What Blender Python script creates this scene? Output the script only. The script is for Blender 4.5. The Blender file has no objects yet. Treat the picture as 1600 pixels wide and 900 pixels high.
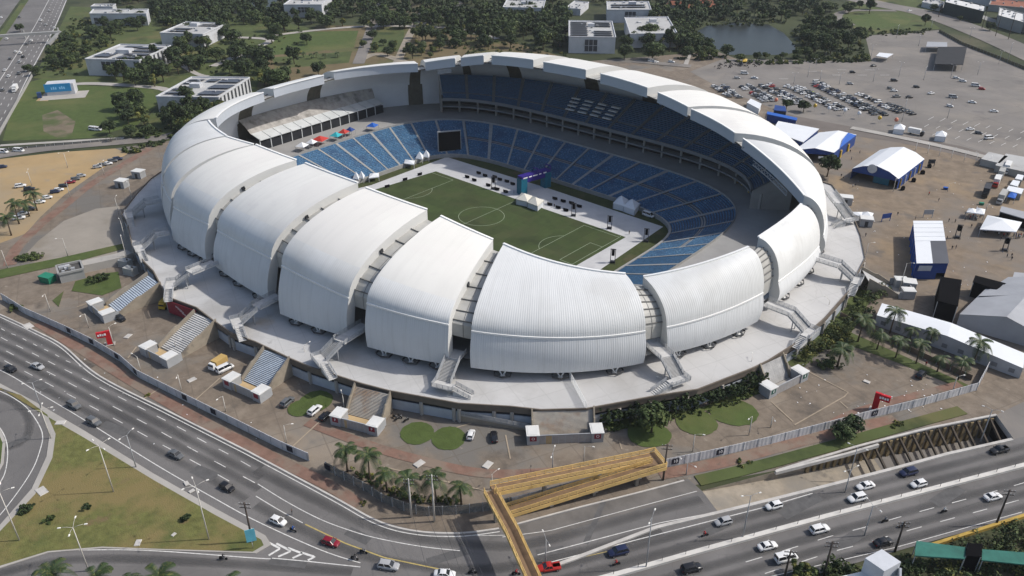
import bpy, bmesh, math, random
from mathutils import Vector, Matrix
from mathutils.geometry import delaunay_2d_cdt
PI = math.pi
rad = math.radians
random.seed(7)
scene = bpy.context.scene
COL = scene.collection
# ---------------------------------------------------------------- camera model
CAM = Vector((201.4014757, -212.41590727, 131.03160419))
RX = Vector((0.7530964779888902, 0.6579066225455495, 0.0021379549660013697))
RY = Vector((-0.3227278064352245, 0.3665863045954018, 0.8726174672997301))
RZ = Vector((-0.5733170656750392, 0.6578551187714473, -0.48839961600309206))
FPX = 1248.0127524692696


def at(px, py, z=0.0):
    """world point at height z that the photograph shows at pixel (px, py) of its 1600x900"""
    d = RX * ((px - 800) / FPX) + RY * ((450 - py) / FPX) + RZ
    t = (z - CAM.z) / d.z
    return CAM + d * t


def height(px, py, pyt):
    """height of a vertical thing whose foot is at (px,py) on the ground and whose top is on row pyt"""
    w = at(px, py) - CAM
    k = (450 - pyt) / FPX
    return (k * w.dot(RZ) - w.dot(RY)) / (RY.z - k * RZ.z)


# ---------------------------------------------------------------- materials
MATS = {}


def mat(name, col, rough=0.8, var=0.12, scale=0.5, col2=None, metal=0.0, bump=0.0, bscale=None, detail=4.0, spec=0.3, alpha=None, patches=None):
    """principled material: colour wandering between two values on two scales of object-space noise"""
    if name in MATS:
        return MATS[name]
    m = bpy.data.materials.new(name)
    m.use_nodes = True
    nt = m.node_tree
    bs = nt.nodes['Principled BSDF']
    bs.inputs['Roughness'].default_value = rough
    bs.inputs['Metallic'].default_value = metal
    bs.inputs['Specular IOR Level'].default_value = spec
    c2 = col2 or tuple(c * (1 - var) for c in col)
    c1 = tuple(min(1, c * (1 + var * 0.6)) for c in col) if not col2 else col
    geo = nt.nodes.new('ShaderNodeNewGeometry')
    n1 = nt.nodes.new('ShaderNodeTexNoise')
    n1.inputs['Scale'].default_value = scale
    n1.inputs['Detail'].default_value = detail
    n1.inputs['Roughness'].default_value = 0.65
    nt.links.new(geo.outputs['Position'], n1.inputs['Vector'])
    mr = nt.nodes.new('ShaderNodeMapRange')
    mr.inputs['From Min'].default_value = 0.32
    mr.inputs['From Max'].default_value = 0.68
    nt.links.new(n1.outputs['Fac'], mr.inputs['Value'])
    mix = nt.nodes.new('ShaderNodeMix')
    mix.data_type = 'RGBA'
    mix.inputs['A'].default_value = (*c1, 1)
    mix.inputs['B'].default_value = (*c2, 1)
    nt.links.new(mr.outputs['Result'], mix.inputs['Factor'])
    out = mix.outputs['Result']
    for (pc, ps, lo, hi) in (patches or []):
        n2 = nt.nodes.new('ShaderNodeTexNoise')
        n2.inputs['Scale'].default_value = ps
        n2.inputs['Detail'].default_value = 5
        n2.inputs['Roughness'].default_value = 0.6
        nt.links.new(geo.outputs['Position'], n2.inputs['Vector'])
        m2 = nt.nodes.new('ShaderNodeMapRange')
        m2.inputs['From Min'].default_value = lo
        m2.inputs['From Max'].default_value = hi
        nt.links.new(n2.outputs['Fac'], m2.inputs['Value'])
        x2 = nt.nodes.new('ShaderNodeMix')
        x2.data_type = 'RGBA'
        x2.inputs['B'].default_value = (*pc, 1)
        nt.links.new(m2.outputs['Result'], x2.inputs['Factor'])
        nt.links.new(out, x2.inputs['A'])
        out = x2.outputs['Result']
    nt.links.new(out, bs.inputs['Base Color'])
    if bump:
        nb = nt.nodes.new('ShaderNodeTexNoise')
        nb.inputs['Scale'].default_value = bscale or scale * 6
        nb.inputs['Detail'].default_value = 3
        nt.links.new(geo.outputs['Position'], nb.inputs['Vector'])
        b = nt.nodes.new('ShaderNodeBump')
        b.inputs['Strength'].default_value = bump
        b.inputs['Distance'].default_value = 0.3
        nt.links.new(nb.outputs['Fac'], b.inputs['Height'])
        nt.links.new(b.outputs['Normal'], bs.inputs['Normal'])
    if alpha is not None:
        bs.inputs['Alpha'].default_value = alpha
    MATS[name] = m
    return m


def ribbed(name, col, pitch, depth, rough=0.5, axis='U', var=0.06, vscale=0.05, dark=0.85, patch=None):
    """sheet metal or seat rows: ribs run along the UV map (metres)"""
    m = mat(name, col, rough, var, vscale, patches=patch)
    nt = m.node_tree
    bs = nt.nodes['Principled BSDF']
    uv = nt.nodes.new('ShaderNodeUVMap')
    sep = nt.nodes.new('ShaderNodeSeparateXYZ')
    nt.links.new(uv.outputs['UV'], sep.inputs['Vector'])
    mu = nt.nodes.new('ShaderNodeMath')
    mu.operation = 'MULTIPLY'
    mu.inputs[1].default_value = 2 * PI / pitch
    nt.links.new(sep.outputs['X' if axis == 'U' else 'Y'], mu.inputs[0])
    sn = nt.nodes.new('ShaderNodeMath')
    sn.operation = 'SINE'
    nt.links.new(mu.outputs[0], sn.inputs[0])
    b = nt.nodes.new('ShaderNodeBump')
    b.inputs['Strength'].default_value = 1.0
    b.inputs['Distance'].default_value = depth
    nt.links.new(sn.outputs[0], b.inputs['Height'])
    nt.links.new(b.outputs['Normal'], bs.inputs['Normal'])
    return m


def overlay(m, kind, col, strength=0.5, scale=0.1, width=0.03, stretch=(1, 1), rot=0.4):
    """wear on a material: 'crack' (thin broken lines), 'joint' (slab grid) or 'streak' (dirt running along V of the UV map)"""
    nt = m.node_tree
    bs = nt.nodes['Principled BSDF']
    src = bs.inputs['Base Color'].links[0].from_socket
    mix = nt.nodes.new('ShaderNodeMix')
    mix.data_type = 'RGBA'
    mix.inputs['B'].default_value = (*col, 1)
    nt.links.new(src, mix.inputs['A'])
    geo = nt.nodes.new('ShaderNodeNewGeometry')
    fac = None
    if kind == 'crack':
        n0 = nt.nodes.new('ShaderNodeTexNoise')
        n0.inputs['Scale'].default_value = scale * 3
        nt.links.new(geo.outputs['Position'], n0.inputs['Vector'])
        ad = nt.nodes.new('ShaderNodeMixRGB')
        ad.blend_type = 'LINEAR_LIGHT'
        ad.inputs['Fac'].default_value = 1.6
        nt.links.new(geo.outputs['Position'], ad.inputs['Color1'])
        nt.links.new(n0.outputs['Color'], ad.inputs['Color2'])
        v = nt.nodes.new('ShaderNodeTexVoronoi')
        v.feature = 'DISTANCE_TO_EDGE'
        v.inputs['Scale'].default_value = scale
        nt.links.new(ad.outputs['Color'], v.inputs['Vector'])
        mr = nt.nodes.new('ShaderNodeMapRange')
        mr.inputs['From Min'].default_value = 0.0
        mr.inputs['From Max'].default_value = width
        mr.inputs['To Min'].default_value = strength
        mr.inputs['To Max'].default_value = 0.0
        nt.links.new(v.outputs['Distance'], mr.inputs['Value'])
        fac = mr.outputs['Result']
    elif kind == 'joint':
        br = nt.nodes.new('ShaderNodeTexBrick')
        br.offset = 0.0
        br.inputs['Scale'].default_value = scale
        br.inputs['Mortar Size'].default_value = width
        br.inputs['Brick Width'].default_value = 1.0
        br.inputs['Row Height'].default_value = 1.0
        br.inputs['Color1'].default_value = (0, 0, 0, 1)
        br.inputs['Color2'].default_value = (0.28, 0.28, 0.28, 1)
        br.inputs['Mortar'].default_value = (1, 1, 1, 1)
        mp = nt.nodes.new('ShaderNodeMapping')
        mp.inputs['Rotation'].default_value = (0, 0, rot)
        nt.links.new(geo.outputs['Position'], mp.inputs['Vector'])
        nt.links.new(mp.outputs['Vector'], br.inputs['Vector'])
        mu = nt.nodes.new('ShaderNodeMath')
        mu.operation = 'MULTIPLY'
        mu.inputs[1].default_value = strength
        nt.links.new(br.outputs['Color'], mu.inputs[0])
        fac = mu.outputs[0]
    else:
        uv = nt.nodes.new('ShaderNodeUVMap')
        mp = nt.nodes.new('ShaderNodeMapping')
        mp.inputs['Scale'].default_value = (*stretch, 1)
        nt.links.new(uv.outputs['UV'], mp.inputs['Vector'])
        n0 = nt.nodes.new('ShaderNodeTexNoise')
        n0.inputs['Scale'].default_value = scale
        n0.inputs['Detail'].default_value = 5
        nt.links.new(mp.outputs['Vector'], n0.inputs['Vector'])
        mr = nt.nodes.new('ShaderNodeMapRange')
        mr.inputs['From Min'].default_value = 0.48
        mr.inputs['From Max'].default_value = 0.72
        mr.inputs['To Max'].default_value = strength
        nt.links.new(n0.outputs['Fac'], mr.inputs['Value'])
        fac = mr.outputs['Result']
    nt.links.new(fac, mix.inputs['Factor'])
    nt.links.new(mix.outputs['Result'], bs.inputs['Base Color'])
    return m


# ---------------------------------------------------------------- mesh builder
class MB:
    def __init__(self):
        self.v, self.f, self.m, self.uv = [], [], [], {}
        self.smooth = set()

    def add(self, vs, fs, mi=0, smooth=False):
        o = len(self.v)
        self.v += [Vector(p) for p in vs]
        for f in fs:
            if smooth:
                self.smooth.add(len(self.f))
            self.f.append(tuple(i + o for i in f))
            self.m.append(mi)
        return o

    def quad(self, a, b, c, d, mi=0):
        self.add([a, b, c, d], [(0, 1, 2, 3)], mi)

    def box(self, c, s, rz=0.0, mi=0, top=None):
        """box centred in x,y on c with its foot at c.z; s full sizes; top = (sx,sy) scale of the upper face"""
        tx, ty = top or (1, 1)
        cs, sn = math.cos(rz), math.sin(rz)
        vs = []
        for z, kx, ky in ((0, 1, 1), (s[2], tx, ty)):
            for x, y in ((-1, -1), (1, -1), (1, 1), (-1, 1)):
                X, Y = x * s[0] / 2 * kx, y * s[1] / 2 * ky
                vs.append((c[0] + X * cs - Y * sn, c[1] + X * sn + Y * cs, c[2] + z))
        self.add(vs, [(0, 3, 2, 1), (4, 5, 6, 7), (0, 1, 5, 4), (1, 2, 6, 5), (2, 3, 7, 6), (3, 0, 4, 7)], mi)

    def bar(self, a, b, w, h=None, mi=0, up=None):
        """rectangular bar from a to b, w wide, h high (centred)"""
        a, b = Vector(a), Vector(b)
        h = h or w
        d = b - a
        if d.length < 1e-6:
            return
        d.normalize()
        u = Vector(up) if up else (Vector((0, 0, 1)) if abs(d.z) < 0.95 else Vector((1, 0, 0)))
        s = d.cross(u).normalized()
        u = s.cross(d).normalized()
        vs = []
        for p in (a, b):
            for x, y in ((-1, -1), (1, -1), (1, 1), (-1, 1)):
                vs.append(p + s * (x * w / 2) + u * (y * h / 2))
        self.add(vs, [(0, 3, 2, 1), (4, 5, 6, 7), (0, 1, 5, 4), (1, 2, 6, 5), (2, 3, 7, 6), (3, 0, 4, 7)], mi)

    def tube(self, pts, rs, n=8, mi=0, cap=True, smooth=True):
        pts = [Vector(p) for p in pts]
        if not hasattr(rs, '__len__'):
            rs = [rs] * len(pts)
        vs, fs = [], []
        for i, p in enumerate(pts):
            d = (pts[min(i + 1, len(pts) - 1)] - pts[max(i - 1, 0)])
            d = d.normalized() if d.length else Vector((0, 0, 1))
            a = Vector((1, 0, 0)) if abs(d.z) > 0.8 else Vector((0, 0, 1))
            s = d.cross(a).normalized()
            t = s.cross(d)
            for k in range(n):
                an = 2 * PI * k / n
                vs.append(p + (s * math.cos(an) + t * math.sin(an)) * rs[i])
        for i in range(len(pts) - 1):
            for k in range(n):
                k2 = (k + 1) % n
                fs.append((i * n + k, i * n + k2, (i + 1) * n + k2, (i + 1) * n + k))
        self.add(vs, fs, mi, smooth)
        if cap:
            o = len(self.v) - len(vs)
            self.f.append(tuple(o + k for k in range(n - 1, -1, -1)))
            self.m.append(mi)
            self.f.append(tuple(o + (len(pts) - 1) * n + k for k in range(n)))
            self.m.append(mi)

    def grid(self, rows, mi=0, smooth=True, uvs=None, closed=False):
        """rows: list of equally long point lists; mi may be a function(i, j)"""
        n = len(rows[0])
        o = len(self.v)
        for r in rows:
            self.v += [Vector(p) for p in r]
        for i in range(len(rows) - 1):
            for j in range(n if closed else n - 1):
                j2 = (j + 1) % n
                if smooth:
                    self.smooth.add(len(self.f))
                if uvs:
                    self.uv[len(self.f)] = (uvs[i][j], uvs[i][j2], uvs[i + 1][j2], uvs[i + 1][j])
                self.f.append((o + i * n + j, o + i * n + j2, o + (i + 1) * n + j2, o + (i + 1) * n + j))
                self.m.append(mi(i, j) if callable(mi) else mi)

    def prism(self, poly, z0, z1, mi=0, mi_side=None):
        """vertical prism over a simple polygon (may be concave)"""
        pts = [(p[0], p[1]) for p in poly]
        area = sum(pts[i][0] * pts[(i + 1) % len(pts)][1] - pts[(i + 1) % len(pts)][0] * pts[i][1] for i in range(len(pts)))
        if area < 0:
            pts.reverse()
        n = len(pts)
        o = self.add([(x, y, z0) for x, y in pts] + [(x, y, z1) for x, y in pts],
                     [tuple(range(n, 2 * n))], mi)
        for i in range(n):
            j = (i + 1) % n
            self.f.append((o + i, o + j, o + n + j, o + n + i))
            self.m.append(mi if mi_side is None else mi_side)

    def build(self, name, mats, parent=None, kind=None):
        me = bpy.data.meshes.new(name)
        me.from_pydata([tuple(v) for v in self.v], [], self.f)
        if not isinstance(mats, (list, tuple)):
            mats = [mats]
        for m in mats:
            me.materials.append(m)
        for i, p in enumerate(me.polygons):
            p.material_index = self.m[i]
            p.use_smooth = i in self.smooth
        if self.uv:
            lay = me.uv_layers.new(name='UVMap')
            for i, p in enumerate(me.polygons):
                q = self.uv.get(i)
                if q:
                    for k, li in enumerate(p.loop_indices):
                        lay.data[li].uv = q[k % 4]
        o = bpy.data.objects.new(name, me)
        COL.objects.link(o)
        if parent is not None:
            o.parent = parent
        if kind:
            o['kind'] = kind
        return o


def tag(o, label, cat, group=None):
    o['label'] = label
    o['category'] = cat
    if group:
        o['group'] = group
    return o


def thing(name, label, cat, loc=(0, 0, 0), rz=0.0, group=None):
    o = bpy.data.objects.new(name, None)
    o.empty_display_size = 0.3
    COL.objects.link(o)
    o.location = loc
    o.rotation_euler = (0, 0, rz)
    return tag(o, label, cat, group)


def dup(root, loc, rz=0.0, label=None, group=None, scale=None):
    """copy of a thing with copies of its parts and sub-parts"""
    r = root.copy()
    COL.objects.link(r)
    r.location = loc
    r.rotation_euler = (0, 0, rz)
    if scale:
        r.scale = scale if hasattr(scale, '__len__') else (scale,) * 3
    if label:
        r['label'] = label
    if group:
        r['group'] = group
    for ch in list(root.children):
        c = ch.copy()
        COL.objects.link(c)
        c.parent = r
        for g in ch.children:
            d = g.copy()
            COL.objects.link(d)
            d.parent = c
    return r


def sheet(name, poly, m, z, holes=(), kind='structure', cells=None):
    """flat ground sheet over a polygon of world points, with holes"""
    loops = [[Vector((p[0], p[1])) for p in poly]] + [[Vector((p[0], p[1])) for p in h] for h in holes]
    vs, es, fc = [], [], []
    for l in loops:
        o = len(vs)
        vs += l
        es += [(o + i, o + (i + 1) % len(l)) for i in range(len(l))]
        fc.append(list(range(o, o + len(l))))
    ov, oe, of, *_ = delaunay_2d_cdt(vs, es, fc, 2 if holes else 1, 1e-4)

    def inside(p, l):
        c = False
        j = len(l) - 1
        for i in range(len(l)):
            if (l[i].y > p.y) != (l[j].y > p.y) and p.x < (l[j].x - l[i].x) * (p.y - l[i].y) / (l[j].y - l[i].y) + l[i].x:
                c = not c
            j = i
        return c
    b = MB()
    o = b.add([(v.x, v.y, z) for v in ov], [])
    for f in of:
        c = sum((ov[i] for i in f), Vector((0, 0))) / len(f)
        if inside(c, loops[0]) and not any(inside(c, h) for h in loops[1:]):
            a = (ov[f[1]] - ov[f[0]]).cross(ov[f[2]] - ov[f[1]])
            b.f.append(tuple(f) if a > 0 else tuple(reversed(f)))
            b.m.append(0)
    return b.build(name, m, kind=kind)


def px(*pts, z=0.0):
    return [at(x, y, z) for x, y in pts]


def curve_pts(pts, n=6):
    """Catmull-Rom through the points"""
    P = [Vector(p) for p in pts]
    out = []
    for i in range(len(P) - 1):
        a, b, c, d = P[max(i - 1, 0)], P[i], P[i + 1], P[min(i + 2, len(P) - 1)]
        for k in range(n):
            t = k / n
            out.append(0.5 * ((2 * b) + (c - a) * t + (2 * a - 5 * b + 4 * c - d) * t * t + (3 * b - a - 3 * c + d) * t ** 3))
    out.append(P[-1])
    return out


def resample(pts, step):
    out = [pts[0].copy()]
    acc = 0.0
    for a, b in zip(pts, pts[1:]):
        L = (b - a).length
        while acc + L >= step and L > 0:
            t = (step - acc) / L
            a = a + (b - a) * t
            out.append(a.copy())
            L = (b - a).length
            acc = 0.0
        acc += L
    return out


def strip(b, pts, w, z, mi=0, off=0.0, z0=None):
    """flat ribbon of width w along the points (added to builder b); with z0 it is a raised kerb"""
    L, R = [], []
    for i, p in enumerate(pts):
        d = pts[min(i + 1, len(pts) - 1)] - pts[max(i - 1, 0)]
        n = Vector((-d.y, d.x, 0)).normalized()
        L.append(Vector((p.x, p.y, z)) + n * (off + w / 2))
        R.append(Vector((p.x, p.y, z)) + n * (off - w / 2))
    b.grid([R, L], mi, smooth=False)
    if z0 is not None:
        lo = lambda q: [Vector((p.x, p.y, z0)) for p in q]
        b.grid([L, lo(L)], mi, smooth=False)
        b.grid([lo(R), R], mi, smooth=False)
        for (p, q) in ((L[0], R[0]), (R[-1], L[-1])):
            b.quad((p.x, p.y, z0), (q.x, q.y, z0), q, p, mi)


def dashes(b, pts, on, off_, w, z, mi=0):
    q = resample(pts, 0.5)
    n1, n2 = max(1, round(on / 0.5)), round((on + off_) / 0.5)
    for i in range(0, len(q) - n1, n2):
        strip(b, q[i:i + n1 + 1], w, z, mi)


def lettering(txt, size, m, parent, loc, rot, name='lettering', depth=0.02):
    cu = bpy.data.curves.new(name, 'FONT')
    cu.body = txt
    cu.size = size
    cu.align_x = 'CENTER'
    cu.align_y = 'CENTER'
    cu.extrude = depth
    t = bpy.data.objects.new(name + '_text', cu)
    COL.objects.link(t)
    bpy.context.view_layer.update()
    me = bpy.data.meshes.new_from_object(t.evaluated_get(bpy.context.evaluated_depsgraph_get()))
    bpy.data.objects.remove(t)
    bpy.data.curves.remove(cu)
    me.materials.clear()
    me.materials.append(m)
    o = bpy.data.objects.new(name, me)
    COL.objects.link(o)
    o.parent = parent
    o.location = loc
    o.rotation_euler = rot
    return o
# ================================================================ ground
asphalt = mat('asphalt', (0.15, 0.143, 0.138), 0.9, 0.2, 0.06, bump=0.2, bscale=3, patches=[((0.115, 0.11, 0.107), 0.012, 0.5, 0.62), ((0.185, 0.175, 0.165), 0.35, 0.62, 0.75), ((0.09, 0.087, 0.085), 0.02, 0.66, 0.7)])
overlay(asphalt, 'crack', (0.07, 0.068, 0.066), 0.3, 0.09, 0.008)
asphalt_lot = mat('lot_asphalt', (0.19, 0.175, 0.16), 0.9, 0.2, 0.03, patches=[((0.24, 0.215, 0.185), 0.02, 0.5, 0.66), ((0.13, 0.12, 0.115), 0.05, 0.6, 0.72)])
overlay(asphalt_lot, 'crack', (0.11, 0.10, 0.095), 0.35, 0.05, 0.009)
overlay(asphalt_lot, 'joint', (0.13, 0.12, 0.11), 0.35, 0.02, 0.01)
pavers = mat('brown_pavers', (0.185, 0.15, 0.115), 0.9, 0.25, 0.35, bump=0.2, bscale=4, patches=[((0.25, 0.21, 0.165), 0.05, 0.5, 0.64), ((0.15, 0.14, 0.125), 0.025, 0.52, 0.6), ((0.095, 0.08, 0.066), 0.075, 0.58, 0.7), ((0.28, 0.24, 0.195), 0.5, 0.64, 0.74)])
overlay(pavers, 'joint', (0.12, 0.10, 0.08), 0.5, 0.11, 0.02)
red_pavers = mat('red_pavers', (0.20, 0.12, 0.09), 0.9, 0.25, 0.3, patches=[((0.2, 0.155, 0.12), 0.12, 0.48, 0.6), ((0.13, 0.095, 0.075), 0.25, 0.58, 0.7)])
concrete = mat('pale_concrete', (0.36, 0.34, 0.31), 0.85, 0.15, 0.08, patches=[((0.25, 0.235, 0.21), 0.1, 0.6, 0.75)])
beige_conc = mat('beige_concrete', (0.29, 0.25, 0.195), 0.9, 0.22, 0.3, patches=[((0.21, 0.19, 0.16), 0.06, 0.5, 0.64), ((0.15, 0.135, 0.115), 0.15, 0.62, 0.72)])
sand = mat('ochre_sand', (0.36, 0.255, 0.13), 0.95, 0.15, 0.05, patches=[((0.30, 0.235, 0.15), 0.02, 0.5, 0.65), ((0.27, 0.22, 0.16), 0.15, 0.6, 0.75)])
dirt = mat('trampled_dirt', (0.205, 0.16, 0.115), 0.95, 0.25, 0.2, patches=[((0.18, 0.158, 0.135), 0.02, 0.46, 0.58), ((0.27, 0.20, 0.125), 0.035, 0.55, 0.68), ((0.14, 0.12, 0.10), 0.09, 0.6, 0.7), ((0.33, 0.29, 0.24), 0.22, 0.66, 0.76)])
grass_dry = mat('dry_grass', (0.125, 0.128, 0.04), 0.95, 0.3, 0.6, bump=0.4, bscale=3, patches=[((0.18, 0.142, 0.058), 0.05, 0.46, 0.6), ((0.085, 0.10, 0.03), 0.08, 0.55, 0.68), ((0.15, 0.11, 0.055), 0.14, 0.6, 0.7), ((0.06, 0.07, 0.022), 0.5, 0.66, 0.74)])
grass = mat('mown_grass', (0.066, 0.094, 0.024), 0.95, 0.2, 0.3, bump=0.3, bscale=3, patches=[((0.10, 0.11, 0.036), 0.03, 0.5, 0.68), ((0.13, 0.115, 0.055), 0.02, 0.62, 0.72)])
grass_wild = mat('wild_grass', (0.07, 0.09, 0.028), 0.95, 0.25, 0.08, patches=[((0.125, 0.115, 0.045), 0.02, 0.52, 0.66), ((0.03, 0.045, 0.014), 0.05, 0.55, 0.7)])
brown_field = mat('brown_field', (0.135, 0.105, 0.055), 0.95, 0.2, 0.05, patches=[((0.09, 0.095, 0.035), 0.03, 0.5, 0.65)])
far_land = mat('far_land', (0.045, 0.055, 0.022), 0.95, 0.3, 0.01, patches=[((0.10, 0.09, 0.055), 0.006, 0.55, 0.65), ((0.02, 0.028, 0.012), 0.03, 0.5, 0.65)])
turf = mat('pitch_turf', (0.050, 0.074, 0.023), 0.95, 0.15, 0.25, bump=0.1, bscale=6, patches=[((0.058, 0.07, 0.027), 0.07, 0.45, 0.65), ((0.033, 0.046, 0.016), 0.05, 0.56, 0.7)])
white_paint = mat('road_paint', (0.62, 0.61, 0.58), 0.7, 0.25, 1.5, patches=[((0.3, 0.29, 0.28), 0.7, 0.6, 0.75)])
overlay(turf, 'joint', (0.02, 0.03, 0.01), 1.2, 0.19, 0.0, rot=0.0)
line_paint = mat('pitch_paint', (0.34, 0.40, 0.28), 0.8, 0.15, 1)
yellow_paint = mat('yellow_paint', (0.42, 0.33, 0.12), 0.8, 0.25, 1)
kerb_mat = mat('kerb_concrete', (0.47, 0.45, 0.42), 0.85, 0.2, 0.3)
water_mat = mat('dark_water', (0.022, 0.026, 0.022), 0.32, 0.2, 0.02, spec=0.22)
dark_stone = mat('dark_wall', (0.055, 0.05, 0.045), 0.9, 0.2, 0.2)

# trench of the underpass: a hole in the ground with a ramp down into it
trench_far = px((1097, 768), (1215, 737), (1340, 699), (1450, 671), (1556, 650))
trench_near = px((1582, 686), (1480, 709), (1400, 731), (1300, 757), (1200, 782), (1122, 801))
trench = trench_far + trench_near
gr = 1600
ground_poly = [(-gr, -600), (900, -600), (900, 2200), (-gr, 2200)]
sheet('ground', ground_poly, far_land, 0.0, holes=[trench])

ZS = [0.0]


def zone(name, pts, m, holes=(), lift=0.005, kind='structure'):
    ZS[0] += lift
    return sheet(name, px(*pts) if not isinstance(pts[0], Vector) else pts, m, ZS[0], holes, kind)


# --- forecourt, lots, fields (each sheet a little above the one below)
zone('forecourt_ground', [(-60, 385), (-60, 505), (150, 600), (375, 712), (590, 822), (720, 840), (790, 832), (1000, 776), (1090, 757), (1215, 735),
      (1340, 697), (1450, 669), (1556, 648), (1600, 655), (1720, 640), (2400, 560), (2400, 420), (1760, 330), (1600, 200), (1300, 150), (1120, 80), (760, 108), (520, 128), (430, 190), (300, 215), (180, 232)], pavers)
zone('event_ground', [(1290, 345), (1300, 205), (1400, 205), (1500, 232), (1600, 262), (1760, 310), (2500, 420), (2500, 640), (1760, 520), (1600, 500), (1470, 450), (1380, 470), (1350, 400)], dirt)
zone('grey_plaza_ground', [(30, 408), (60, 376), (100, 345), (150, 326), (186, 322), (215, 395), (100, 415)], mat('grey_plaza', (0.285, 0.255, 0.215), 0.9, 0.15, 0.05, patches=[((0.22, 0.19, 0.15), 0.05, 0.55, 0.7)]))
zone('sand_lot_ground', [(-80, 258), (90, 238), (180, 232), (200, 240), (158, 264), (100, 305), (62, 340), (40, 365), (0, 380), (-80, 388)], sand)
zone('car_park_ground', [(1078, 112), (1130, 92), (1362, 96), (1352, 56), (1467, 47), (1503, 66), (1600, 103), (1760, 150), (2300, 230), (2300, 380), (1800, 320), (1600, 262), (1500, 236), (1400, 214), (1330, 206), (1230, 178), (1130, 140)], asphalt_lot)
zone('car_park_verge_ground', [(1195, 172), (1330, 198), (1500, 228), (1600, 256), (1760, 300), (1760, 325), (1600, 272), (1500, 243), (1400, 222), (1330, 212), (1240, 196)], mat('verge_asphalt', (0.15, 0.13, 0.115), 0.9, 0.2, 0.05))
zone('campus_lawn', [(52, 122), (80, 70), (110, 10), (240, 15), (420, 30), (560, 60), (460, 160), (330, 215), (200, 222), (250, 160), (236, 138)], grass_wild)
zone('field_lawn', [(4, 220), (20, 165), (48, 128), (70, 122), (140, 134), (236, 138), (250, 160), (215, 195), (140, 216)], grass)
zone('bare_patch_ground', [(68, 205), (66, 180), (90, 172), (118, 190), (112, 212), (90, 216)], mat('bare_earth', (0.16, 0.13, 0.09), 0.95, 0.25, 0.1, patches=[((0.07, 0.09, 0.03), 0.06, 0.45, 0.6)]))
zone('worn_earth_path', [(56, 158), (70, 145), (85, 135), (95, 128), (100, 130), (80, 147), (75, 158)], sand)
zone('park_lawn', [(420, 90), (500, 40), (620, 40), (780, 60), (900, 95), (760, 108), (600, 110), (520, 130), (440, 150), (400, 140)], brown_field)
zone('park_green_lawn', [(400, 80), (455, 50), (560, 48), (553, 74), (430, 86)], grass)
zone('palm_garden_lawn', [(425, 90), (550, 80), (545, 98), (430, 108)], grass_wild)
zone('park_mid_lawn', [(575, 45), (632, 40), (630, 80), (580, 82)], grass_wild)
zone('riverside_lawn', [(1330, 0), (1520, -12), (1440, 25), (1470, 45), (1350, 54), (1300, 22)], grass_wild)
zone('oval_lawn', [(1325, 28), (1345, 22), (1400, 21), (1425, 30), (1418, 38), (1380, 44), (1340, 40)], grass)
zone('right_verge_lawn', [(1300, 490), (1345, 450), (1360, 470), (1330, 520), (1420, 560), (1520, 605), (1510, 611), (1400, 566), (1300, 530), (1250, 580), (1215, 560)], grass_wild)
zone('pond_water', [(1088, 50), (1105, 40), (1150, 36), (1200, 38), (1225, 52), (1250, 80), (1225, 86), (1140, 86), (1110, 72)], water_mat)
zone('lagoon_water', [(340, 8), (360, -6), (440, -6), (420, 14), (370, 22)], water_mat)

b = MB()
for pts, w in ([(15, 415), (25, 390), (62, 352), (105, 318), (150, 283), (235, 232)], 4.2), ([(60, 505), (130, 548), (200, 592), (300, 650), (420, 712), (520, 762), (560, 790)], 3.2), ([(480, 660), (560, 690), (640, 715), (760, 740), (900, 735)], 3.0), \
        ([(1030, 742), (1130, 722), (1250, 690), (1400, 655)], 3.6), ([(1290, 668), (1350, 640), (1500, 600)], 2.5):
    strip(b, curve_pts(px(*pts)), w, ZS[0] + 0.006)
ZS[0] += 0.006
b.build('red_paving_path', red_pavers, kind='structure')
b = MB()
pale = mat('pale_paving_joint', (0.33, 0.27, 0.2), 0.9, 0.2, 0.3)
for pts in ([(1265, 582), (1328, 615), (1240, 665)], [(1313, 628), (1332, 645)], [(455, 700), (520, 640)], [(640, 690), (810, 640)], [(300, 630), (345, 590)], [(200, 640), (260, 600)], [(790, 680), (800, 730)], [(968, 690), (975, 715)], [(60, 520), (20, 545)], [(200, 560), (215, 540)],
            [(1205, 628), (1240, 660)], [(600, 730), (770, 770)], [(120, 480), (150, 470)]):
    strip(b, resample(px(*pts), 3), 0.35, ZS[0] + 0.006)
ZS[0] += 0.006
b.build('paving_joint_path', pale, kind='structure')
for c, rx_, ry_ in (((652, 677), 4.3, 4.5), ((701, 685), 4.3, 4.5), ((1088, 660), 5.4, 5.3), ((1146, 644), 6.4, 5.8), ((1014, 679), 5.6, 5.0), ((494, 627), 4.4, 4.6), ((470, 638), 3.4, 3.6)):
    o = at(*c)
    th = math.atan2(RX.y, RX.x)
    ring = []
    for k in range(40):
        a = 2 * PI * k / 40
        f_ = random.uniform(.965, 1.03)
        X, Y = rx_ * math.cos(a) * f_, ry_ * math.sin(a) * f_
        ring.append((o.x + X * math.cos(th) - Y * math.sin(th), o.y + X * math.sin(th) + Y * math.cos(th)))
    ZS[0] += 0.004
    sheet('round_lawn', ring, grass, ZS[0] + 0.01, kind='structure')
zone('hedge_foot_lawn', [(940, 662), (1010, 650), (1100, 636), (1190, 600), (1198, 612), (1120, 638), (1060, 652), (960, 674)], grass)
zone('plaza_edge_lawn', [(-20, 426), (100, 402), (192, 381), (195, 389), (100, 414), (-20, 440)], grass)
zone('yard_lawn', [(112, 455), (118, 440), (160, 428), (185, 425), (190, 450), (160, 462)], grass)
zone('left_lawn', [(82, 470), (100, 455), (92, 480)], grass_wild)

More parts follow.
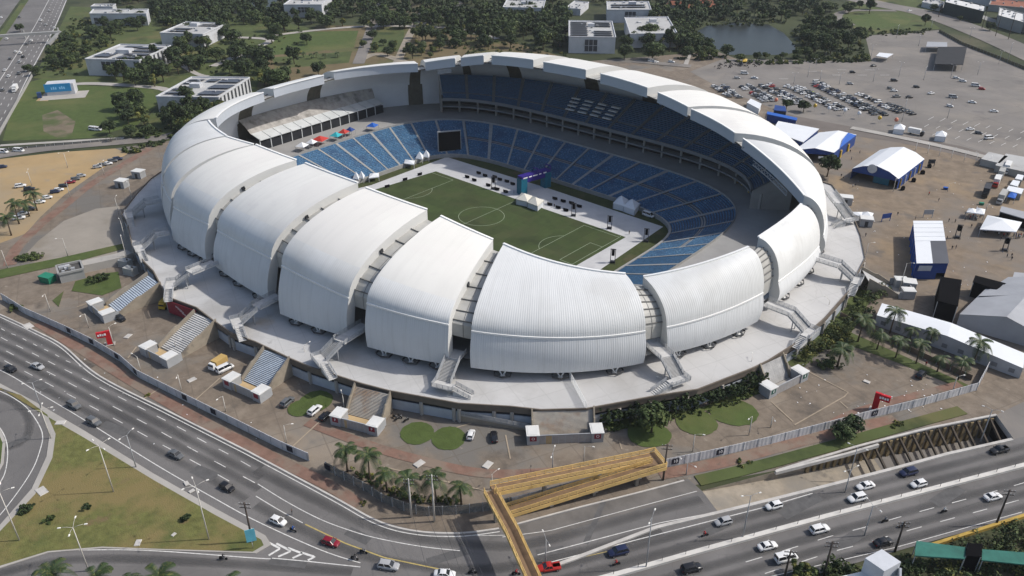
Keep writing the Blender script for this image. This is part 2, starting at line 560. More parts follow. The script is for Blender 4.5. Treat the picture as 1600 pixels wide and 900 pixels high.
# --- roads
up_edge = curve_pts(px((-300, 359), (-90, 452), (0, 492), (60, 520), (100, 542), (155, 588), (260, 642), (375, 700), (400, 713), (520, 777), (590, 815), (650, 831), (720, 834), (785, 826)))
lo_edge = curve_pts(px((-300, 459), (-90, 545), (0, 583), (57, 617), (132, 662), (240, 730), (337, 786), (400, 820), (500, 865), (565, 886)))
road_poly = [(-500, 270), (-90, 452), (0, 491), (60, 519), (100, 541), (155, 587), (260, 641), (375, 699), (400, 712), (520, 776), (590, 814), (650, 830), (720, 833), (785, 825), (1000, 769), (1075, 749), (1097, 768),
             (1122, 801), (1200, 782), (1300, 757), (1400, 731), (1480, 709), (1582, 686), (1760, 640), (2400, 470), (2500, 560), (1790, 745), (1600, 806), (1400, 862), (1250, 906), (1080, 980), (760, 1080), (300, 1050), (-300, 1000), (-700, 700)]
zone('road', road_poly, asphalt)
zone('slip_concrete_road', [(1556.5, 649), (1582.5, 687), (1700, 660), (1780, 640), (1700, 600), (1600, 628)], asphalt_lot)
zone('ramp_margin_road', [(1000, 771), (1074, 751), (1097, 768), (990, 800), (860, 838), (815, 838), (807, 823)], mat('old_asphalt', (0.14, 0.13, 0.12), 0.9, 0.25, 0.15))
Z = ZS[0] + 0.018
ZS[0] = Z
b = MB()
W = 0.22
strip(b, resample(up_edge, 1.5), W, Z, off=-0.9)
strip(b, resample(lo_edge, 1.5), W, Z, off=0.75)
row2 = curve_pts(px((-60, 492), (0, 527), (50, 552), (79, 567), (135, 595), (164, 610), (224, 640), (284, 671), (312, 687), (360, 712), (404, 737)))
row3 = curve_pts(px((-60, 525), (0, 545), (32, 561), (89, 589), (147, 620), (206, 651), (238, 668), (272, 687), (340, 724), (400, 756)))
row4 = curve_pts(px((-60, 537), (0, 561), (14, 568), (69, 597), (126, 627), (188, 660), (252, 695), (325, 734), (400, 776)))
row1 = curve_pts(px((-60, 472), (0, 513), (28, 526), (56, 540), (85, 554), (105, 565), (122, 571), (137, 579)))
for r, on, of in ((row1, 2, 3.4), (row2, 3.4, 4.6), (row3, 4, 5.8), (row4, 4, 5.8)):
    dashes(b, r, on, of, 0.19, Z)
strip(b, resample(curve_pts(px((403, 757), (450, 786), (500, 812), (545, 829), (590, 842), (660, 855), (725, 862))), 1), 0.2, Z)
strip(b, resample(curve_pts(px((400, 776), (440, 800), (477, 820))), 1), 0.2, Z)
strip(b, resample(curve_pts(px((425, 873), (480, 878), (565, 887))), 1), 0.22, Z)
r3 = curve_pts(px((-40, 894), (0, 883), (75, 864), (160, 860), (250, 862), (400, 873), (425, 874)))
strip(b, resample(r3, 1), 0.22, Z)
strip(b, resample(curve_pts(px((-20, 605), (0, 612), (22, 623), (45, 641), (66, 676), (62, 707), (45, 745), (0, 806), (-30, 830))), 1), 0.22, Z)
strip(b, resample(curve_pts(px((-20, 650), (2, 672), (12, 700), (8, 740), (-10, 770))), 1), 0.22, Z)
# chevrons at the tip of the traffic island
for a, c, d in (((415, 846), (438, 858), (418, 870)), ((432, 850), (455, 862), (432, 872)), ((450, 857), (473, 866), (455, 874)), ((470, 864), (492, 871), (480, 877))):
    strip(b, resample(px(a, c, d), 0.5), 0.5, Z)
# avenue
for pts in ([(1165, 879), (1222, 862), (1297, 839), (1350, 825), (1401, 810), (1452, 796), (1501, 783), (1549, 770), (1600, 755), (1700, 727)], [(1195, 897), (1242, 882), (1300, 863), (1346, 851), (1400, 835), (1454, 820), (1502, 807), (1550, 794), (1600, 780), (1700, 750)]):
    dashes(b, resample(px(*pts), 1), 4, 5.2, 0.17, Z)
strip(b, resample(px((840, 868), (1030, 818), (1125, 800)), 1), 0.2, Z)
strip(b, resample(px((835, 886), (1000, 843), (1200, 792), (1275, 770)), 1), 0.2, Z)
strip(b, resample(px((1190, 905), (1400, 856), (1600, 800)), 1), 0.15, Z)
strip(b, resample(px((785, 840), (860, 830), (1000, 792), (1090, 768)), 1), 0.16, Z)
strip(b, resample(px((745, 838), (800, 837)), 1), 0.14, Z)
b.build('road_markings', white_paint, kind='structure')
# tyre darkened wheel tracks along the lanes
wear = mat('tyre_wear', (0.085, 0.083, 0.082), 0.8, 0.15, 0.3)
_nt = wear.node_tree
_uv = _nt.nodes.new('ShaderNodeUVMap')
_sx = _nt.nodes.new('ShaderNodeSeparateXYZ')
_nt.links.new(_uv.outputs['UV'], _sx.inputs['Vector'])
_sn = _nt.nodes.new('ShaderNodeMath')
_sn.operation = 'MULTIPLY'
_sn.inputs[1].default_value = PI
_nt.links.new(_sx.outputs['Y'], _sn.inputs[0])
_s2 = _nt.nodes.new('ShaderNodeMath')
_s2.operation = 'SINE'
_nt.links.new(_sn.outputs[0], _s2.inputs[0])
_g = _nt.nodes.new('ShaderNodeNewGeometry')
_n = _nt.nodes.new('ShaderNodeTexNoise')
_n.inputs['Scale'].default_value = 0.05
_n.inputs['Detail'].default_value = 4
_nt.links.new(_g.outputs['Position'], _n.inputs['Vector'])
_m = _nt.nodes.new('ShaderNodeMath')
_m.operation = 'MULTIPLY'
_nt.links.new(_s2.outputs[0], _m.inputs[0])
_nt.links.new(_n.outputs['Fac'], _m.inputs[1])
_nt.links.new(_m.outputs[0], _nt.nodes['Principled BSDF'].inputs['Alpha'])
b = MB()


def track(pts, w, off):
    L, R, U = [], [], []
    for i, p in enumerate(pts):
        d = pts[min(i + 1, len(pts) - 1)] - pts[max(i - 1, 0)]
        n_ = Vector((-d.y, d.x, 0)).normalized()
        L.append(Vector((p.x, p.y, Z - 0.006)) + n_ * (off + w / 2))
        R.append(Vector((p.x, p.y, Z - 0.006)) + n_ * (off - w / 2))
    b.grid([R, L], 0, smooth=False, uvs=[[(i, 0) for i in range(len(pts))], [(i, 1) for i in range(len(pts))]])


for r in (row1, row2, row3, row4):
    track(resample(r, 2), 2.6, 1.85)
track(resample(row4, 2), 2.6, -1.9)
av = resample(px((880, 930), (975, 905), (1200, 843), (1400, 789), (1600, 737), (1720, 705)), 3)
for o_ in (-2.6, -6.0, -9.4):
    track(av, 2.7, o_)
for o_ in (3.6, 7.0):
    track(av, 2.7, o_)
track(resample(curve_pts(px((400, 790), (520, 850), (620, 880), (760, 890), (900, 865), (1040, 828))), 2), 3.2, 0)
track(resample(curve_pts(px((400, 735), (500, 785), (600, 830), (720, 850), (830, 850), (1000, 805), (1100, 780))), 2), 3.2, 0)
track(resample(curve_pts(px((0, 705), (38, 690), (45, 655), (20, 628), (-20, 615))), 2), 2.6, 0)
track(resample(curve_pts(px((-30, 905), (75, 880), (160, 874), (250, 876), (400, 884), (560, 895))), 2), 2.8, 0)
b.build('road_wear', wear, kind='structure')
# repaired patches
b = MB()
for x, y, l, w_, a in ((1250, 790, 12, 3.2, .55), (700, 870, 9, 2.2, .4), (560, 838, 6, 2.5, -.5), (930, 815, 14, 1.2, 1.2), (1480, 775, 10, 3, .6), (1330, 842, 8, 2.6, .6), (860, 862, 6, 2, .2), (180, 670, 9, 2.4, -.45), (320, 740, 7, 3, -.45), (60, 600, 8, 2.4, -.5), (1120, 826, 7, 2, .5), (450, 880, 8, 2, -.1), (30, 690, 5, 2.2, .8)):
    q = at(x, y)
    c_, s_ = math.cos(a + .7), math.sin(a + .7)
    b.add([(q.x + c_ * i * l / 2 - s_ * j * w_ / 2, q.y + s_ * i * l / 2 + c_ * j * w_ / 2, Z - 0.003) for i, j in ((-1, -1), (1, -1), (1, 1), (-1, 1))], [(0, 1, 2, 3)])
b.build('road_patch_surface', mat('patched_asphalt', (0.10, 0.098, 0.097), 0.95, 0.2, 0.6), kind='structure')
b = MB()
strip(b, resample(px((477, 820), (540, 850), (600, 872), (700, 893)), 1), 0.3, Z)
strip(b, resample(px((835, 889), (900, 874), (960, 860)), 1), 0.16, Z)
b.build('yellow_road_markings', yellow_paint, kind='structure')
for pts in ([(735, 834), (800, 880), (830, 920)], [(690, 800), (720, 850), (748, 905)], [(650, 820), (690, 880)]):
    pass
# kerbs
b = MB()
strip(b, resample(up_edge, 1.5), 0.45, 0.3, off=0.0, z0=0.0)
strip(b, resample(curve_pts(px((785, 826), (807, 820), (900, 795), (1000, 770), (1075, 750))), 1.5), 0.4, 0.3, z0=0.0)
strip(b, resample(px((850, 892), (905, 872), (1025, 826), (1122, 803), (1200, 784), (1300, 759), (1400, 733), (1480, 711), (1582, 688)), 1.5), 0.8, 0.55, z0=0.0)
b.build('kerb', kerb_mat, kind='structure')
# traffic islands
isl = [(-60, 585), (0, 600), (57, 630), (132, 674), (240, 741), (337, 796), (415, 838), (424, 852), (400, 866), (250, 861), (160, 858), (75, 865), (0, 889), (-60, 905), (-60, 860), (0, 822), (50, 765), (73, 715), (78, 680), (66, 648), (25, 616)]
b = MB()
b.prism(px(*isl), 0.0, 0.3)
b.build('traffic_island_kerb', concrete, kind='structure')
sheet('traffic_island_lawn', px((-60, 594), (0, 606), (50, 637), (130, 683), (240, 750), (337, 805), (408, 843), (412, 852), (395, 862), (250, 857.5), (160, 854), (75, 861), (0, 884), (-60, 900), (-60, 868), (0, 830), (55, 772), (82, 715), (87, 678), (74, 648), (32, 617), z=0.3), grass_dry, 0.312)
b = MB()
b.prism(px((-60, 640), (-5, 658), (9, 690), (6, 725), (-10, 755), (-60, 790)), 0.0, 0.3)
b.build('ramp_circle_kerb', concrete, kind='structure')
sheet('ramp_circle_lawn', px((-60, 646), (-8, 663), (4, 692), (1, 724), (-14, 750), (-60, 782), z=0.3), grass, 0.312)

# --- underpass ramp
n = 26
far_r = resample(trench_far, sum((b_ - a_).length for a_, b_ in zip(trench_far, trench_far[1:])) / n * 0.9999)
near_r = list(reversed(trench_near))
near_r = resample(near_r, sum((b_ - a_).length for a_, b_ in zip(near_r, near_r[1:])) / n * 0.9999)
k = min(len(far_r), len(near_r))
dep = [-6.3 * max(0, min(1, (i / (k - 1)) ** 1.0 * 1.35)) for i in range(k)]
dn = lambda p, z: Vector((p.x, p.y, z))
b = MB()
b.grid([[dn(p, d + 0.0) for p, d in zip(near_r, dep)], [dn(p, d + 0.0) for p, d in zip(far_r, dep)]], lambda i, j: 0 if j < k * 0.55 else 1, smooth=False)
b.build('underpass_road', [beige_conc, asphalt_lot], kind='structure')
t = thing('retaining_wall', 'tan ribbed retaining wall along the far side of the underpass trench', 'wall')
b = MB()
for i in range(k - 1):
    b.quad(dn(far_r[i], dep[i]), dn(far_r[i + 1], dep[i + 1]), dn(far_r[i + 1], 0.25), dn(far_r[i], 0.25))
b.build('wall', beige_conc, t)
b = MB()
fl = curve_pts(far_r, 2)
for q in resample(far_r, 2.1)[14:]:
    i = min(range(k), key=lambda j: (far_r[j] - q).length)
    d = (far_r[min(i + 1, k - 1)] - far_r[max(i - 1, 0)]).normalized()
    nrm = Vector((d.y, -d.x, 0))
    b.box((q + nrm * 0.25).to_tuple()[:2] + (dep[i],), (0.9, 0.5, -dep[i] - 0.3), math.atan2(d.y, d.x))
b.build('pilaster', mat('tan_render', (0.26, 0.20, 0.11), 0.9, 0.25, 0.4), t)['kind'] = 'stuff'
b = MB()
strip(b, far_r[6:], 0.6, 0.55, z0=0.2)
b.build('coping', kerb_mat, t)
t = thing('retaining_wall', 'stained near side wall of the underpass trench below the avenue', 'wall')
b = MB()
for i in range(k - 1):
    b.quad(dn(near_r[i + 1], dep[i + 1]), dn(near_r[i], dep[i]), dn(near_r[i], 0.0), dn(near_r[i + 1], 0.0))
b.build('wall', concrete, t)
b = MB()
e0, e1 = far_r[-1], near_r[-1]
b.quad(dn(e0, dep[-1]), dn(e1, dep[-1]), dn(e1, -1.2), dn(e0, -1.2), 1)
b.quad(dn(e0, -1.2), dn(e1, -1.2), dn(e1, 0.4), dn(e0, 0.4), 0)
b.build('portal', [kerb_mat, mat('tunnel_black', (0.012, 0.012, 0.012), 0.9, 0.1)], t)
for q in range(11):
    f = 0.52 + q * 0.046
    a, c = far_r[min(k - 1, int(f * (k - 1)))], near_r[min(k - 1, int((f - 0.02) * (k - 1)))]
    fr = f * (k - 1) % 1
    a2 = far_r[min(k - 1, int(f * (k - 1)) + 1)]
    c2 = near_r[min(k - 1, int((f - 0.02) * (k - 1)) + 1)]
    a = a + (a2 - a) * fr
    c = c + (c2 - c) * ((f - 0.02) * (k - 1) % 1)
    m_ = MB()
    m_.bar((a.x, a.y, -0.45), (c.x, c.y, -0.45), 0.4, 0.7)
    o = m_.build('trench_beam', mat('beam_dark', (0.075, 0.06, 0.045), 0.9, 0.25, 0.5))
    tag(o, 'dark concrete strut spanning the open underpass trench between its two walls', 'beam', 'struts across the underpass trench')

# --- the pitch
def rim(t, k=0.995):
    dx, dy = 1.3 * math.cos(t), math.sin(t)
    r = (abs(dx / (69. if dx > 0 else 64.5)) ** 5 + abs(dy / 48.) ** 5) ** -0.2
    return (dx * r * k, dy * r * k)


sheet('pitch_surround', [rim(2 * PI * i / 90) for i in range(90)], mat('touchline_grass', (0.05, 0.062, 0.02), 0.95, 0.25, 0.3, patches=[((0.09, 0.075, 0.04), 0.08, 0.55, 0.7)]), Z + 0.01)
Z += 0.02
white_floor = mat('white_floor_panels', (0.50, 0.50, 0.50), 0.8, 0.1, 0.15, patches=[((0.40, 0.40, 0.41), 0.1, 0.55, 0.7)])
sheet('white_floor', [(-66, -40)] + [v.to_tuple()[:2] for v in px((580, 290), (687, 250), (698, 246), (860, 296), (1036, 355), (935, 424))] + [(60, -40)], white_floor, Z)
Z += 0.012
sheet('pitch_lawn', [(-56, -36), (54.2, -36), (54.2, 22.0), (-49.4, 22.6), (-52.6, -3)], turf, Z)
b = MB()
lw = 0.16
zl = Z + 0.012
def ln(*p):
    global zl
    zl += 0.0006
    strip(b, [Vector((x, y, 0)) for x, y in p], lw, zl)

ln((0, -34), (0, 20.5))
ln((52.5, -34), (52.5, 21.4)); ln((-52.5, -34), (52.5, -34))
ln(*[(9.15 * math.cos(a), 9.15 * math.sin(a)) for a in [2 * PI * i / 64 for i in range(65)]])
for s in (-1, 1):
    ln((52.5 if s > 0 else -49.5, 20.16), (s * 36, 20.16)); ln((s * 36, 20.16), (s * 36, -20.16)); ln((s * 36, -20.16), (s * 52.5, -20.16))
    if s > 0:
        ln((52.5, 9.16), (47, 9.16)); ln((47, 9.16), (47, -9.16)); ln((47, -9.16), (52.5, -9.16))
    ln(*[(s * (41.5 - 9.15 * math.cos(a)), 9.15 * math.sin(a)) for a in [-0.925 + 1.85 * i / 24 for i in range(25)]])
b.build('pitch_markings', line_paint, kind='structure')
ZTOP = zl
# ================================================================ stadium
PW = 2.5


def superell(t, aR, aL, bB, bT, pw):
    c, s = math.cos(t), math.sin(t)
    a, b_ = (aR if c > 0 else aL), (bT if s > 0 else bB)
    x = a * math.copysign(abs(c) ** (2 / pw), c)
    y = b_ * math.copysign(abs(s) ** (2 / pw), s)
    nx = -math.copysign(abs(x / a) ** (pw - 1) / a, c)
    ny = -math.copysign(abs(y / b_) ** (pw - 1) / b_, s)
    n_ = Vector((nx, ny)).normalized()
    return Vector((x, y)), n_


def oval(t, d=0.0):
    P, n_ = superell(t, 125., 130., 103., 113., PW)
    return P + n_ * d


def polar(t, aR, aL, bB, bT, pw):
    dx, dy = 1.3 * math.cos(t), math.sin(t)
    a, b_ = (aR if dx > 0 else aL), (bT if dy > 0 else bB)
    r = (abs(dx / a) ** pw + abs(dy / b_) ** pw) ** (-1 / pw)
    return Vector((dx * r, dy * r))


def first_row(t):
    return polar(t, 69., 64.5, 48., 48., 5)


def top_row(t):
    return polar(t, 90., 91., 71., 71., 4)


def tier_front(t):
    return polar(t, 92., 101., 75., 81., 4)


roof_white = mat('roof_membrane', (0.70, 0.69, 0.65), 0.55, 0.06, 0.02, patches=[((0.67, 0.655, 0.62), 0.03, 0.5, 0.56), ((0.62, 0.61, 0.59), 0.12, 0.64, 0.8)])
roof_rib = ribbed('roof_ribbed_sheet', (0.68, 0.685, 0.67), 0.62, 0.014, 0.5, patch=[((0.62, 0.62, 0.60), 0.04, 0.52, 0.6)])
skirt_rib = ribbed('skirt_ribbed_sheet', (0.62, 0.63, 0.63), 0.62, 0.014, 0.5, patch=[((0.53, 0.54, 0.54), 0.06, 0.55, 0.75)])
overlay(roof_white, 'streak', (0.52, 0.51, 0.48), 0.25, 0.5, stretch=(0.9, 0.25))
overlay(roof_rib, 'streak', (0.50, 0.50, 0.48), 0.3, 0.5, stretch=(1.4, 0.22))
overlay(skirt_rib, 'streak', (0.42, 0.42, 0.41), 0.3, 0.6, stretch=(1.6, 0.2))
side_white = mat('petal_side_panel', (0.58, 0.58, 0.56), 0.6, 0.06, 0.05)
fascia_mat = mat('shaded_fascia', (0.44, 0.47, 0.51), 0.5, 0.05, 0.05)  # shade on the inner edge put into the colour, darker and bluer than the shell
soffit_mat = mat('soffit_panel', (0.72, 0.735, 0.76), 0.7, 0.08, 0.06)
trim_mat = mat('white_trim', (0.78, 0.78, 0.76), 0.5, 0.04, 0.3)
gap_mat = mat('translucent_gap_sheet', (0.40, 0.395, 0.37), 0.4, 0.2, 0.15)
dark_steel = mat('dark_steel', (0.06, 0.06, 0.062), 0.6, 0.2, 0.5)
grey_steel = mat('galvanised_steel', (0.36, 0.37, 0.38), 0.5, 0.15, 0.6)
podium_mat = mat('podium_concrete', (0.49, 0.485, 0.475), 0.85, 0.1, 0.05, patches=[((0.36, 0.35, 0.335), 0.03, 0.5, 0.66), ((0.44, 0.35, 0.24), 0.035, 0.66, 0.76), ((0.25, 0.24, 0.23), 0.25, 0.7, 0.8)])
overlay(podium_mat, 'joint', (0.30, 0.295, 0.285), 0.45, 0.14, 0.012)
overlay(podium_mat, 'crack', (0.25, 0.24, 0.23), 0.22, 0.07, 0.008)
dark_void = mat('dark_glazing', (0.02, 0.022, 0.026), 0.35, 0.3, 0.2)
brown_fascia = mat('brown_parapet', (0.15, 0.125, 0.10), 0.9, 0.2, 0.2)
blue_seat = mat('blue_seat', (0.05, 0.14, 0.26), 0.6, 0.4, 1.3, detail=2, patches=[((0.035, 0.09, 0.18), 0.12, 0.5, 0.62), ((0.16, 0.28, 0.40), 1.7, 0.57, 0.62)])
blue_seat_shaded = mat('shaded_blue_seat', (0.034, 0.095, 0.185), 0.55, 0.35, 1.6, detail=2, patches=[((0.05, 0.11, 0.18), 1.7, 0.57, 0.62)])  # copy of the blue seat with the upper tier's shadow put into its colour
tread_mat = mat('stand_tread', (0.09, 0.11, 0.14), 0.9, 0.25, 0.6)
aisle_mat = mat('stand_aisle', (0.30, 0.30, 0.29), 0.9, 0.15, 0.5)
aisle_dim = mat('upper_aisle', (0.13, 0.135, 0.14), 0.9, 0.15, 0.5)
conc_floor = mat('concourse_floor', (0.29, 0.285, 0.275), 0.85, 0.15, 0.06, patches=[((0.24, 0.235, 0.23), 0.05, 0.55, 0.7)])

stadium = thing('stadium', 'large oval stadium with overlapping white petal roof shells and blue seats', 'stadium')
# start t, e, dK, zK, dI, zI  and the same for the end of each petal
PET = [
    (-135.9, 0.0, 1.5, 20.5, 20.1, 35.8, -121.0, 0.0, 1.5, 20.5, 26.4, 35.6),
    (-119.8, 0.0, 1.5, 20.5, 26.3, 35.8, -112.3, 0.0, 1.5, 20.0, 33.0, 35.1),
    (-109.9, -1.5, 0.9, 20.1, 32.7, 36.2, -100.4, 1.7, 4.8, 20.0, 39.3, 33.9),
    (-98.1, 1.8, 5.0, 19.8, 40.0, 33.9, -88.6, 1.0, 4.2, 21.3, 39.2, 35.0),
    (-85.8, -1.4, 1.7, 22.9, 35.7, 36.6, -75.5, 1.4, 3.3, 19.9, 40.2, 33.0),
    (-72.0, 0.4, 2.0, 21.2, 39.1, 32.6, -59.3, 1.8, 2.3, 20.3, 39.0, 28.2),
    (-56.1, 2.1, 3.6, 18.6, 37.2, 28.2, -27.7, 2.8, 3.5, 17.7, 16.8, 28.2),
    (-23.1, 4.2, 4.8, 16.3, 17.5, 25.7, -4.8, 0.3, 0.2, 17.6, 6.9, 30.0),
    (-0.1, 1.3, 1.8, 15.1, 10.2, 27.4, 13.4, 0.5, 0.9, 13.4, 9.0, 26.9),
    (17.0, 0.1, 0.9, 14.2, 9.3, 27.3, 31.5, 0.0, 1.5, 18.5, 32.6, 38.0),
    (36.1, 0.0, 1.5, 19.0, 34.9, 38.4, 54.4, 0.0, 1.5, 21.5, 46.2, 42.4),
    (57.0, 0.0, 1.5, 22.0, 46.2, 42.6, 68.6, 0.0, 1.5, 23.0, 51.4, 45.6),
    (73.4, 0.0, 1.5, 23.5, 51.0, 46.0, 86.8, 0.0, 1.5, 24.0, 51.4, 47.0),
    (89.5, 0.0, 1.5, 24.0, 50.3, 47.0, 96.2, 0.0, 1.5, 24.0, 52.0, 47.2),
    (99.2, 0.0, 1.5, 24.0, 50.7, 47.0, 115.3, 0.0, 1.5, 23.5, 44.2, 44.6),
    (118.8, 0.0, 1.5, 23.0, 42.8, 44.0, 129.8, 0.0, 1.5, 22.5, 36.7, 40.8),
    (132.2, 0.0, 1.5, 22.0, 36.7, 40.6, 145.4, 0.0, 1.5, 21.0, 31.2, 37.6),
    (148.7, 0.0, 1.5, 21.0, 32.1, 37.4, 173.9, 0.0, 1.5, 20.0, 18.7, 35.8),
    (176.9, 0.0, 1.5, 20.0, 20.9, 35.8, 187.8, 0.0, 1.5, 20.0, 21.8, 35.6),
    (191.8, 0.0, 1.5, 20.0, 22.8, 35.6, 221.7, 0.0, 1.5, 20.5, 22.2, 35.6),
]
ZB = 8.0
TH = 3.9
SK, RF = 6, 14


def lerp(a, b_, f):
    return a + (b_ - a) * f


def section(t, e, dk, zk, di, zi):
    """outer profile then inner profile (skirt bottom .. inner edge) as world points"""
    P, n_ = superell(t, 125., 130., 103., 113., PW)

    def at_(d, z):
        q = P + n_ * d
        return Vector((q.x, q.y, z))
    out, inn = [], []
    for i in range(SK + 1):
        u = i / SK
        out.append(at_(lerp(e, dk, u) - 0.9 * math.sin(PI * u), lerp(ZB, zk, u)))
        inn.append(at_(lerp(e, dk, u) + 2.4, lerp(ZB, zk - 1.5, u)))
    for i in range(1, RF + 1):
        f = PI / 2 * i / RF
        out.append(at_(dk + (di - dk) * (1 - math.cos(f)), zk + (zi - zk) * math.sin(f)))
        inn.append(at_(dk + 2.4 + (di - dk - 2.4) * (1 - math.cos(f)), zk - 1.5 + (zi - TH - zk + 1.5) * math.sin(f)))
    return out, inn


def petal_par(p, f):
    return [lerp(p[i], p[i + 6], f) for i in range(6)]


for pi_, p in enumerate(PET):
    NS = 14
    secs = []
    for s in range(NS + 1):
        q = petal_par(p, s / NS)
        secs.append(section(rad(q[0]), *q[1:]))
    outs = [s[0] for s in secs]
    inns = [s[1] for s in secs]
    # arc lengths for UV
    mid = [o[SK] for o in outs]
    U = [0.0]
    for a, c in zip(mid, mid[1:]):
        U.append(U[-1] + (c - a).length)
    uvs = [[(u, j * 1.0) for j in range(len(outs[0]))] for u in U]
    big = p[5] - p[3] > 6 and p[4] > 22 and pi_ != 6
    b = MB()
    ro = [o[SK:] for o in outs]
    uv2 = [u[SK:] for u in uvs]
    cut = 5 if big else 99
    b.grid(ro, lambda i, j: 0 if j < cut else 1, uvs=uv2)
    b.grid([list(reversed(i_)) for i_ in inns], 2)
    for sgn, s in ((1, 0), (-1, NS)):
        o, i_ = outs[s], inns[s]
        o0 = b.add(o + i_, [])
        L = len(o)
        for j in range(L - 1):
            f = (o0 + j, o0 + j + 1, o0 + L + j + 1, o0 + L + j)
            b.f.append(f if sgn > 0 else tuple(reversed(f)))
            b.m.append(3)
    b.grid([[o[0] for o in outs], [i_[0] for i_ in inns]], 3, smooth=False)
    shell = b.build('roof_petal', [roof_rib, roof_white, soffit_mat, side_white], stadium)
    b = MB()
    b.grid([o[:SK + 1] for o in outs], 0, uvs=[u[:SK + 1] for u in uvs])
    b.build('skirt', skirt_rib, shell)
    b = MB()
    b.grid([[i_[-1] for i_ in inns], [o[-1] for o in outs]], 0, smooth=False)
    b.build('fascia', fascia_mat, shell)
    for (nm_, idx, w, h, dz) in (('skirt_trim', SK, 0.5, 0.5, 0.05), ('edge_trim', len(outs[0]) - 1, 0.7, 0.35, 0.16)):
        b = MB()
        for s in range(NS):
            a, c = outs[s][idx], outs[s + 1][idx]
            b.bar(a + Vector((0, 0, dz)), c + Vector((0, 0, dz)), w, h)
        b.build(nm_, trim_mat, shell)
    if -115 < p[0] < 30:
        for s in (0.17, 0.5, 0.83):
            q = petal_par(p, s)
            b = MB()
            g = oval(rad(q[0]), q[1] + 1.2)
            h1, h2 = oval(rad(q[0] - 0.9), q[1] + 1.2), oval(rad(q[0] + 0.9), q[1] + 1.2)
            tg = (h2 - h1).normalized()
            nn = Vector((-tg.y, tg.x))
            for d in (-1, 1):
                b.tube([(g.x, g.y, 5.5), (g.x + tg.x * 1.3 * d, g.y + tg.y * 1.3 * d, 8.3)], 0.22, 6)
            b.box((g.x, g.y, 5.5), (1, 1, 0.5), 0)
            hexa = [Vector((g.x, g.y, 6.3)) + Vector((*(tg * 2.6 * math.cos(a) + nn * 1.7 * math.sin(a)), 0)) for a in [PI / 3 * k_ + PI / 6 for k_ in range(6)]]
            for a, c in zip(hexa, hexa[1:] + hexa[:1]):
                b.bar(a, c, 0.14, 0.5, mi=1)
            b.build('support_strut', [trim_mat, dark_steel], shell)

# translucent strips in the gaps between petals
for a, c in zip(PET, PET[1:] + PET[:1]):
    e, s = [a[6 + i] for i in range(6)], [c[i] for i in range(6)]
    if s[0] < e[0]:
        s[0] += 360
    e[0] -= 0.5
    s[0] += 0.5
    cols, bars = [], MB()
    for f in (0, 0.5, 1):
        q = [lerp(e[i], s[i], f) for i in range(6)]
        P, n_ = superell(rad(q[0]), 125., 130., 103., 113., PW)
        col = []
        for i in range(1, RF + 1):
            fi = PI / 2 * i / RF
            w = P + n_ * (q[2] + 2.0 + (q[4] - q[2] - 2.4) * (1 - math.cos(fi)))
            col.append(Vector((w.x, w.y, q[3] - 1.2 + (q[5] - 3.0 - q[3] + 1.2) * math.sin(fi))))
        cols.append([Vector((col[0].x, col[0].y, col[0].z - 3.8 if q[0] < 30 and q[0] > -117 else 9.0))] + col)
    b = MB()
    b.grid(cols, 0, smooth=False)
    g = b.build('gap_panel', gap_mat, stadium)
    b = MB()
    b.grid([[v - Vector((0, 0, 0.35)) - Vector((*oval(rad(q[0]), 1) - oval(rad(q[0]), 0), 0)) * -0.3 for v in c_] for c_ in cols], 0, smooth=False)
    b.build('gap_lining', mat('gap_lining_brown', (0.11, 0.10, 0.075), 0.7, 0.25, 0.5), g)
    for i in range(0, RF, 2):
        up = (cols[1][i + 1] - cols[1][i]).cross(cols[2][i] - cols[0][i]).normalized()
        if up.z < 0:
            up = -up
        bars.bar(cols[0][i] + up * 0.2, cols[2][i] + up * 0.2, 0.2, 0.35)
    for f in (0, 1, 2):
        for i in range(RF):
            bars.bar(cols[f][i], cols[f][i + 1], 0.1, 0.2)
    bars.build('gap_frame', mat('gap_frame_grey', (0.16, 0.16, 0.155), 0.6, 0.2, 0.5), g)

# inner facade wall behind the skirts, podium, concourse
N = 120
TS = [2 * PI * i / N for i in range(N + 1)]
ring = lambda fn, z: [Vector((*fn(t), z)) for t in TS]
b = MB()
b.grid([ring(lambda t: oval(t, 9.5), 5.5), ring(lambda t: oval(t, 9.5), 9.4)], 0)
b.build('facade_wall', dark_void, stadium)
b = MB()
b.grid([ring(top_row, 9.5), ring(lambda t: polar(t, 121.4, 126.4, 99.4, 109.4, 2.5), 9.5)], 0, smooth=False)
b.grid([ring(top_row, 10.5), ring(top_row, 9.5)], 1, smooth=False)
b.build('concourse', [conc_floor, aisle_mat], stadium)
pod = px((190, 335), (200, 352), (207, 385), (225, 410), (240, 425), (261, 465), (307, 482), (332, 501), (362, 522), (400, 536), (452, 561), (482, 574), (565, 601), (607, 612), (717, 632), (800, 637), (845, 642), (917, 640), (1025, 620), (1090, 610), (1175, 577), (1200, 565), (1247, 535), (1290, 497), (1325, 457), (1352, 404), (1345, 370), (1330, 332), (1300, 290), z=5.5)
pod2 = [q.to_2d() for q in pod] + [oval(rad(t), -14) for t in range(62, 226, 8)]
hole = [oval(t, 9.0) for t in TS[:-1]]
o = sheet('podium_deck', pod2, podium_mat, 5.5, [hole], kind='thing')
o.parent = stadium
del o['kind']
b = MB()
n_pod = len(pod2)
zz = [(3.9, 5.5, 0, 0.0), (2.9, 3.9, 1, -0.5), (0.0, 2.9, 2, -0.25)]
V3 = lambda q, z: Vector((q.x, q.y, z))
names = ['podium_parapet', 'podium_window_band', 'podium_wall']
pm = [brown_fascia, dark_void, mat('pale_blue_wall', (0.40, 0.43, 0.47), 0.8, 0.15, 0.2)]
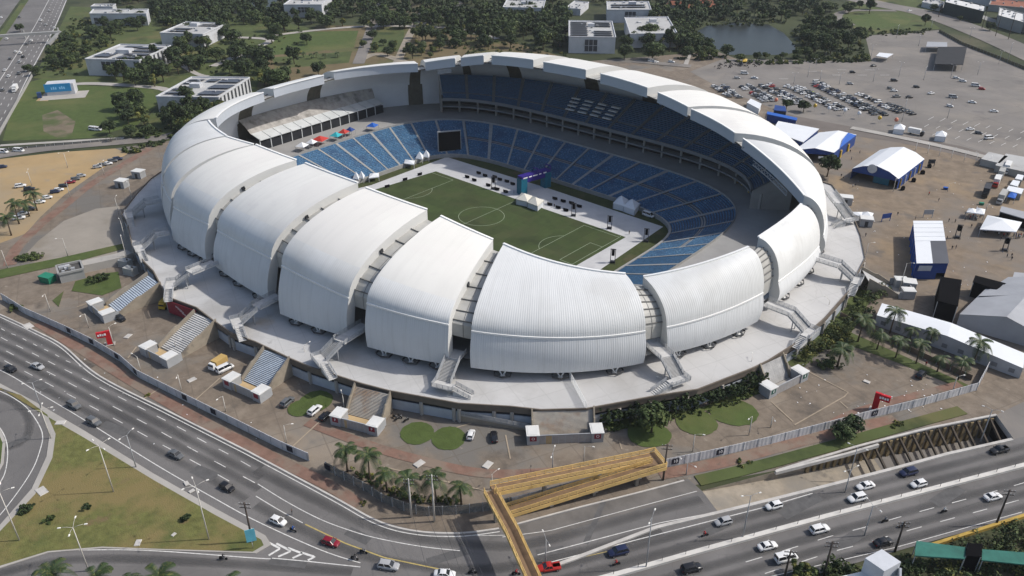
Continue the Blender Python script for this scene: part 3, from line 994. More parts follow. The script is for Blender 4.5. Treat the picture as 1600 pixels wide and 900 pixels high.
for (z0, z1, mi, off) in zz:
    b = MB()
    for i in range(n_pod):
        a, c = pod2[i], pod2[(i + 1) % n_pod]
        d = (c - a).normalized()
        nn = Vector((d.y, -d.x)) * off
        b.quad(V3(a + nn, z0), V3(c + nn, z0), V3(c + nn, z1), V3(a + nn, z1))
        if mi == 2:
            b.quad(V3(a + nn, z1), V3(c + nn, z1), V3(c - Vector((d.y, -d.x)) * 0.6, z1), V3(a - Vector((d.y, -d.x)) * 0.6, z1))
        if mi == 0:
            b.bar(V3(a, 5.75), V3(c, 5.75), 0.35, 0.5)
    b.build(names[mi], pm[mi], stadium)
b = MB()
for i in range(n_pod):
    a, c = pod2[i], pod2[(i + 1) % n_pod]
    for q in resample([V3(a, 0), V3(c, 0)], 9)[:]:
        b.box((q.x, q.y, 0), (0.7, 0.7, 4.0), 0)
b.build('podium_column', concrete, stadium)['kind'] = 'stuff'

# --- stands
ROWS = 24


def stand(name, t0, t1, f_in, f_out, z0, z1, rows, mats, aisle=0.0016, skip=(), nseg=5, seat_from=0):
    ta, tb = t0 + aisle * 4, t1 - aisle * 4
    ts = [lerp(ta, tb, i / nseg) for i in range(nseg + 1)]
    b = MB()

    def pt(t, r, z):
        q = f_in(t).lerp(f_out(t), r / rows)
        return Vector((q.x, q.y, z))
    for r in range(rows):
        z = lerp(z0, z1, r / rows)
        zn = lerp(z0, z1, (r + 1) / rows)
        b.grid([[pt(t, r, z) for t in ts], [pt(t, r + 0.45, z) for t in ts]], 1, smooth=False)
        if r in skip:
            b.grid([[pt(t, r + 0.45, z) for t in ts], [pt(t, r + 1, z) for t in ts]], 2, smooth=False)
        else:
            b.grid([[pt(t, r + 0.45, z) for t in ts], [pt(t, r + 0.5, z + 0.42) for t in ts], [pt(t, r + 0.95, z + 0.5) for t in ts], [pt(t, r + 1, z) for t in ts]], lambda i, j: 0, smooth=False)
        b.grid([[pt(t, r + 1, z) for t in ts], [pt(t, r + 1, zn) for t in ts]], 1, smooth=False)
    blk = b.build(name, mats, stadium)
    b = MB()
    for lo, hi in ((t0 - aisle * 4, t0 + aisle * 4),):
        rr = range(0, rows + 1, 2)
        b.grid([[pt(lo, r, lerp(z0, z1, r / rows) + 0.25) for r in rr], [pt(hi, r, lerp(z0, z1, r / rows) + 0.25) for r in rr]], 0, smooth=False)
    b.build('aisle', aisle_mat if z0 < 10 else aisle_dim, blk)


NB = 44
for i in range(NB):
    t0, t1 = 2 * PI * i / NB, 2 * PI * (i + 1) / NB
    dg = (math.degrees(t0) + 360) % 360
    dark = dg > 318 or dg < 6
    stand('lower_seating_block', t0, t1, first_row, top_row, 1.6, 9.5, ROWS, [blue_seat_shaded if dark else blue_seat, tread_mat, aisle_mat],
          aisle=0.0016 if dg % 20 > 6 else 0.0024, skip=(11, 12) if 10 < dg < 130 else ())
b = MB()
fr = lambda d: (lambda t: first_row(t) * (1 - d / 70))
b.grid([ring(fr(0.8), 0), ring(fr(0.8), 1.9)], 0, smooth=False)
b.grid([ring(fr(0.8), 1.9), ring(fr(0.0), 1.9)], 0, smooth=False)
b.grid([ring(fr(0.0), 1.9), ring(fr(0.0), 1.5)], 0, smooth=False)
b.build('pitch_wall', aisle_mat, stadium)
for s0, s1 in ((41, 136), (224, 319)):
    ZT = 26.5 if s0 < 180 else 22.5
    bk = (lambda t: polar(t, 113.5, 118.5, 91.5, 101.5, 2.6)) if s0 < 180 else (lambda t: polar(t, 111., 116., 89., 99., 2.6))
    nb = 14
    for i in range(nb):
        t0, t1 = rad(lerp(s0, s1, i / nb)), rad(lerp(s0, s1, (i + 1) / nb))
        stand('upper_seating_block', t0, t1, tier_front, bk, 16.6, ZT, 20, [blue_seat_shaded, tread_mat, aisle_mat], nseg=4, skip=(5,))
    tt = [rad(lerp(s0, s1, i / 40)) for i in range(41)]
    R_ = lambda fn, z: [Vector((*fn(t), z)) for t in tt]
    tf = lambda d: (lambda t: tier_front(t) * (1 + d / 85))
    b = MB()
    for z0, z1, d in ((16.1, 17.5, -0.4), (12.5, 13.1, 0.6)):
        b.grid([R_(tf(d), z0), R_(tf(d), z1)], 0, smooth=False)
        b.grid([R_(tf(d), z1), R_(tf(d + 0.5), z1)], 0, smooth=False)
        b.grid([R_(tf(d + 6), z0), R_(tf(d), z0)], 1, smooth=False)
        b.grid([R_(tf(d), z1 - 0.5), R_(tf(d + 6), z1 - 0.5)], 1, smooth=False)
    b.build('tier_balcony', [mat('balcony_edge', (0.21, 0.215, 0.22), 0.8, 0.12, 0.3), conc_floor], stadium)
    b = MB()
    b.grid([R_(tf(6), 9.5), R_(tf(6), 15.7)], 0, smooth=False)
    b.build('box_glazing', dark_void, stadium)
    b = MB()
    for i in range(0, 41, 2):
        q = tier_front(tt[i]) * (1 + 3.0 / 85)
        b.box((q.x, q.y, 9.5), (0.8, 0.8, 6.2))
    b.build('concourse_column', concrete, stadium)['kind'] = 'stuff'
    # end walls of the upper tier
    for t in (tt[0], tt[-1]):
        b = MB()
        a, c = tier_front(t), bk(t)
        b.quad(V3(a, 9.5), V3(c, 9.5), V3(c, ZT), V3(a, 16.6))
        b.build('tier_end_wall', concrete, stadium)
# white press seats in the far tier
b = MB()
c0 = at(942, 160, 22)
for i in range(4):
    for j in range(4):
        bkp = lambda t: polar(t, 113.5, 118.5, 91.5, 101.5, 2.6)
        t = math.atan2(c0.y, c0.x / 1.3) + (i - 1.5) * 0.062
        r = 5 + j * 2.3
        q = tier_front(t).lerp(bkp(t), r / 20)
        d = bkp(t + 0.01) - bkp(t - 0.01)
        b.box((q.x, q.y, 16.6 + 9.9 * r / 20 + 0.7), (4.6, 1.5, 0.5), math.atan2(d.y, d.x))
b.build('press_desk', mat('press_white', (0.6, 0.6, 0.6), 0.7), stadium)['kind'] = 'stuff'

# press gallery with slanted white roof at the left end
b = MB()
A, B_ = at(405, 217, 15), at(598, 159, 15)
d = (B_ - A).normalized()
nn = Vector((-d.y, d.x, 0))
if nn.x > 0:
    nn = -nn
L = (B_ - A).length
gal = MB()
gal.box(((A + B_) / 2 + nn * 5).to_tuple()[:2] + (9.5,), (L, 10, 3.8), math.atan2(d.y, d.x))
gl = gal.build('press_gallery', dark_void, stadium)
for i in range(13):
    p0, p1 = A + d * (L * i / 13 + 0.15), A + d * (L * (i + 1) / 13 - 0.15)
    m_ = MB()
    q = [p0 - nn * 0.5 + Vector((0, 0, -0.6)), p1 - nn * 0.5 + Vector((0, 0, -0.6)), p1 + nn * 6 + Vector((0, 0, 1.0)), p0 + nn * 6 + Vector((0, 0, 1.0))]
    m_.add(q + [v - Vector((0, 0, 0.3)) for v in q], [(0, 1, 2, 3), (7, 6, 5, 4), (0, 4, 5, 1), (1, 5, 6, 2), (2, 6, 7, 3), (3, 7, 4, 0)])
    m_.bar(p0, (p0.x, p0.y, 9.5), 0.35, 0.35)
    m_.build('roof_panel', mat('glass_roof_panel', (0.55, 0.57, 0.57), 0.4, 0.1, 0.2), gl)
m_ = MB()
f0, f1 = A + nn * 5.6 + Vector((0, 0, .6)), B_ + nn * 5.6 + Vector((0, 0, .6))
lo_, hi_ = [], []
for i in range(25):
    q = f0.lerp(f1, i / 24)
    t = min((rad(140 + k * .5) for k in range(170)), key=lambda a_: abs((oval(a_, 4.2) - q.xy).dot(d.xy)))
    w = oval(t, 4.4)
    lo_.append(q)
    hi_.append(Vector((w.x, w.y, 20.5)))
mid_ = [a_.lerp(c_, .5) + Vector((0, 0, .5)) for a_, c_ in zip(lo_, hi_)]
m_.grid([lo_, mid_, hi_], 0)
o = m_.build('gallery_roof', mat('stained_roof', (0.38, 0.36, 0.335), 0.9, 0.25, 0.4, patches=[((0.20, 0.19, 0.175), 0.16, 0.52, 0.64), ((0.42, 0.39, 0.34), 0.1, 0.58, 0.68)]), stadium)

# lettering-like truss strips under the roof edge
for pi_, f0, f1 in ((16, 0.15, 0.62), (9, 0.25, 0.8)):
    b = MB()
    pts = []
    for s in range(13):
        q = petal_par(PET[pi_], lerp(f0, f1, s / 12))
        w = oval(rad(q[0]), q[4] + 0.3)
        pts.append(Vector((w.x, w.y, q[5] - TH - 0.6)))
    for a, c in zip(pts, pts[1:]):
        b.bar(a, c, 0.2, 0.2)
        b.bar(a - Vector((0, 0, 1.6)), c - Vector((0, 0, 1.6)), 0.3, 0.3)
        b.bar(a, c - Vector((0, 0, 1.6)), 0.16, 0.16)
        b.bar(a, a - Vector((0, 0, 1.6)), 0.14, 0.14)
    b.build('lighting_truss', grey_steel, stadium)
# dark patch of weathered mark on the left shell and small vents on petal sides
for pi_ in (2, 3, 4, 5, 12, 13):
    q = petal_par(PET[pi_], 1.0)
    o_, i_ = section(rad(q[0] + 0.15), *q[1:])
    k = SK + 8
    b = MB()
    c = (o_[k] + i_[k]) / 2
    dirv = (o_[k + 1] - o_[k]).normalized()
    b.bar(c - dirv * 0.6, c + dirv * 0.6, 0.35, 1.1)
    b.build('side_vent', dark_void, stadium)
# ================================================================ stairs, gates, fences, poles
kiosk_white = mat('kiosk_white', (0.62, 0.62, 0.60), 0.6, 0.08, 0.4)
kiosk_grey = ribbed('kiosk_grey_sheet', (0.33, 0.34, 0.35), 0.4, 0.04, 0.5, var=0.12, vscale=0.4)
step_grey = mat('step_grey', (0.50, 0.495, 0.48), 0.85, 0.2, 0.4)
step_shade = mat('step_riser', (0.33, 0.325, 0.32), 0.85, 0.2, 0.4)  # darker copy of the step grey, riser shade put into the colour
step_blue = mat('step_blue', (0.40, 0.46, 0.53), 0.8, 0.15, 0.4)
step_rust = mat('step_rusty', (0.54, 0.49, 0.41), 0.85, 0.2, 0.3, patches=[((0.40, 0.24, 0.12), 0.25, 0.52, 0.7)])
ply = mat('plywood', (0.45, 0.33, 0.18), 0.85, 0.15, 0.3)
red_sign = mat('crimson_sign', (0.22, 0.02, 0.035), 0.5, 0.1, 1)
green_sign = mat('dark_green_sign', (0.02, 0.09, 0.07), 0.5, 0.1, 1)
navy_sign = mat('navy_sign', (0.012, 0.016, 0.03), 0.5, 0.1, 1)
sign_white = mat('sign_white', (0.78, 0.78, 0.78), 0.6, 0.03, 1)
red_mat = mat('bright_red', (0.50, 0.012, 0.02), 0.4, 0.1, 1)


def frame2(p, q):
    d = (q - p)
    d.z = 0
    d.normalize()
    return d, Vector((-d.y, d.x, 0))


def gate_stair(label, top, bot, w, sm, letter=None, sgn=None, front=None, depth=5.0, ply_part=True):
    """wide stair from the ground up to the podium with a gate enclosure and two kiosks at its foot"""
    T, B0 = at(*top, 5.5), at(*bot, 0)
    d, s = frame2(T, B0)        # d points outward
    run = (Vector((B0.x, B0.y, 0)) - Vector((T.x, T.y, 0))).length
    fw = w + 2.5
    if front:
        f0, f1 = at(*front[0]), at(*front[1])
        e, g = frame2(f0, f1)
        d = g if g.dot(d) > 0 else -g
        F = (f0 + f1) / 2
        fw = max(w, (f1 - f0).length)
        full = (F - T).dot(d)
        run = full - depth
        c_ = F - d * full
        T = Vector((lerp(T.x, c_.x, .6), lerp(T.y, c_.y, .6), T.z))
    t = thing('gate_stair', label, 'staircase', (T.x, T.y, 0), math.atan2(d.y, d.x), 'gated stairs from the forecourt to the podium')
    n = 22
    b = MB()
    for i in range(n):
        x0, x1 = run * i / n, run * (i + 1) / n
        z = 5.5 * (1 - (i + 1) / n)
        if i == n // 2:
            mi = 2
        b.add([(x0, -w / 2, z), (x1, -w / 2, z), (x1, w / 2, z), (x0, w / 2, z)], [(0, 1, 2, 3)], 0)
        zt = 5.5 * (1 - i / n)
        b.add([(x0, -w / 2, z), (x0, w / 2, z), (x0, w / 2, zt), (x0, -w / 2, zt)], [(0, 1, 2, 3)], 1)
    b.build('steps', [sm, step_shade], t)
    for sg in (-1, 1):
        b = MB()
        y = sg * (w / 2 + 0.25)
        pts = [(0, 6.6), (run * 0.45, 6.6 - 5.5 * 0.45 + 0.1), (run * 0.55, 6.6 - 5.5 * 0.45), (run, 1.2), (run, 0), (0, 0)]
        vs = [(x, y - 0.2, z) for x, z in pts] + [(x, y + 0.2, z) for x, z in pts]
        k = len(pts)
        b.add(vs, [tuple(range(k)), tuple(range(2 * k - 1, k - 1, -1))] + [(i, i + k, (i + 1) % k + k, (i + 1) % k) for i in range(k)])
        b.build('side_wall', beige_conc, t)
    xo = run + depth
    kw = 3.0
    for sg in (-1, 1):
        b = MB()
        y = sg * (fw / 2 - kw / 2)
        b.box((xo - 1.9, y, 0), (3.8, kw, 2.8), 0, 0)
        k_ = b.build('kiosk', kiosk_grey, t)
        b = MB()
        b.box((xo - 1.9, y, 2.802), (4.1, kw + 0.3, 0.25), 0, 0)
        b.box((xo - 1.9, y, 3.052), (3.4, kw - 0.5, 0.06), 0, 0)
        b.build('kiosk_roof', kiosk_white, k_)
        if sgn:
            b = MB()
            b.box((xo - 0.02, y, 1.2), (0.12, 1.7, 1.5), 0, 0)
            k2 = b.build('sign_panel', sgn, k_)
            if letter:
                lettering(letter, 1.1, sign_white, k_, (xo + 0.06, y, 1.95), (PI / 2, 0, PI / 2))
    b = MB()
    wi = fw - 2 * kw + 0.1
    for i in range(8):
        y0 = -wi / 2 + wi * i / 8
        b.box((xo - 0.3, y0 + wi / 16, 0.05), (0.12, wi / 8 - 0.12, 2.5), 0, 1 if (i == 1 and ply_part) else 0)
    b.build('gate', [mat('gate_sheet', (0.34, 0.325, 0.315), 0.6, 0.15, 0.5), ply], t)
    b = MB()
    b.bar((xo - 0.3, -wi / 2, 2.7), (xo - 0.3, wi / 2, 2.7), 0.25, 0.25)
    for i in range(9):
        y0 = -wi / 2 + wi * i / 8
        b.bar((xo - 0.3, y0, 0), (xo - 0.3, y0, 2.7), 0.14)
    b.build('gate_frame', grey_steel, t)
    for sg in (-1, 1):
        b = MB()
        y = sg * (w / 2 + 0.25)
        b.box(((run + xo - 3.8) / 2, sg * (fw / 2 - 0.3), 0), (max(0.4, xo - 3.8 - run), 0.15, 2.4))
        b.build('side_fence', kiosk_grey, t)
    b = MB()
    b.add([(run, -w / 2, 0.16), (xo - 0.5, -w / 2, 0.16), (xo - 0.5, w / 2, 0.16), (run, w / 2, 0.16)], [(0, 1, 2, 3)])
    b.build('lower_landing', ply if ply_part else concrete, t)
    return t


gate_stair('pale gated stair below the front of the stadium beside two round lawns', (585, 610), (561, 652), 10.0, step_rust, 'F', red_sign, ((515, 663), (588, 682)), 5.0)
gate_stair('broad rust stained stair with white kiosks below the middle of the podium front', (882, 641), (884, 682), 15.2, step_rust, 'O', red_sign, ((822, 696), (941, 691)), 3.2)
gate_stair('blue grey gated stair behind the white truck and van', (432, 553), (392, 599), 9.5, step_blue, None, red_sign, ((350, 605), (408, 631)), 4.5)
gate_stair('long grey gated stair beside the crimson wall panel', (318, 494), (269, 546), 9.5, step_grey, None, None, ((222, 555), (265, 577)), 5.0)
gate_stair('blue stepped stair nearest the sand lot with a black car parked at its kiosk', (239, 435), (186, 482), 9.0, step_blue, None, None, ((140, 485), (165, 507)), 5.0)
gate_stair('pale stair with dark green signs between the hedge and the shrubbery', (1200, 566), (1217, 597), 9.0, step_grey, 'E', green_sign, ((1205, 622), (1265, 592)), 3.5, ply_part=False)
gate_stair('grey stair beside the blue and white event hall', (1352, 430), (1396, 455), 8.0, step_grey, None, None, depth=5.0, ply_part=False)


def rail(b, a, c, h=1.15, step=1.6, mi=0):
    for z in (h, h * 0.72, h * 0.44, h * 0.16):
        b.bar(a + Vector((0, 0, z)), c + Vector((0, 0, z)), 0.09, 0.12, mi)
    for q in resample([a, c], step) + [c]:
        b.bar(q, q + Vector((0, 0, h)), 0.1, 0.1, mi)


def bridge_stair(label, p0, p1, p2, w=4.2, side=1, ztop=10.6, zland=7.2):
    """steel bridge from a gap in the roof shells: deck, flight down to a landing, side flight to the podium"""
    A, B_, C_ = at(*p0, ztop), at(*p1, ztop), at(*p2, zland)
    t = thing('bridge_stair', label, 'staircase', (B_.x, B_.y, 5.5), 0, 'steel stair bridges from the podium into the shells')
    o = Vector((B_.x, B_.y, 5.5))
    A, B_, C_ = A - o, B_ - o, C_ - o
    u, s = frame2(A, C_)
    # keep one straight line in plan
    L1 = max(3.0, (Vector((B_.x - A.x, B_.y - A.y, 0))).length)
    u1, s1 = frame2(A, B_)
    u2, s2 = frame2(B_, C_)
    L2 = max(5.0, (Vector((C_.x - B_.x, C_.y - B_.y, 0))).length - 2.6)
    b = MB()
    b.bar(A, B_, w, 0.35)
    b.build('deck', step_grey, t)
    b = MB()
    n = 18
    for i in range(n):
        c = B_ + u2 * (L2 * (i + 0.5) / n)
        z = lerp(B_.z, C_.z, (i + 0.5) / n)
        b.box((c.x, c.y, z - 0.12), (L2 / n * 0.62, w - 0.5, 0.14), math.atan2(u2.y, u2.x), 0 if i != n // 2 else 0)
    Cz = Vector((B_.x + u2.x * L2, B_.y + u2.y * L2, C_.z))
    for sg in (-1, 1):
        b.bar(B_ + s2 * sg * (w / 2 - 0.1), Cz + s2 * sg * (w / 2 - 0.1), 0.2, 0.55, 1)
    b.bar(B_ - Vector((0, 0, 0.45)), Cz - Vector((0, 0, 0.45)), w - 0.5, 0.08, 2)
    b.build('flight', [step_grey, grey_steel, step_shade], t)
    b = MB()
    l0, l1 = Cz, Cz + u2 * 2.8
    b.bar(l0 + s2 * side * 0.8, l1 + s2 * side * 0.8, w + 1.6, 0.3)
    b.build('landing', step_grey, t)
    b = MB()
    m0 = (l0 + l1) / 2 - u2 * 0.2 + s2 * side * (w / 2 + 1.6)
    rz = math.atan2(s2.y * side, s2.x * side)
    zr = l0.z
    for i in range(8):
        c = m0 + s2 * side * (0.62 * (i + 0.5))
        b.box((c.x, c.y, 0.0), (0.6, 2.3, zr * (1 - (i + 1) / 8.5)), rz)
    b.build('side_flight', step_grey, t)
    b = MB()
    up = Vector((0, 0, 0.15))
    for sg in (-1, 1):
        rail(b, A + s1 * sg * w / 2 + up, B_ + s1 * sg * w / 2 + up)
        rail(b, B_ + s2 * sg * w / 2 + up, Cz + s2 * sg * w / 2 + up)
    rail(b, l1 - s2 * side * w / 2 + up, l1 + s2 * side * (w / 2 + 1.6) + up)
    rail(b, l0 - s2 * side * w / 2 + up, l1 - s2 * side * w / 2 + up)
    e = m0 + s2 * side * 5
    for sg in (-1.2, 1.2):
        rail(b, m0 + u2 * sg + up, Vector((e.x, e.y, 0.1)) + u2 * sg)
    b.build('railing', grey_steel, t)
    b = MB()
    for f in (0.25, 0.95):
        c = B_.lerp(Cz, f)
        for sg in (-1, 1):
            b.bar((c.x + s2.x * sg * 1.1, c.y + s2.y * sg * 1.1, 0), c + s2 * sg * 1.1, 0.25)
    b.build('support_leg', grey_steel, t)
    return t


bridge_stair('steel stair bridge landing just left of the tall front bay near two round lawns', (718, 548), (707, 561), (686, 606), side=1)
bridge_stair('steel stair bridge landing above the dark podium windows at the front', (572, 508), (530, 534), (500, 561), side=1)
bridge_stair('steel stair bridge ending above the long clipped hedge', (1008, 528), (1042, 558), (1068, 597), side=-1)
bridge_stair('steel stair bridge ending above the shrubbery and date palm', (1196, 474), (1237, 490), (1273, 521), side=-1)
bridge_stair('steel stair bridge at the event side beside the white canopies', (1276, 404), (1312, 415), (1340, 437), side=-1)
bridge_stair('steel stair bridge above the stair of the white truck', (436, 462), (400, 480), (362, 505), side=1)
bridge_stair('steel stair bridge above the crimson wall panel', (336, 410), (296, 426), (266, 444), side=1)
bridge_stair('steel stair bridge above the generator yard', (264, 363), (243, 367), (213, 388), side=1)
bridge_stair('steel stair bridge nearest the sand lot', (250, 313), (227, 318), (197, 336), side=1)
bridge_stair('steel stair bridge farthest back on the event side', (1296, 300), (1310, 318), (1335, 345), side=-1)

# crimson wall panel with pale mark, hung on the podium front
t = thing('wall_panel', 'large crimson panel with a pale mark hung on the podium front', 'banner')
b = MB()
A, B_ = at(262, 467, 5.4), at(308, 484, 5.4)
u, s = frame2(A, B_)
out = Vector((u.y, -u.x, 0)) * 0.55
b.bar(A + out - Vector((0, 0, 2.4)), B_ + out - Vector((0, 0, 2.4)), 0.12, 4.6)
b.build('panel', red_sign, t)
b = MB()
c = A.lerp(B_, 0.42) + out + out.normalized() * 0.08 - Vector((0, 0, 2.2))
for k_, (dx, dz, l) in enumerate(((-1.6, 1.0, 1.5), (-0.8, 0.5, 1.8), (0.0, 0.0, 1.8), (0.9, -0.7, 1.6))):
    p0 = c + u * dx + Vector((0, 0, dz))
    b.bar(p0, p0 + u * l - Vector((0, 0, 0.5)), 0.06, 0.5)
b.build('emblem', mat('pale_pink', (0.55, 0.42, 0.42), 0.6), t)

# ----------------------------------------------------------------- fences
fence_sheet = ribbed('fence_sheet', (0.52, 0.52, 0.53), 1.1, 0.02, 0.5, var=0.12, vscale=0.35, patch=[((0.42, 0.42, 0.43), 0.2, 0.52, 0.6)])


def fence(label, base, h, m, signs=(), post=4.0, name='boundary_fence'):
    t = thing(name, label, 'fence')
    P = resample(px(*base), 0.6)
    b = MB()
    rows = [[(p.x, p.y, 0.05) for p in P], [(p.x, p.y, h) for p in P]]
    U = [i * 0.6 for i in range(len(P))]
    rows2 = []
    for z in (0.05, h):
        rows2.append(z)
    L, R = [], []
    for i, p in enumerate(P):
        d, s = frame2(P[max(i - 1, 0)], P[min(i + 1, len(P) - 1)])
        L.append(s * 0.06)
    prof = [(0.05, 1), (h, 1), (h, -1), (0.05, -1)]
    b.grid([[Vector((p.x, p.y, z)) + l * sg for p, l in zip(P, L)] for z, sg in prof], 0, smooth=False, uvs=[[(u, z) for u in U] for z, sg in prof])
    b.build('panelling', m, t)
    b = MB()
    for q in resample(P, post):
        i = min(range(len(P)), key=lambda j: (P[j] - q).length_squared)
        d, s = frame2(P[max(i - 1, 0)], P[min(i + 1, len(P) - 1)])
        b.box((q.x, q.y, 0), (0.12, 0.3, h + 0.06), math.atan2(d.y, d.x))
    b.build('post', grey_steel, t)['kind'] = 'stuff'
    for (x, y, txt) in signs:
        q = at(x, y, h * 0.55)
        i = min(range(len(P)), key=lambda j: (P[j].xy - q.xy).length_squared)
        i = max(1, min(len(P) - 2, i))
        d, s = frame2(P[i - 1], P[i + 1])
        nn = s if s.dot(CAM - P[i]) > 0 else -s
        c = Vector((P[i].x, P[i].y, h * 0.55)) + nn * 0.14
        b = MB()
        b.bar(c - d * 0.95, c + d * 0.95, 0.06, h * 0.62)
        sg = b.build('sign_panel', navy_sign, t)
        if txt:
            ex = Vector((-nn.y, nn.x, 0))
            lo = lettering(txt, h * 0.46, sign_white, sg, c + nn * 0.06, (PI / 2, 0, math.atan2(ex.y, ex.x)))
    return t


fence('long grey sheet fence along the curved road on the left', [(5, 469), (40, 491), (107, 521), (150, 542), (190, 566), (217, 590), (292, 628), (400, 682), (440, 702), (486, 722)], 2.6, fence_sheet,
      [(110, 514, ''), (148, 531, ''), (184, 555, ''), (214, 578, ''), (292, 619, ''), (339, 640, ''), (456, 699, '')])
mesh_fence = mat('mesh_fence', (0.17, 0.175, 0.17), 0.7, 0.3, 0.25, alpha=0.62)
fence('see-through wire mesh fence in front of the row of palms', [(510, 735), (540, 751), (572, 768), (600, 786), (632, 798), (665, 806), (720, 803), (770, 797), (800, 790)], 2.6, mesh_fence, [(512, 728, '')], 3.0)
fence('grey sheet fence under the yellow ramp', [(800, 790), (870, 771), (940, 753), (1022, 734)], 2.4, fence_sheet)
fence('grey sheet fence with numbered gates beside the red pylon on the right', [(1022, 734), (1122, 713), (1200, 695), (1300, 669), (1360, 653), (1440, 634), (1525, 610)], 2.6, fence_sheet,
      [(1055, 722, '10'), (1125, 704, '10'), (1303, 658, '11'), (1365, 643, '11')])
fence('short grey fence return at the lane corner by the long white tent', [(1525, 610), (1543, 576)], 2.6, fence_sheet)
fence('brown wall along the palm lane beside the long white tent', [(1312, 495), (1400, 540), (1460, 568), (1520, 596)], 1.8, mat('brown_lane_wall', (0.16, 0.12, 0.09), 0.9, 0.2, 0.3), name='lane_wall')
fence('low roadside guard wall beside the highway', [(0, 210), (20, 175), (40, 140), (52, 118)], 2.0, mat('highway_guard', (0.35, 0.34, 0.33), 0.9), name='guard_wall')
fence('thin grey railing between the sand lot and the road behind it', [(0, 236), (90, 228), (190, 219)], 1.3, mesh_fence, name='lot_railing')
fence('low fence of the car park along the far avenue', [(1467, 50), (1503, 70), (1560, 92), (1640, 125)], 2.0, mat('lot_hedge_fence', (0.13, 0.115, 0.07), 0.9, 0.3, 0.2), name='lot_fence')

# avenue median wall and kerb walls
t = thing('median_wall', 'long white concrete median wall dividing the avenue', 'wall')
b = MB()
strip(b, resample(px((880, 922), (975, 897), (1087, 865), (1200, 834), (1300, 807), (1400, 781), (1500, 755), (1600, 729), (1700, 702)), 3), 1.1, 0.75, z0=0)
b.build('wall', mat('whitewashed_concrete', (0.56, 0.54, 0.50), 0.85, 0.15, 0.25), t)
b = MB()
for q in resample(px((880, 922), (1200, 834), (1600, 729)), 5.5):
    b.tube([(q.x, q.y, 0.7), (q.x, q.y, 1.9)], 0.06, 5)
b.build('marker_post', dark_steel, t)['kind'] = 'stuff'
t = thing('verge_wall', 'yellow painted low wall edging the near side of the avenue', 'wall')
b = MB()
strip(b, resample(px((1440, 859), (1500, 840), (1600, 808), (1700, 776)), 3), 0.7, 0.8, z0=0)
b.build('wall', mat('yellow_wall', (0.42, 0.28, 0.06), 0.8, 0.3, 0.3), t)
b = MB()
strip(b, resample(px((1090, 752), (1150, 738), (1211, 722), (1320, 692), (1420, 664), (1505, 641)), 2), 3.4, 0.25, z0=0)
b.build('trench_verge_lawn', grass_wild, kind='structure')
t = thing('verge_wall', 'white retaining wall top beside the grass strip above the underpass', 'wall')
b = MB()
strip(b, resample(px((1211, 741), (1320, 713), (1372, 698)), 2), 0.6, 0.9, z0=0)
b.build('wall', kerb_mat, t)
# ================================================================ yellow footbridge
yel = mat('bridge_yellow', (0.66, 0.45, 0.17), 0.5, 0.2, 0.3, patches=[((0.42, 0.25, 0.08), 0.6, 0.62, 0.75)])
rust = mat('bridge_deck', (0.2, 0.13, 0.075), 0.85, 0.25, 0.5)
t = thing('footbridge', 'yellow steel pedestrian bridge with a doubled back ramp crossing the avenue', 'footbridge')
zb = 7.2


def span(path, w, parent, h=1.7):
    d0 = MB()
    for a, c in zip(path, path[1:]):
        d0.bar(a, c, w - 0.1, 0.35)
    d0.build('deck', rust, parent)
    for sg in (-1, 1):
        b = MB()
        for a, c in zip(path, path[1:]):
            d, s = frame2(a, c)
            o = s * sg * w / 2
            b.bar(a + o + Vector((0, 0, -0.15)), c + o + Vector((0, 0, -0.15)), 0.14, 0.95)
            for z in (0.75, 1.1, 1.45):
                b.bar(a + o + Vector((0, 0, z)), c + o + Vector((0, 0, z)), 0.09, 0.13 if z < 1.4 else 0.26)
            for q in resample([a, c], 2.2):
                b.bar(q + o, q + o + Vector((0, 0, 1.5)), 0.1)
        b.build('railing', yel, parent)


J = at(769, 766, zb)                     # junction of bridge and upper ramp
K1 = at(1012, 716, 4.3)
K2 = at(1014, 724, 4.3)
G2 = at(792, 801, 0.6)
main = [at(765, 768, zb), at(800, 832, zb), at(833, 905, zb), at(890, 1040, zb)]
span(main, 2.6, t)
span([J, K1], 2.6, t)
dd, ss = frame2(J, K1)
K2b = K1 - ss * 3.2 if (K1 - ss * 3.2 - CAM).length < (K1 - CAM).length else K1 + ss * 3.2
span([K2b, G2], 2.6, t)
b = MB()
b.bar(K1 + dd * 1.2 + (K1 - K2b).normalized() * 1.3, K2b + dd * 1.2 - (K1 - K2b).normalized() * 1.3, 2.6, 0.35)
b.build('landing', rust, t)
b = MB()
e0, e1 = K1 + dd * 2.5 + (K1 - K2b).normalized() * 1.3, K2b + dd * 2.5 - (K1 - K2b).normalized() * 1.3
for z, h_ in ((-0.15, 0.95), (0.75, 0.13), (1.1, 0.13), (1.45, 0.26)):
    b.bar(e0 + Vector((0, 0, z)), e1 + Vector((0, 0, z)), 0.12, h_)
for k_, z in ((e0, K1), (e1, K2b)):
    for zz_, h_ in ((-0.15, 0.95), (0.75, 0.13), (1.1, 0.13), (1.45, 0.26)):
        b.bar(k_ + Vector((0, 0, zz_)), k_ - dd * 2.6 + Vector((0, 0, zz_)), 0.12, h_)
b.build('railing', yel, t)
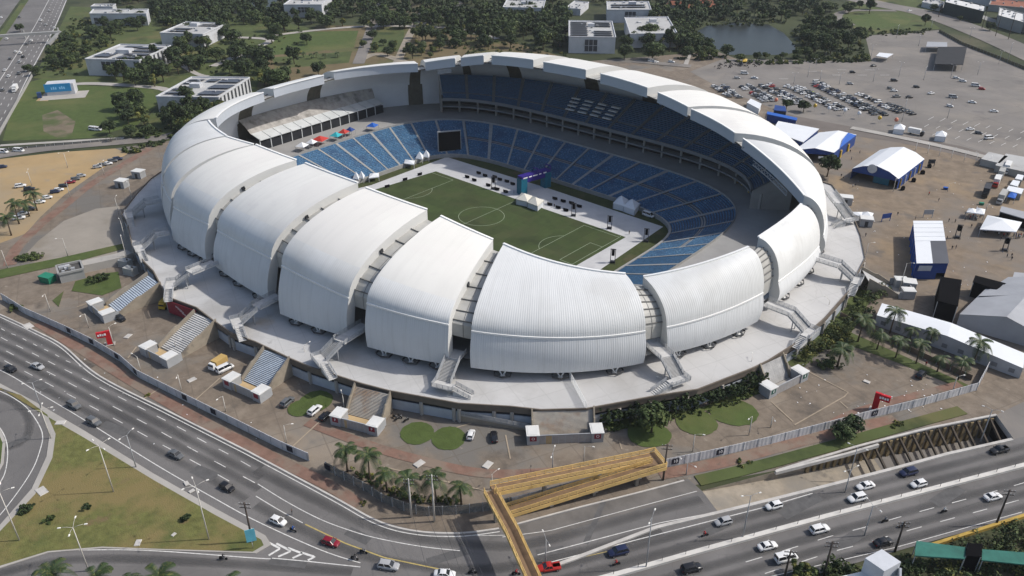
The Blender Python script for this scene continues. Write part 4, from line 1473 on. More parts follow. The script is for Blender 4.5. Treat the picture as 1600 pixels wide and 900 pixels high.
for q in (at(775, 815), K1.lerp(J, 0.34), K2b.lerp(G2, 0.12), K2b.lerp(G2, 0.42), K2b.lerp(G2, 0.72), K1.lerp(J, 0.68)):
    zt = zb if q.z < 0.1 else q.z - 0.3
    b = MB()
    b.box((q.x, q.y, 0), (0.8, 0.8, max(0.3, zt - 0.2)), math.atan2(dd.y, dd.x))
    b.box((q.x, q.y, max(0.1, zt - 0.6)), (0.9, 2.8, 0.4), math.atan2(dd.y, dd.x))
    b.build('pier', mat('pier_concrete', (0.22, 0.2, 0.17), 0.9, 0.2, 0.4), t)

# ================================================================ poles
pole_pale = mat('pole_pale', (0.55, 0.52, 0.47), 0.6, 0.1, 1)
pole_wood = mat('pole_dark', (0.07, 0.055, 0.045), 0.85, 0.2, 1)
lamp_white = mat('lamp_head', (0.75, 0.73, 0.68), 0.5, 0.05, 1)


def lamp(h, arms, m=pole_pale, alen=1.6, name='street_lamp', tilt=0.25):
    t = thing(name, 'x', 'street lamp')
    b = MB()
    b.tube([(0, 0, 0), (0, 0, h * 0.5), (0, 0, h)], [0.16, 0.12, 0.08], 7)
    b.build('pole', m, t)
    for k in range(arms):
        a = 2 * PI * k / arms
        u = Vector((math.cos(a), math.sin(a), 0))
        b = MB()
        b.tube([(0, 0, h - 0.1), u * alen * 0.5 + Vector((0, 0, h + tilt)), u * alen + Vector((0, 0, h + tilt * 1.6))], 0.038, 5)
        b.build('arm', m, t)
        b = MB()
        c = u * (alen + 0.45) + Vector((0, 0, h + tilt * 1.6))
        b.box((c.x, c.y, c.z - 0.08), (0.65, 0.3, 0.14), a, 0, (0.7, 0.6))
        b.build('lamp_head', lamp_white, t)
    return t


protos = {}


def put_lamp(pxx, pyy, top, arms, label, group, rz=None, m=pole_pale, alen=1.6):
    h = round(height(pxx, pyy, top) * 2) / 2
    key = (h, arms, m.name, alen)
    p = at(pxx, pyy)
    rz = random.uniform(0, 6) if rz is None else rz
    if key not in protos:
        o = protos[key] = lamp(h, arms, m, alen)
        o.location = (p.x, p.y, 0.0)
        o.rotation_euler.z = rz
        tag(o, label, 'street lamp', group)
    else:
        dup(protos[key], (p.x, p.y, 0), rz, label, group)


G1 = 'tall lamps on the traffic island'
for x, y, tp, lab in ((31, 846, 771, 'tall pale lamp at the left tip of the dry grass island'), (178, 770, 697, 'tall four armed lamp in the middle of the dry grass island'), (327, 844, 760, 'tall lamp on the dry grass island nearest the blue board'),
                      (139, 893, 825, 'four armed lamp beside the bottom slip road'), (80, 686, 640, 'tall lamp at the narrow upper tip of the grass island')):
    put_lamp(x, y, tp, 4, lab, G1, alen=2.0)
G2_ = 'lamps inside the stadium fence'
for x, y, tp, lab in ((139, 512, 490, 'lamp beside the first gated stair kiosk'), (79, 487, 459, 'lamp beside the little lawn behind the fence'), (178, 540, 511, 'lamp right beside the red pylon by the fence'), (220, 580, 556, 'lamp behind the fence below the long grey stair'),
                      (284, 611, 584, 'lamp behind the fence below the white truck'), (353, 643, 618, 'lamp behind the fence below the stair of the red sign'), (448, 692, 666, 'lamp at the right end of the long grey fence'), (275, 545, 532, 'lamp at the kiosk of the long grey stair'),
                      (538, 640, 618, 'lamp beside the left kiosk of the stair with the F'), (912, 725, 698, 'lamp in front of the broad rust stained stair'), (769, 764, 742, 'lamp beside the corner of the yellow ramp'), (1082, 706, 678, 'lamp behind the fence near the numbered gates'),
                      (928, 662, 640, 'lamp beside the hedge at the broad stair'), (1170, 680, 650, 'lamp beside the round lawns'), (1204, 668, 650, 'lamp on the brown forecourt behind the fence'), (1205, 668, 650, ''), (1487, 615, 588, 'lamp at the end of the palm row by the fence'),
                      (106, 400, 373, 'lamp on the grey plaza near the oval shrub'), (12, 419, 391, 'lamp beside the grass strip at the left edge'), (110, 308, 283, 'lamp among the cars of the sand lot'), (163, 274, 254, 'lamp beside the far cars of the sand lot'),
                      (50, 290, 268, 'lamp in the middle of the sand lot'), (106, 262, 240, 'lamp at the back of the sand lot'), (208, 318, 283, 'lamp beside the small gate hut'), (186, 335, 310, 'lamp at the left tip of the podium'), (197, 380, 345, 'lamp at the podium edge above the plaza'), (200, 412, 367, 'lamp at the podium edge above the yard')):
    if lab:
        put_lamp(x, y, tp, 2 if y < 300 else 1, lab, G2_)
G3 = 'thin lamps of the avenue'
for x, y, tp, lab in ((1009, 889, 808, 'tall thin lamp on the avenue between the two dark cars'), (1160, 842, 775, 'tall thin lamp on the avenue median'), (852, 880, 842, 'thin lamp beside the red pickup'), (1072, 742, 724, 'leaning lamp at the end of the old pavement'), (863, 735, 706, 'twin armed lamp standing at the yellow ramp'),
                      (65, 639, 597, 'thin lamp on the concrete border of the curved road'), (213, 731, 680, 'thin lamp at the kerb of the dry grass island'), (1320, 770, 735, 'thin lamp over the underpass ramp'), (1330, 735, 700, 'short lamp on the underpass wall'), (1532, 690, 640, 'thin lamp over the underpass beams'), (1350, 838, 790, 'thin lamp on the median beside the white car')):
    put_lamp(x, y, tp, 2, lab, G3, m=grey_steel if y > 600 else pole_pale)
G4 = 'lamps of the car park'
for x, y, tp in ((1262, 28 * 4.3, 98), (1281, 127, 112), (1240, 131, 115), (1364, 128, 108), (1311, 132, 114), (1404, 120, 98), (1443, 125, 105), (1485, 122, 102), (1527, 117, 98), (1290, 88, 75), (1360, 92, 70), (1435, 72, 56), (1400, 60, 40), (1454, 47, 32), (1560, 100, 80), (1480, 185, 155), (1409, 190, 155), (1575, 93, 68), (1515, 60, 44),
                 (1600, 85, 62), (1343, 180, 168), (1318, 178, 170), (1275, 102, 92)):
    put_lamp(x, y, tp, 2, 'dark thin lamp post standing in the open car park', G4, m=grey_steel, alen=1.2)
for x, y, tp in ((1430, 236, 220), (1449, 240, 224), (1467, 244, 228), (1486, 248, 232), (1506, 252, 236), (1524, 255, 239), (1546, 258, 243)):
    put_lamp(x, y, tp, 1, 'short white post in the row along the event ground edge', 'white posts along the event ground', m=lamp_white, alen=0.6)
for x, y, tp, lab in ((1480, 300, 287, 'lamp beside the blue bin on the event ground'), (1395, 300, 277, 'lamp standing at the front corner of the blue event tent'), (1405, 455, 412, 'lamp beside the dark wall at the event stair'), (1540, 330, 318, 'lamp beside the market canopy'), (1290, 500, 470, 'lamp at the podium edge above the shrubbery'), (1170, 590, 560, 'lamp on the podium above the hedge'), (1035, 620, 595, 'lamp on the podium beside the bridge stair'),
                      (700, 610, 575, 'lamp at the foot of the middle bridge stair'), (480, 575, 540, 'lamp on the podium at the left bridge stair'), (1350, 410, 380, 'lamp at the podium corner facing the events')):
    put_lamp(x, y, tp, 1, lab, 'lamps around the podium and event ground')

# wooden utility poles and their wires
def upole(x, y, tp, label, conc=False):
    h = height(x, y, tp)
    p = at(x, y)
    t = thing('utility_pole', label, 'utility pole', (p.x, p.y, 0), rad(35), 'utility poles')
    b = MB()
    b.tube([(0, 0, 0), (0, 0, h)], [0.26, 0.15], 7)
    b.build('pole', pole_pale if conc else pole_wood, t)
    b = MB()
    for z in (h - 0.5, h - 1.5):
        b.bar((-1.2, 0, z), (1.2, 0, z), 0.12, 0.14)
    b.build('crossarm', pole_wood, t)
    b = MB()
    for z in (h - 0.4, h - 1.4):
        for xx in (-1.1, -0.5, 0.5, 1.1):
            b.tube([(xx, 0, z), (xx, 0, z + 0.25)], 0.07, 5)
    b.build('insulator', grey_steel, t)
    return Vector((p.x, p.y, h))


tops = [upole(643, 808, 748, 'pale utility pole at the kerb between two palms', True), upole(679, 815, 742, 'pale utility pole at the kerb beside the wire fence', True)]
tr = [upole(1285, 905, 846, 'dark pole at the bottom edge beside a bush'), upole(1398, 862, 815, 'dark pole beside the black car on the avenue'), upole(1556, 820, 765, 'dark pole at the yellow verge wall'), upole(1225, 905, 860, 'dark pole in front of the white van')]
upole(1036, 750, 694, 'dark pole at the end of the yellow ramp')
upole(395, 848, 785, 'pole with a tangle of equipment beside the blue board')
for x, y, tp in ((1466, 27, 2), (1534, 45, 12), (1575, 62, 18), (1555, 57, 15)):
    upole(x, y, tp, 'dark pole along the far avenue by the shops')


def wire(label, a, c, sag=1.0, r=0.035):
    pts = [a.lerp(c, i / 10) - Vector((0, 0, sag * 4 * (i / 10) * (1 - i / 10))) for i in range(11)]
    b = MB()
    b.tube(pts, r, 4)
    tag(b.build('power_line', dark_steel), label, 'power line', 'overhead wires')


fa = at(760, 960, 10)
for i, (a, off) in enumerate(((tops[0], -1), (tops[0], 1), (tops[1], -1), (tops[1], 1))):
    o = Vector((off, 0.4 * off, -0.3))
    wire('thin wire running from a pale kerb pole out over the road', a + o, Vector((fa.x + 6 * i - 14, fa.y, 11)) + o, 0.6)
wire('thin wire between the two pale kerb poles', tops[0], tops[1], 0.5)
wire('thin wire between the dark poles along the avenue', tr[1], tr[2], 1.2)
wire('thin wire between the dark poles at the bottom edge', tr[0], tr[1], 1.0)
# ================================================================ vehicles
glass_dark = mat('car_glass', (0.015, 0.018, 0.022), 0.12, 0.1, 1, spec=0.6)
tyre_mat = mat('tyre', (0.02, 0.02, 0.02), 0.9, 0.1, 1)
rim_mat = mat('wheel_rim', (0.35, 0.35, 0.36), 0.35, 0.1, 1, metal=0.7)
lamp_clear = mat('headlight', (0.7, 0.72, 0.72), 0.15, 0.05, 1)
lamp_red = mat('tail_light', (0.35, 0.01, 0.01), 0.25, 0.1, 1)
PAINT = {n: mat('paint_' + n, c, 0.28, 0.03, 0.2, spec=0.5) for n, c in (('white', (0.68, 0.68, 0.67)), ('silver', (0.36, 0.365, 0.37)), ('grey', (0.11, 0.115, 0.12)), ('black', (0.012, 0.012, 0.014)), ('navy', (0.012, 0.018, 0.055)),
         ('red', (0.36, 0.018, 0.012)), ('crimson', (0.20, 0.008, 0.02)), ('blue', (0.02, 0.07, 0.22)), ('lime', (0.35, 0.42, 0.04)), ('yellow', (0.5, 0.33, 0.03)))}
# stations of the lower body: x, half width, sill z, belt z ; cabin: x0,x1 foot, x0,x1 roof, roof z
SHAPE = {
    'sedan': ([(-2.2, .72, .42, .86), (-2.05, .82, .28, .98), (-1.2, .87, .24, 1.0), (0, .88, .22, .97), (1.0, .87, .22, .95), (1.85, .8, .26, .82), (2.18, .66, .38, .66)], (-1.55, 1.1, -0.9, 0.35, 1.45)),
    'hatch': ([(-1.9, .74, .42, .9), (-1.8, .82, .28, 1.02), (-1.0, .85, .24, 1.0), (0, .86, .22, .98), (.9, .85, .22, .96), (1.65, .78, .26, .86), (1.95, .64, .38, .68)], (-1.85, 1.05, -1.5, 0.3, 1.5)),
    'suv': ([(-2.2, .78, .5, 1.0), (-2.1, .88, .34, 1.12), (-1.2, .92, .3, 1.12), (0, .93, .28, 1.1), (1.1, .92, .28, 1.06), (1.95, .86, .32, .98), (2.25, .74, .44, .8)], (-2.1, 1.15, -1.75, 0.45, 1.72)),
    'van': ([(-2.5, .9, .5, 1.2), (-2.45, .96, .36, 1.3), (-1.2, .98, .34, 1.3), (0, .98, .34, 1.28), (1.4, .97, .34, 1.22), (2.2, .9, .36, 1.05), (2.45, .78, .46, .85)], (-2.47, 1.95, -2.4, 1.05, 2.1)),
    'pickup': ([(-2.5, .86, .5, 1.0), (-2.4, .9, .4, 1.08), (-1.2, .92, .36, 1.08), (0, .92, .34, 1.08), (1.1, .92, .34, 1.05), (2.1, .86, .38, .98), (2.45, .74, .46, .8)], (-0.8, 1.2, -0.55, 0.45, 1.7)),
}


def car_body(kind, b, mi=0, mg=1):
    st, (c0, c1, r0, r1, rz_) = SHAPE[kind]
    rows = []
    for x, hw, zl_, zb_ in st:
        zm = lerp(zl_, zb_, 0.55)
        rows.append([(x, -hw * .9, zl_), (x, -hw, lerp(zl_, zm, .5)), (x, -hw, zm), (x, -hw * .94, zb_ - .03), (x, -hw * .5, zb_ + .02), (x, hw * .5, zb_ + .02), (x, hw * .94, zb_ - .03), (x, hw, zm), (x, hw, lerp(zl_, zm, .5)), (x, hw * .9, zl_)])
    b.grid(rows, mi)
    for r, rev in ((rows[0], True), (rows[-1], False)):
        o = b.add(r, [])
        f = tuple(o + i for i in range(len(r)))
        b.f.append(f if rev else tuple(reversed(f)))
        b.m.append(mi)
    hw = st[3][1]
    zb_ = st[3][3]
    lo = [(c0, -hw * .9, zb_ - .02), (c1, -hw * .9, zb_ - .06), (c1, hw * .9, zb_ - .06), (c0, hw * .9, zb_ - .02)]
    hi = [(r0, -hw * .74, rz_ - .05), (r1, -hw * .74, rz_ - .05), (r1, hw * .74, rz_ - .05), (r0, hw * .74, rz_ - .05)]
    rf = [(lerp(r0, r1, .08), -hw * .62, rz_), (lerp(r0, r1, .9), -hw * .62, rz_), (lerp(r0, r1, .9), hw * .62, rz_), (lerp(r0, r1, .08), hw * .62, rz_)]
    return lo, hi, rf


def glasshouse(b, lo, hi, mg):
    b.add(lo + hi, [(0, 1, 5, 4), (1, 2, 6, 5), (2, 3, 7, 6), (3, 0, 4, 7)], mg)


def roof_cap(b, hi, rf, lo, mi):
    b.add(hi + rf, [(0, 1, 5, 4), (1, 2, 6, 5), (2, 3, 7, 6), (3, 0, 4, 7), (4, 5, 6, 7)], mi, True)
    for i in range(4):
        b.bar(Vector(lo[i]) + Vector((0, 0, -.02)), Vector(hi[i]) + Vector((0, 0, .02)), 0.1, 0.1, mi)
    for y in (0, 3):
        a = Vector(lo[0 if y == 0 else 3]).lerp(Vector(lo[1 if y == 0 else 2]), .47)
        c = Vector(hi[0 if y == 0 else 3]).lerp(Vector(hi[1 if y == 0 else 2]), .45)
        b.bar(a, c, 0.1, 0.08, mi)


car_cache = {}


def car_proto(kind, paint, far):
    key = (kind, paint, far)
    if key in car_cache:
        return car_cache[key], False
    st = SHAPE[kind][0]
    xf, xr = st[-1][0], st[0][0]
    wx = (xf - 0.85, xr + 0.8)
    hw = st[3][1]
    if far:
        b = MB()
        lo, hi, rf = car_body(kind, b)
        glasshouse(b, lo, hi, 1)
        roof_cap(b, hi, rf, lo, 0)
        for x in wx:
            for s in (-1, 1):
                b.tube([(x, s * (hw - .2), .33), (x, s * (hw + .01), .33)], .33, 8, 2)
        o = b.build('parked_car', [PAINT[paint], glass_dark, tyre_mat])
        car_cache[key] = o
        return o, True
    t = thing('car', '', 'car')
    b = MB()
    lo, hi, rf = car_body(kind, b)
    roof_cap(b, hi, rf, lo, 0)
    if kind == 'pickup':
        b.box((-1.65, 0, 1.0), (1.55, 1.6, 0.1), 0, 0)
    body = b.build('body', PAINT[paint], t)
    b = MB()
    glasshouse(b, lo, hi, 0)
    b.build('window', glass_dark, body)
    for x in wx:
        for s in (-1, 1):
            b = MB()
            b.tube([(x, s * (hw - .22), .34), (x, s * (hw + .02), .34)], .34, 12)
            wh = b.build('wheel', tyre_mat, t)
            b = MB()
            b.tube([(x, s * (hw - .1), .34), (x, s * (hw + .035), .34)], .2, 8)
            b.build('rim', rim_mat, wh)
    for s in (-1, 1):
        b = MB()
        b.box((xf - .18, s * .5, st[-1][3] - .14), (.3, .32, .14), s * -.25)
        b.build('headlight', lamp_clear, t)
        b = MB()
        b.box((xr + .06, s * .6, st[0][3] - .22), (.16, .22, .2), 0)
        b.build('tail_light', lamp_red, t)
    b = MB()
    for s in (-1, 1):
        b.box((lerp(SHAPE[kind][1][1], SHAPE[kind][1][3], .35), s * (hw + .08), st[3][3] - .02), (.14, .2, .14), 0)
    b.build('mirror', PAINT[paint], t)
    car_cache[key] = t
    return t, True


def put_car(x, y, dx, dy, kind, paint, label, far=False, group=None, z=0.0, world=None, rz=None, cat='car'):
    p = world or at(x, y, z + 0.4)
    if rz is None:
        q = at(x + dx, y + dy, z + 0.4)
        rz = math.atan2(q.y - p.y, q.x - p.x)
    o, new = car_proto(kind, paint, far)
    if new:
        o.location = (p.x, p.y, z)
        o.rotation_euler.z = rz
        tag(o, label, cat, group)
    else:
        o = dup(o, (p.x, p.y, z), rz, label, group)
        if not group and 'group' in o:
            del o['group']
    return o


ZR = 0.16
GV = 'cars driving on the curved road'
for a in ((17, 577, 4, 1.6, 'hatch', 'black', 'black hatchback at the left edge of the curved road'), (59, 573, 4, 1.6, 'sedan', 'silver', 'silver saloon near the left end of the curved road'), (116, 634, 4, 2, 'suv', 'grey', 'upper of two dark grey cars on the curved road'),
          (147, 660, 4, 2, 'suv', 'grey', 'lower of two dark grey cars on the curved road beside the white edge line'), (275, 711, 4, 2, 'sedan', 'grey', 'lone bluish grey saloon on the curved road opposite the grass island'), (355, 762, 4, 2, 'hatch', 'black', 'black hatchback near the tip of the grass island'),
          (435, 815, 4, 1.6, 'hatch', 'white', 'white hatchback beside the blue clad motorcyclist'), (517, 848, 4, 1.2, 'hatch', 'crimson', 'crimson hatchback on the curved road'), (607, 885, 4, .6, 'suv', 'silver', 'silver estate car at the bottom of the curved road'), (695, 898, 4, .2, 'sedan', 'white', 'pale saloon cut by the bottom edge of the picture')):
    put_car(*a, group=GV, z=ZR)
GV = 'cars driving on the avenue'
for a in ((857, 888, -4, .6, 'pickup', 'red', 'bright red pickup beside the yellow footbridge'), (966, 863, -4, 1, 'suv', 'navy', 'navy car in the upper lanes near the yellow footbridge'), (1080, 889, 4, -1, 'suv', 'black', 'black car below the median at the bottom edge'), (1130, 816, -4, 1, 'hatch', 'silver', 'silver hatchback beside the red clad motorcyclist'),
          (1209, 791, -4, 1, 'hatch', 'white', 'white hatchback alone at the kerb of the ramp'), (1352, 760, -4, 1, 'sedan', 'white', 'white saloon above a larger white car in the upper lanes'), (1339, 779, -4, 1, 'suv', 'white', 'large white car just below the white saloon in the upper lanes'), (1419, 739, -4, 1, 'suv', 'navy', 'dark blue car in the upper lanes above a white hatchback'),
          (1435, 757, -4, 1, 'hatch', 'white', 'white hatchback directly below the dark blue car'), (1561, 704, -4, 1, 'pickup', 'black', 'black pickup near the end of the underpass'), (1280, 828, 4, -1, 'suv', 'white', 'white car right below the median wall'), (1199, 854, 4, -1, 'sedan', 'white', 'white saloon in the lower lanes above the white van'),
          (1228, 873, 4, -1, 'van', 'white', 'white van in the lowest lane behind the dark pole'), (1380, 848, 4, -1, 'sedan', 'black', 'black saloon partly behind a dark pole and the white roof block'), (1551, 777, 4, -1, 'sedan', 'white', 'white saloon beside the leaning dark pole at the right')):
    put_car(*a, group=GV, z=ZR)
for a in ((189, 498, 3, 2, 'hatch', 'black', 'black car parked at the kiosk of the blue stepped stair'), (352, 577, 3, -1.4, 'van', 'white', 'white minibus parked beside the yellow topped truck'), (449, 629, 3, -2.6, 'suv', 'grey', 'dark grey car parked left of the round lawn'), (492, 642, 3, -2.6, 'suv', 'white', 'white car parked on the edge of the round lawn'),
          (508, 651, 3, -2.6, 'hatch', 'black', 'black car parked against the kiosk with the F'), (736, 680, 1.2, -4, 'hatch', 'white', 'white car parked right of the two round lawns'), (772, 683, -.5, -4, 'sedan', 'black', 'dark car parked beside the white car near the round lawns'), (1439, 586, 3, -3, 'suv', 'black', 'black car parked alone beside the palm row')):
    put_car(*a, z=0.05)
GS = 'cars parked on the sand lot'
for i, (x, y, c) in enumerate(((32, 291, 'white'), (46, 296, 'black'), (86, 300, 'navy'), (92, 297, 'white'), (99, 291, 'black'), (110, 285, 'crimson'), (118, 280, 'grey'), (127, 275, 'silver'), (74, 309, 'white'), (62, 316, 'white'), (46, 327, 'grey'), (37, 334, 'silver'), (30, 341, 'white'),
                              (152, 261, 'silver'), (160, 258, 'grey'), (168, 256, 'white'), (176, 252, 'grey'), (184, 249, 'navy'), (4, 261, 'navy'))):
    lab = {0: 'white car standing alone on the sand lot', 1: 'black car behind the palms on the sand lot', 5: 'maroon car in the line along the sand lot path', 18: 'navy car at the left edge of the sand lot'}.get(i)
    where = 'line beside the red path' if y > 270 else 'short far line at the back of the sand lot'
    nm = {'navy': 'navy', 'black': 'black', 'white': 'white', 'grey': 'dark grey', 'silver': 'silver', 'crimson': 'maroon'}[c]
    put_car(x, y, 4, -.6, random.choice(('hatch', 'sedan', 'suv')), c, lab or f'{nm} car in the {where}', True, GS, 0.05)
for x, y, l in ((5, 238, 'white van at the left edge behind the sand lot'), (30, 236, 'white van on the road behind the sand lot'), (152, 203, 'white car under the trees at the grass field'), (147, 202, 'white van under the trees beside a white car')):
    put_car(x, y, 4, .2, 'van', 'white', l, True)
# car park rows
GP = 'cars packed in rows in the car park'
cols = ['white'] * 9 + ['silver'] * 5 + ['grey'] * 6 + ['black'] * 7 + ['navy'] * 2 + ['red']
bands = [((1120, 134), (1148, 153), 2, 'row nearest the roof shells'), ((1160, 133), (1200, 158), 2, 'second packed row from the roof shells'), ((1192, 133), (1246, 161), 2, 'third packed row from the roof shells'), ((1232, 134), (1312, 171), 2, 'long fourth packed row'), ((1275, 132), (1372, 179), 2, 'longest packed row'), ((1342, 146), (1377, 160), 1, 'short outer row'), ((1376, 163), (1415, 178), 2, 'outermost packed row')]
nc = 0
for (a, c, rows, where) in bands:
    A, B_ = at(*a), at(*c)
    d, s = frame2(A, B_)
    L = (B_ - A).length
    for r in range(rows):
        k = 0.0
        while k < L and nc < 232:
            k += random.choice((2.7, 2.75, 2.8, 2.9))
            if random.random() < .1:
                continue
            p = A + d * k + s * ((r - .5) * 5.3) + s * random.uniform(-.25, .25)
            c_ = random.choice(cols)
            nm = {'grey': 'dark grey'}.get(c_, c_)
            put_car(0, 0, 0, 0, random.choice(('hatch', 'hatch', 'sedan', 'suv')), c_, f'{nm} car in the {where} of the car park', True, GP, 0.05, world=p, rz=math.atan2(s.y, s.x) + random.choice((0, PI)) + random.uniform(-.05, .05))
            nc += 1
put_car(1270, 146, 3, 1, 'hatch', 'lime', 'bright lime green car in the packed rows', True, GP, 0.05)
GO = 'cars scattered over the open car park'
for x, y, c, k, l in ((1365, 103, 'black', 'sedan', 'black car near the white canopy in the open car park'), (1332, 113, 'black', 'hatch', 'black car alone left of the open car park'), (1397, 126, 'black', 'suv', 'black car alone in the middle of the open car park'), (1328, 131, 'silver', 'hatch', 'silver car alone above the packed rows'), (1391, 138, 'grey', 'hatch', 'dark car touching a white one in the open car park'), (1397, 142, 'white', 'hatch', 'white car touching a dark one in the open car park'),
                      (1432, 136, 'black', 'hatch', 'black car beside the flat trailer'), (1455, 146, 'white', 'sedan', 'white car standing alone left of the trailer truck'), (1401, 151, 'grey', 'pickup', 'dark pickup below the scattered cars'), (1421, 152, 'black', 'sedan', 'black car right of the dark pickup'), (1494, 122, 'white', 'hatch', 'upper of two white cars below the dark canopy'), (1504, 127, 'white', 'suv', 'lower of two white cars below the dark canopy'),
                      (1524, 134, 'white', 'van', 'white van beside a red car'), (1534, 139, 'red', 'hatch', 'red car beside a white van'), (1484, 166, 'white', 'hatch', 'white car below the towing van'), (1519, 160, 'white', 'sedan', 'white car alone in the right of the car park'), (1553, 174, 'white', 'sedan', 'white car nearest the painted bays on the right'), (1516, 202, 'white', 'sedan', 'white car on the painted bays beside a grey one'),
                      (1529, 208, 'grey', 'hatch', 'grey car on the painted bays beside a white one'), (1545, 216, 'white', 'van', 'pale minibus beside the painted bays'), (1276, 129, 'white', 'van', 'white car at the head of the long row'), (1286, 131, 'black', 'suv', 'black car at the head of the long row'), (1489, 152, 'silver', 'van', 'silver van with a trailer in the car park'), (1421, 17, 'white', 'sedan', 'white car on the far avenue by the oval lawn'),
                      (1163, 115, 'white', 'van', 'white van near the parked motorcycles'), (1152, 122, 'silver', 'hatch', 'silver car near the parked motorcycles'), (1179, 122, 'white', 'sedan', 'white car alone right of the parked motorcycles'), (1018, 96, 'white', 'van', 'white van under the trees behind the roof'), (1025, 97, 'white', 'hatch', 'white car under the trees behind the roof'), (1049, 97, 'white', 'suv', 'white jeep at the edge of the trees behind the roof')):
    put_car(x, y, 4, -.4 + (x % 5) * .2, k, c, l, True, GO, 0.05)
GH = 'cars on the highway at the far left'
for i, (x, y, c) in enumerate(((64, 32, 'white'), (77, 17, 'silver'), (72, 39, 'silver'), (49, 64, 'white'), (42, 69, 'grey'), (25, 81, 'white'), (32, 83, 'white'), (16, 92, 'grey'), (36, 89, 'black'), (31, 97, 'silver'), (8, 110, 'white'), (14, 119, 'white'), (30, 115, 'grey'), (4, 141, 'grey'), (11, 61, 'white'), (2, 28, 'white'), (30, 27, 'grey'), (85, 44, 'white'))):
    put_car(x, y, 2, -2.4, 'hatch' if i % 3 else 'suv', c, f'{"dark grey" if c == "grey" else c} car on the highway at the far left', True, GH, 0.1)

# trucks
def box_truck(label, x, y, dx, dy, cabc, boxm, L=6.0, h=3.2, group=None):
    p, q = at(x, y, 0.5), at(x + dx, y + dy, 0.5)
    t = thing('truck', label, 'truck', (p.x, p.y, 0.05), math.atan2(q.y - p.y, q.x - p.x), group)
    b = MB()
    b.box((-L * .12, 0, 0.75), (L * .74, 2.3, h - .75))
    b.build('cargo_box', boxm, t)
    b = MB()
    b.box((L * .38, 0, 0.5), (L * .2, 2.1, 1.0))
    b.box((L * .37, 0, 1.5), (L * .17, 2.0, 0.85), 0, 0, (.75, .9))
    cab = b.build('cab', cabc, t)
    b = MB()
    b.box((L * .462, 0, 1.45), (.06, 1.8, .6))
    b.build('windscreen', glass_dark, cab)
    for wx in (L * .36, -L * .3):
        for s in (-1, 1):
            b = MB()
            b.tube([(wx, s * .8, .45), (wx, s * 1.12, .45)], .45, 10)
            b.build('wheel', tyre_mat, t)


grey_box = mat('grey_cargo', (0.36, 0.36, 0.34), 0.7, 0.1, .3)
white_box = mat('white_cargo', (0.66, 0.66, 0.64), 0.6, 0.06, .3)
dark_box = mat('dark_cargo', (0.035, 0.037, 0.045), 0.6, 0.1, .3)
box_truck('small truck with a yellow ochre roof parked beside the white minibus', 341, 571, -2.4, 1.6, PAINT['white'], mat('ochre_cargo', (0.46, 0.31, 0.11), 0.7, .1, .4), 5.6, 2.6)
GT = 'trucks lined up at the edge of the event ground'
box_truck('long white truck at the far end of the truck line', 1572, 267, -1.4, 3, PAINT['white'], white_box, 10, 4, GT)
box_truck('pale boxy truck behind the white one in the truck line', 1563, 276, -1.4, 3, PAINT['white'], grey_box, 8, 3.6, GT)
box_truck('white topped red truck in the middle of the truck line', 1556, 288, -1.4, 3, PAINT['red'], white_box, 9, 3.6, GT)
box_truck('black box truck at the near end of the truck line', 1540, 303, -1.4, 3, PAINT['black'], dark_box, 10, 3.8, GT)
box_truck('grey box truck beside the green bin', 1564, 313, -2, 3, PAINT['silver'], grey_box, 11, 3.8, GT)
box_truck('white truck on the highway beside the field', 24, 141, -2, 3, PAINT['white'], white_box, 9, 3.4)
box_truck('white truck parked beside the small white tents of the car park verge', 1431, 209, 4, .8, PAINT['black'], white_box, 8, 3.2)
box_truck('orange digger like loader truck beside the crimson wall panel', 258, 478, -2, 2, PAINT['yellow'], PAINT['yellow'], 4.5, 2.6)

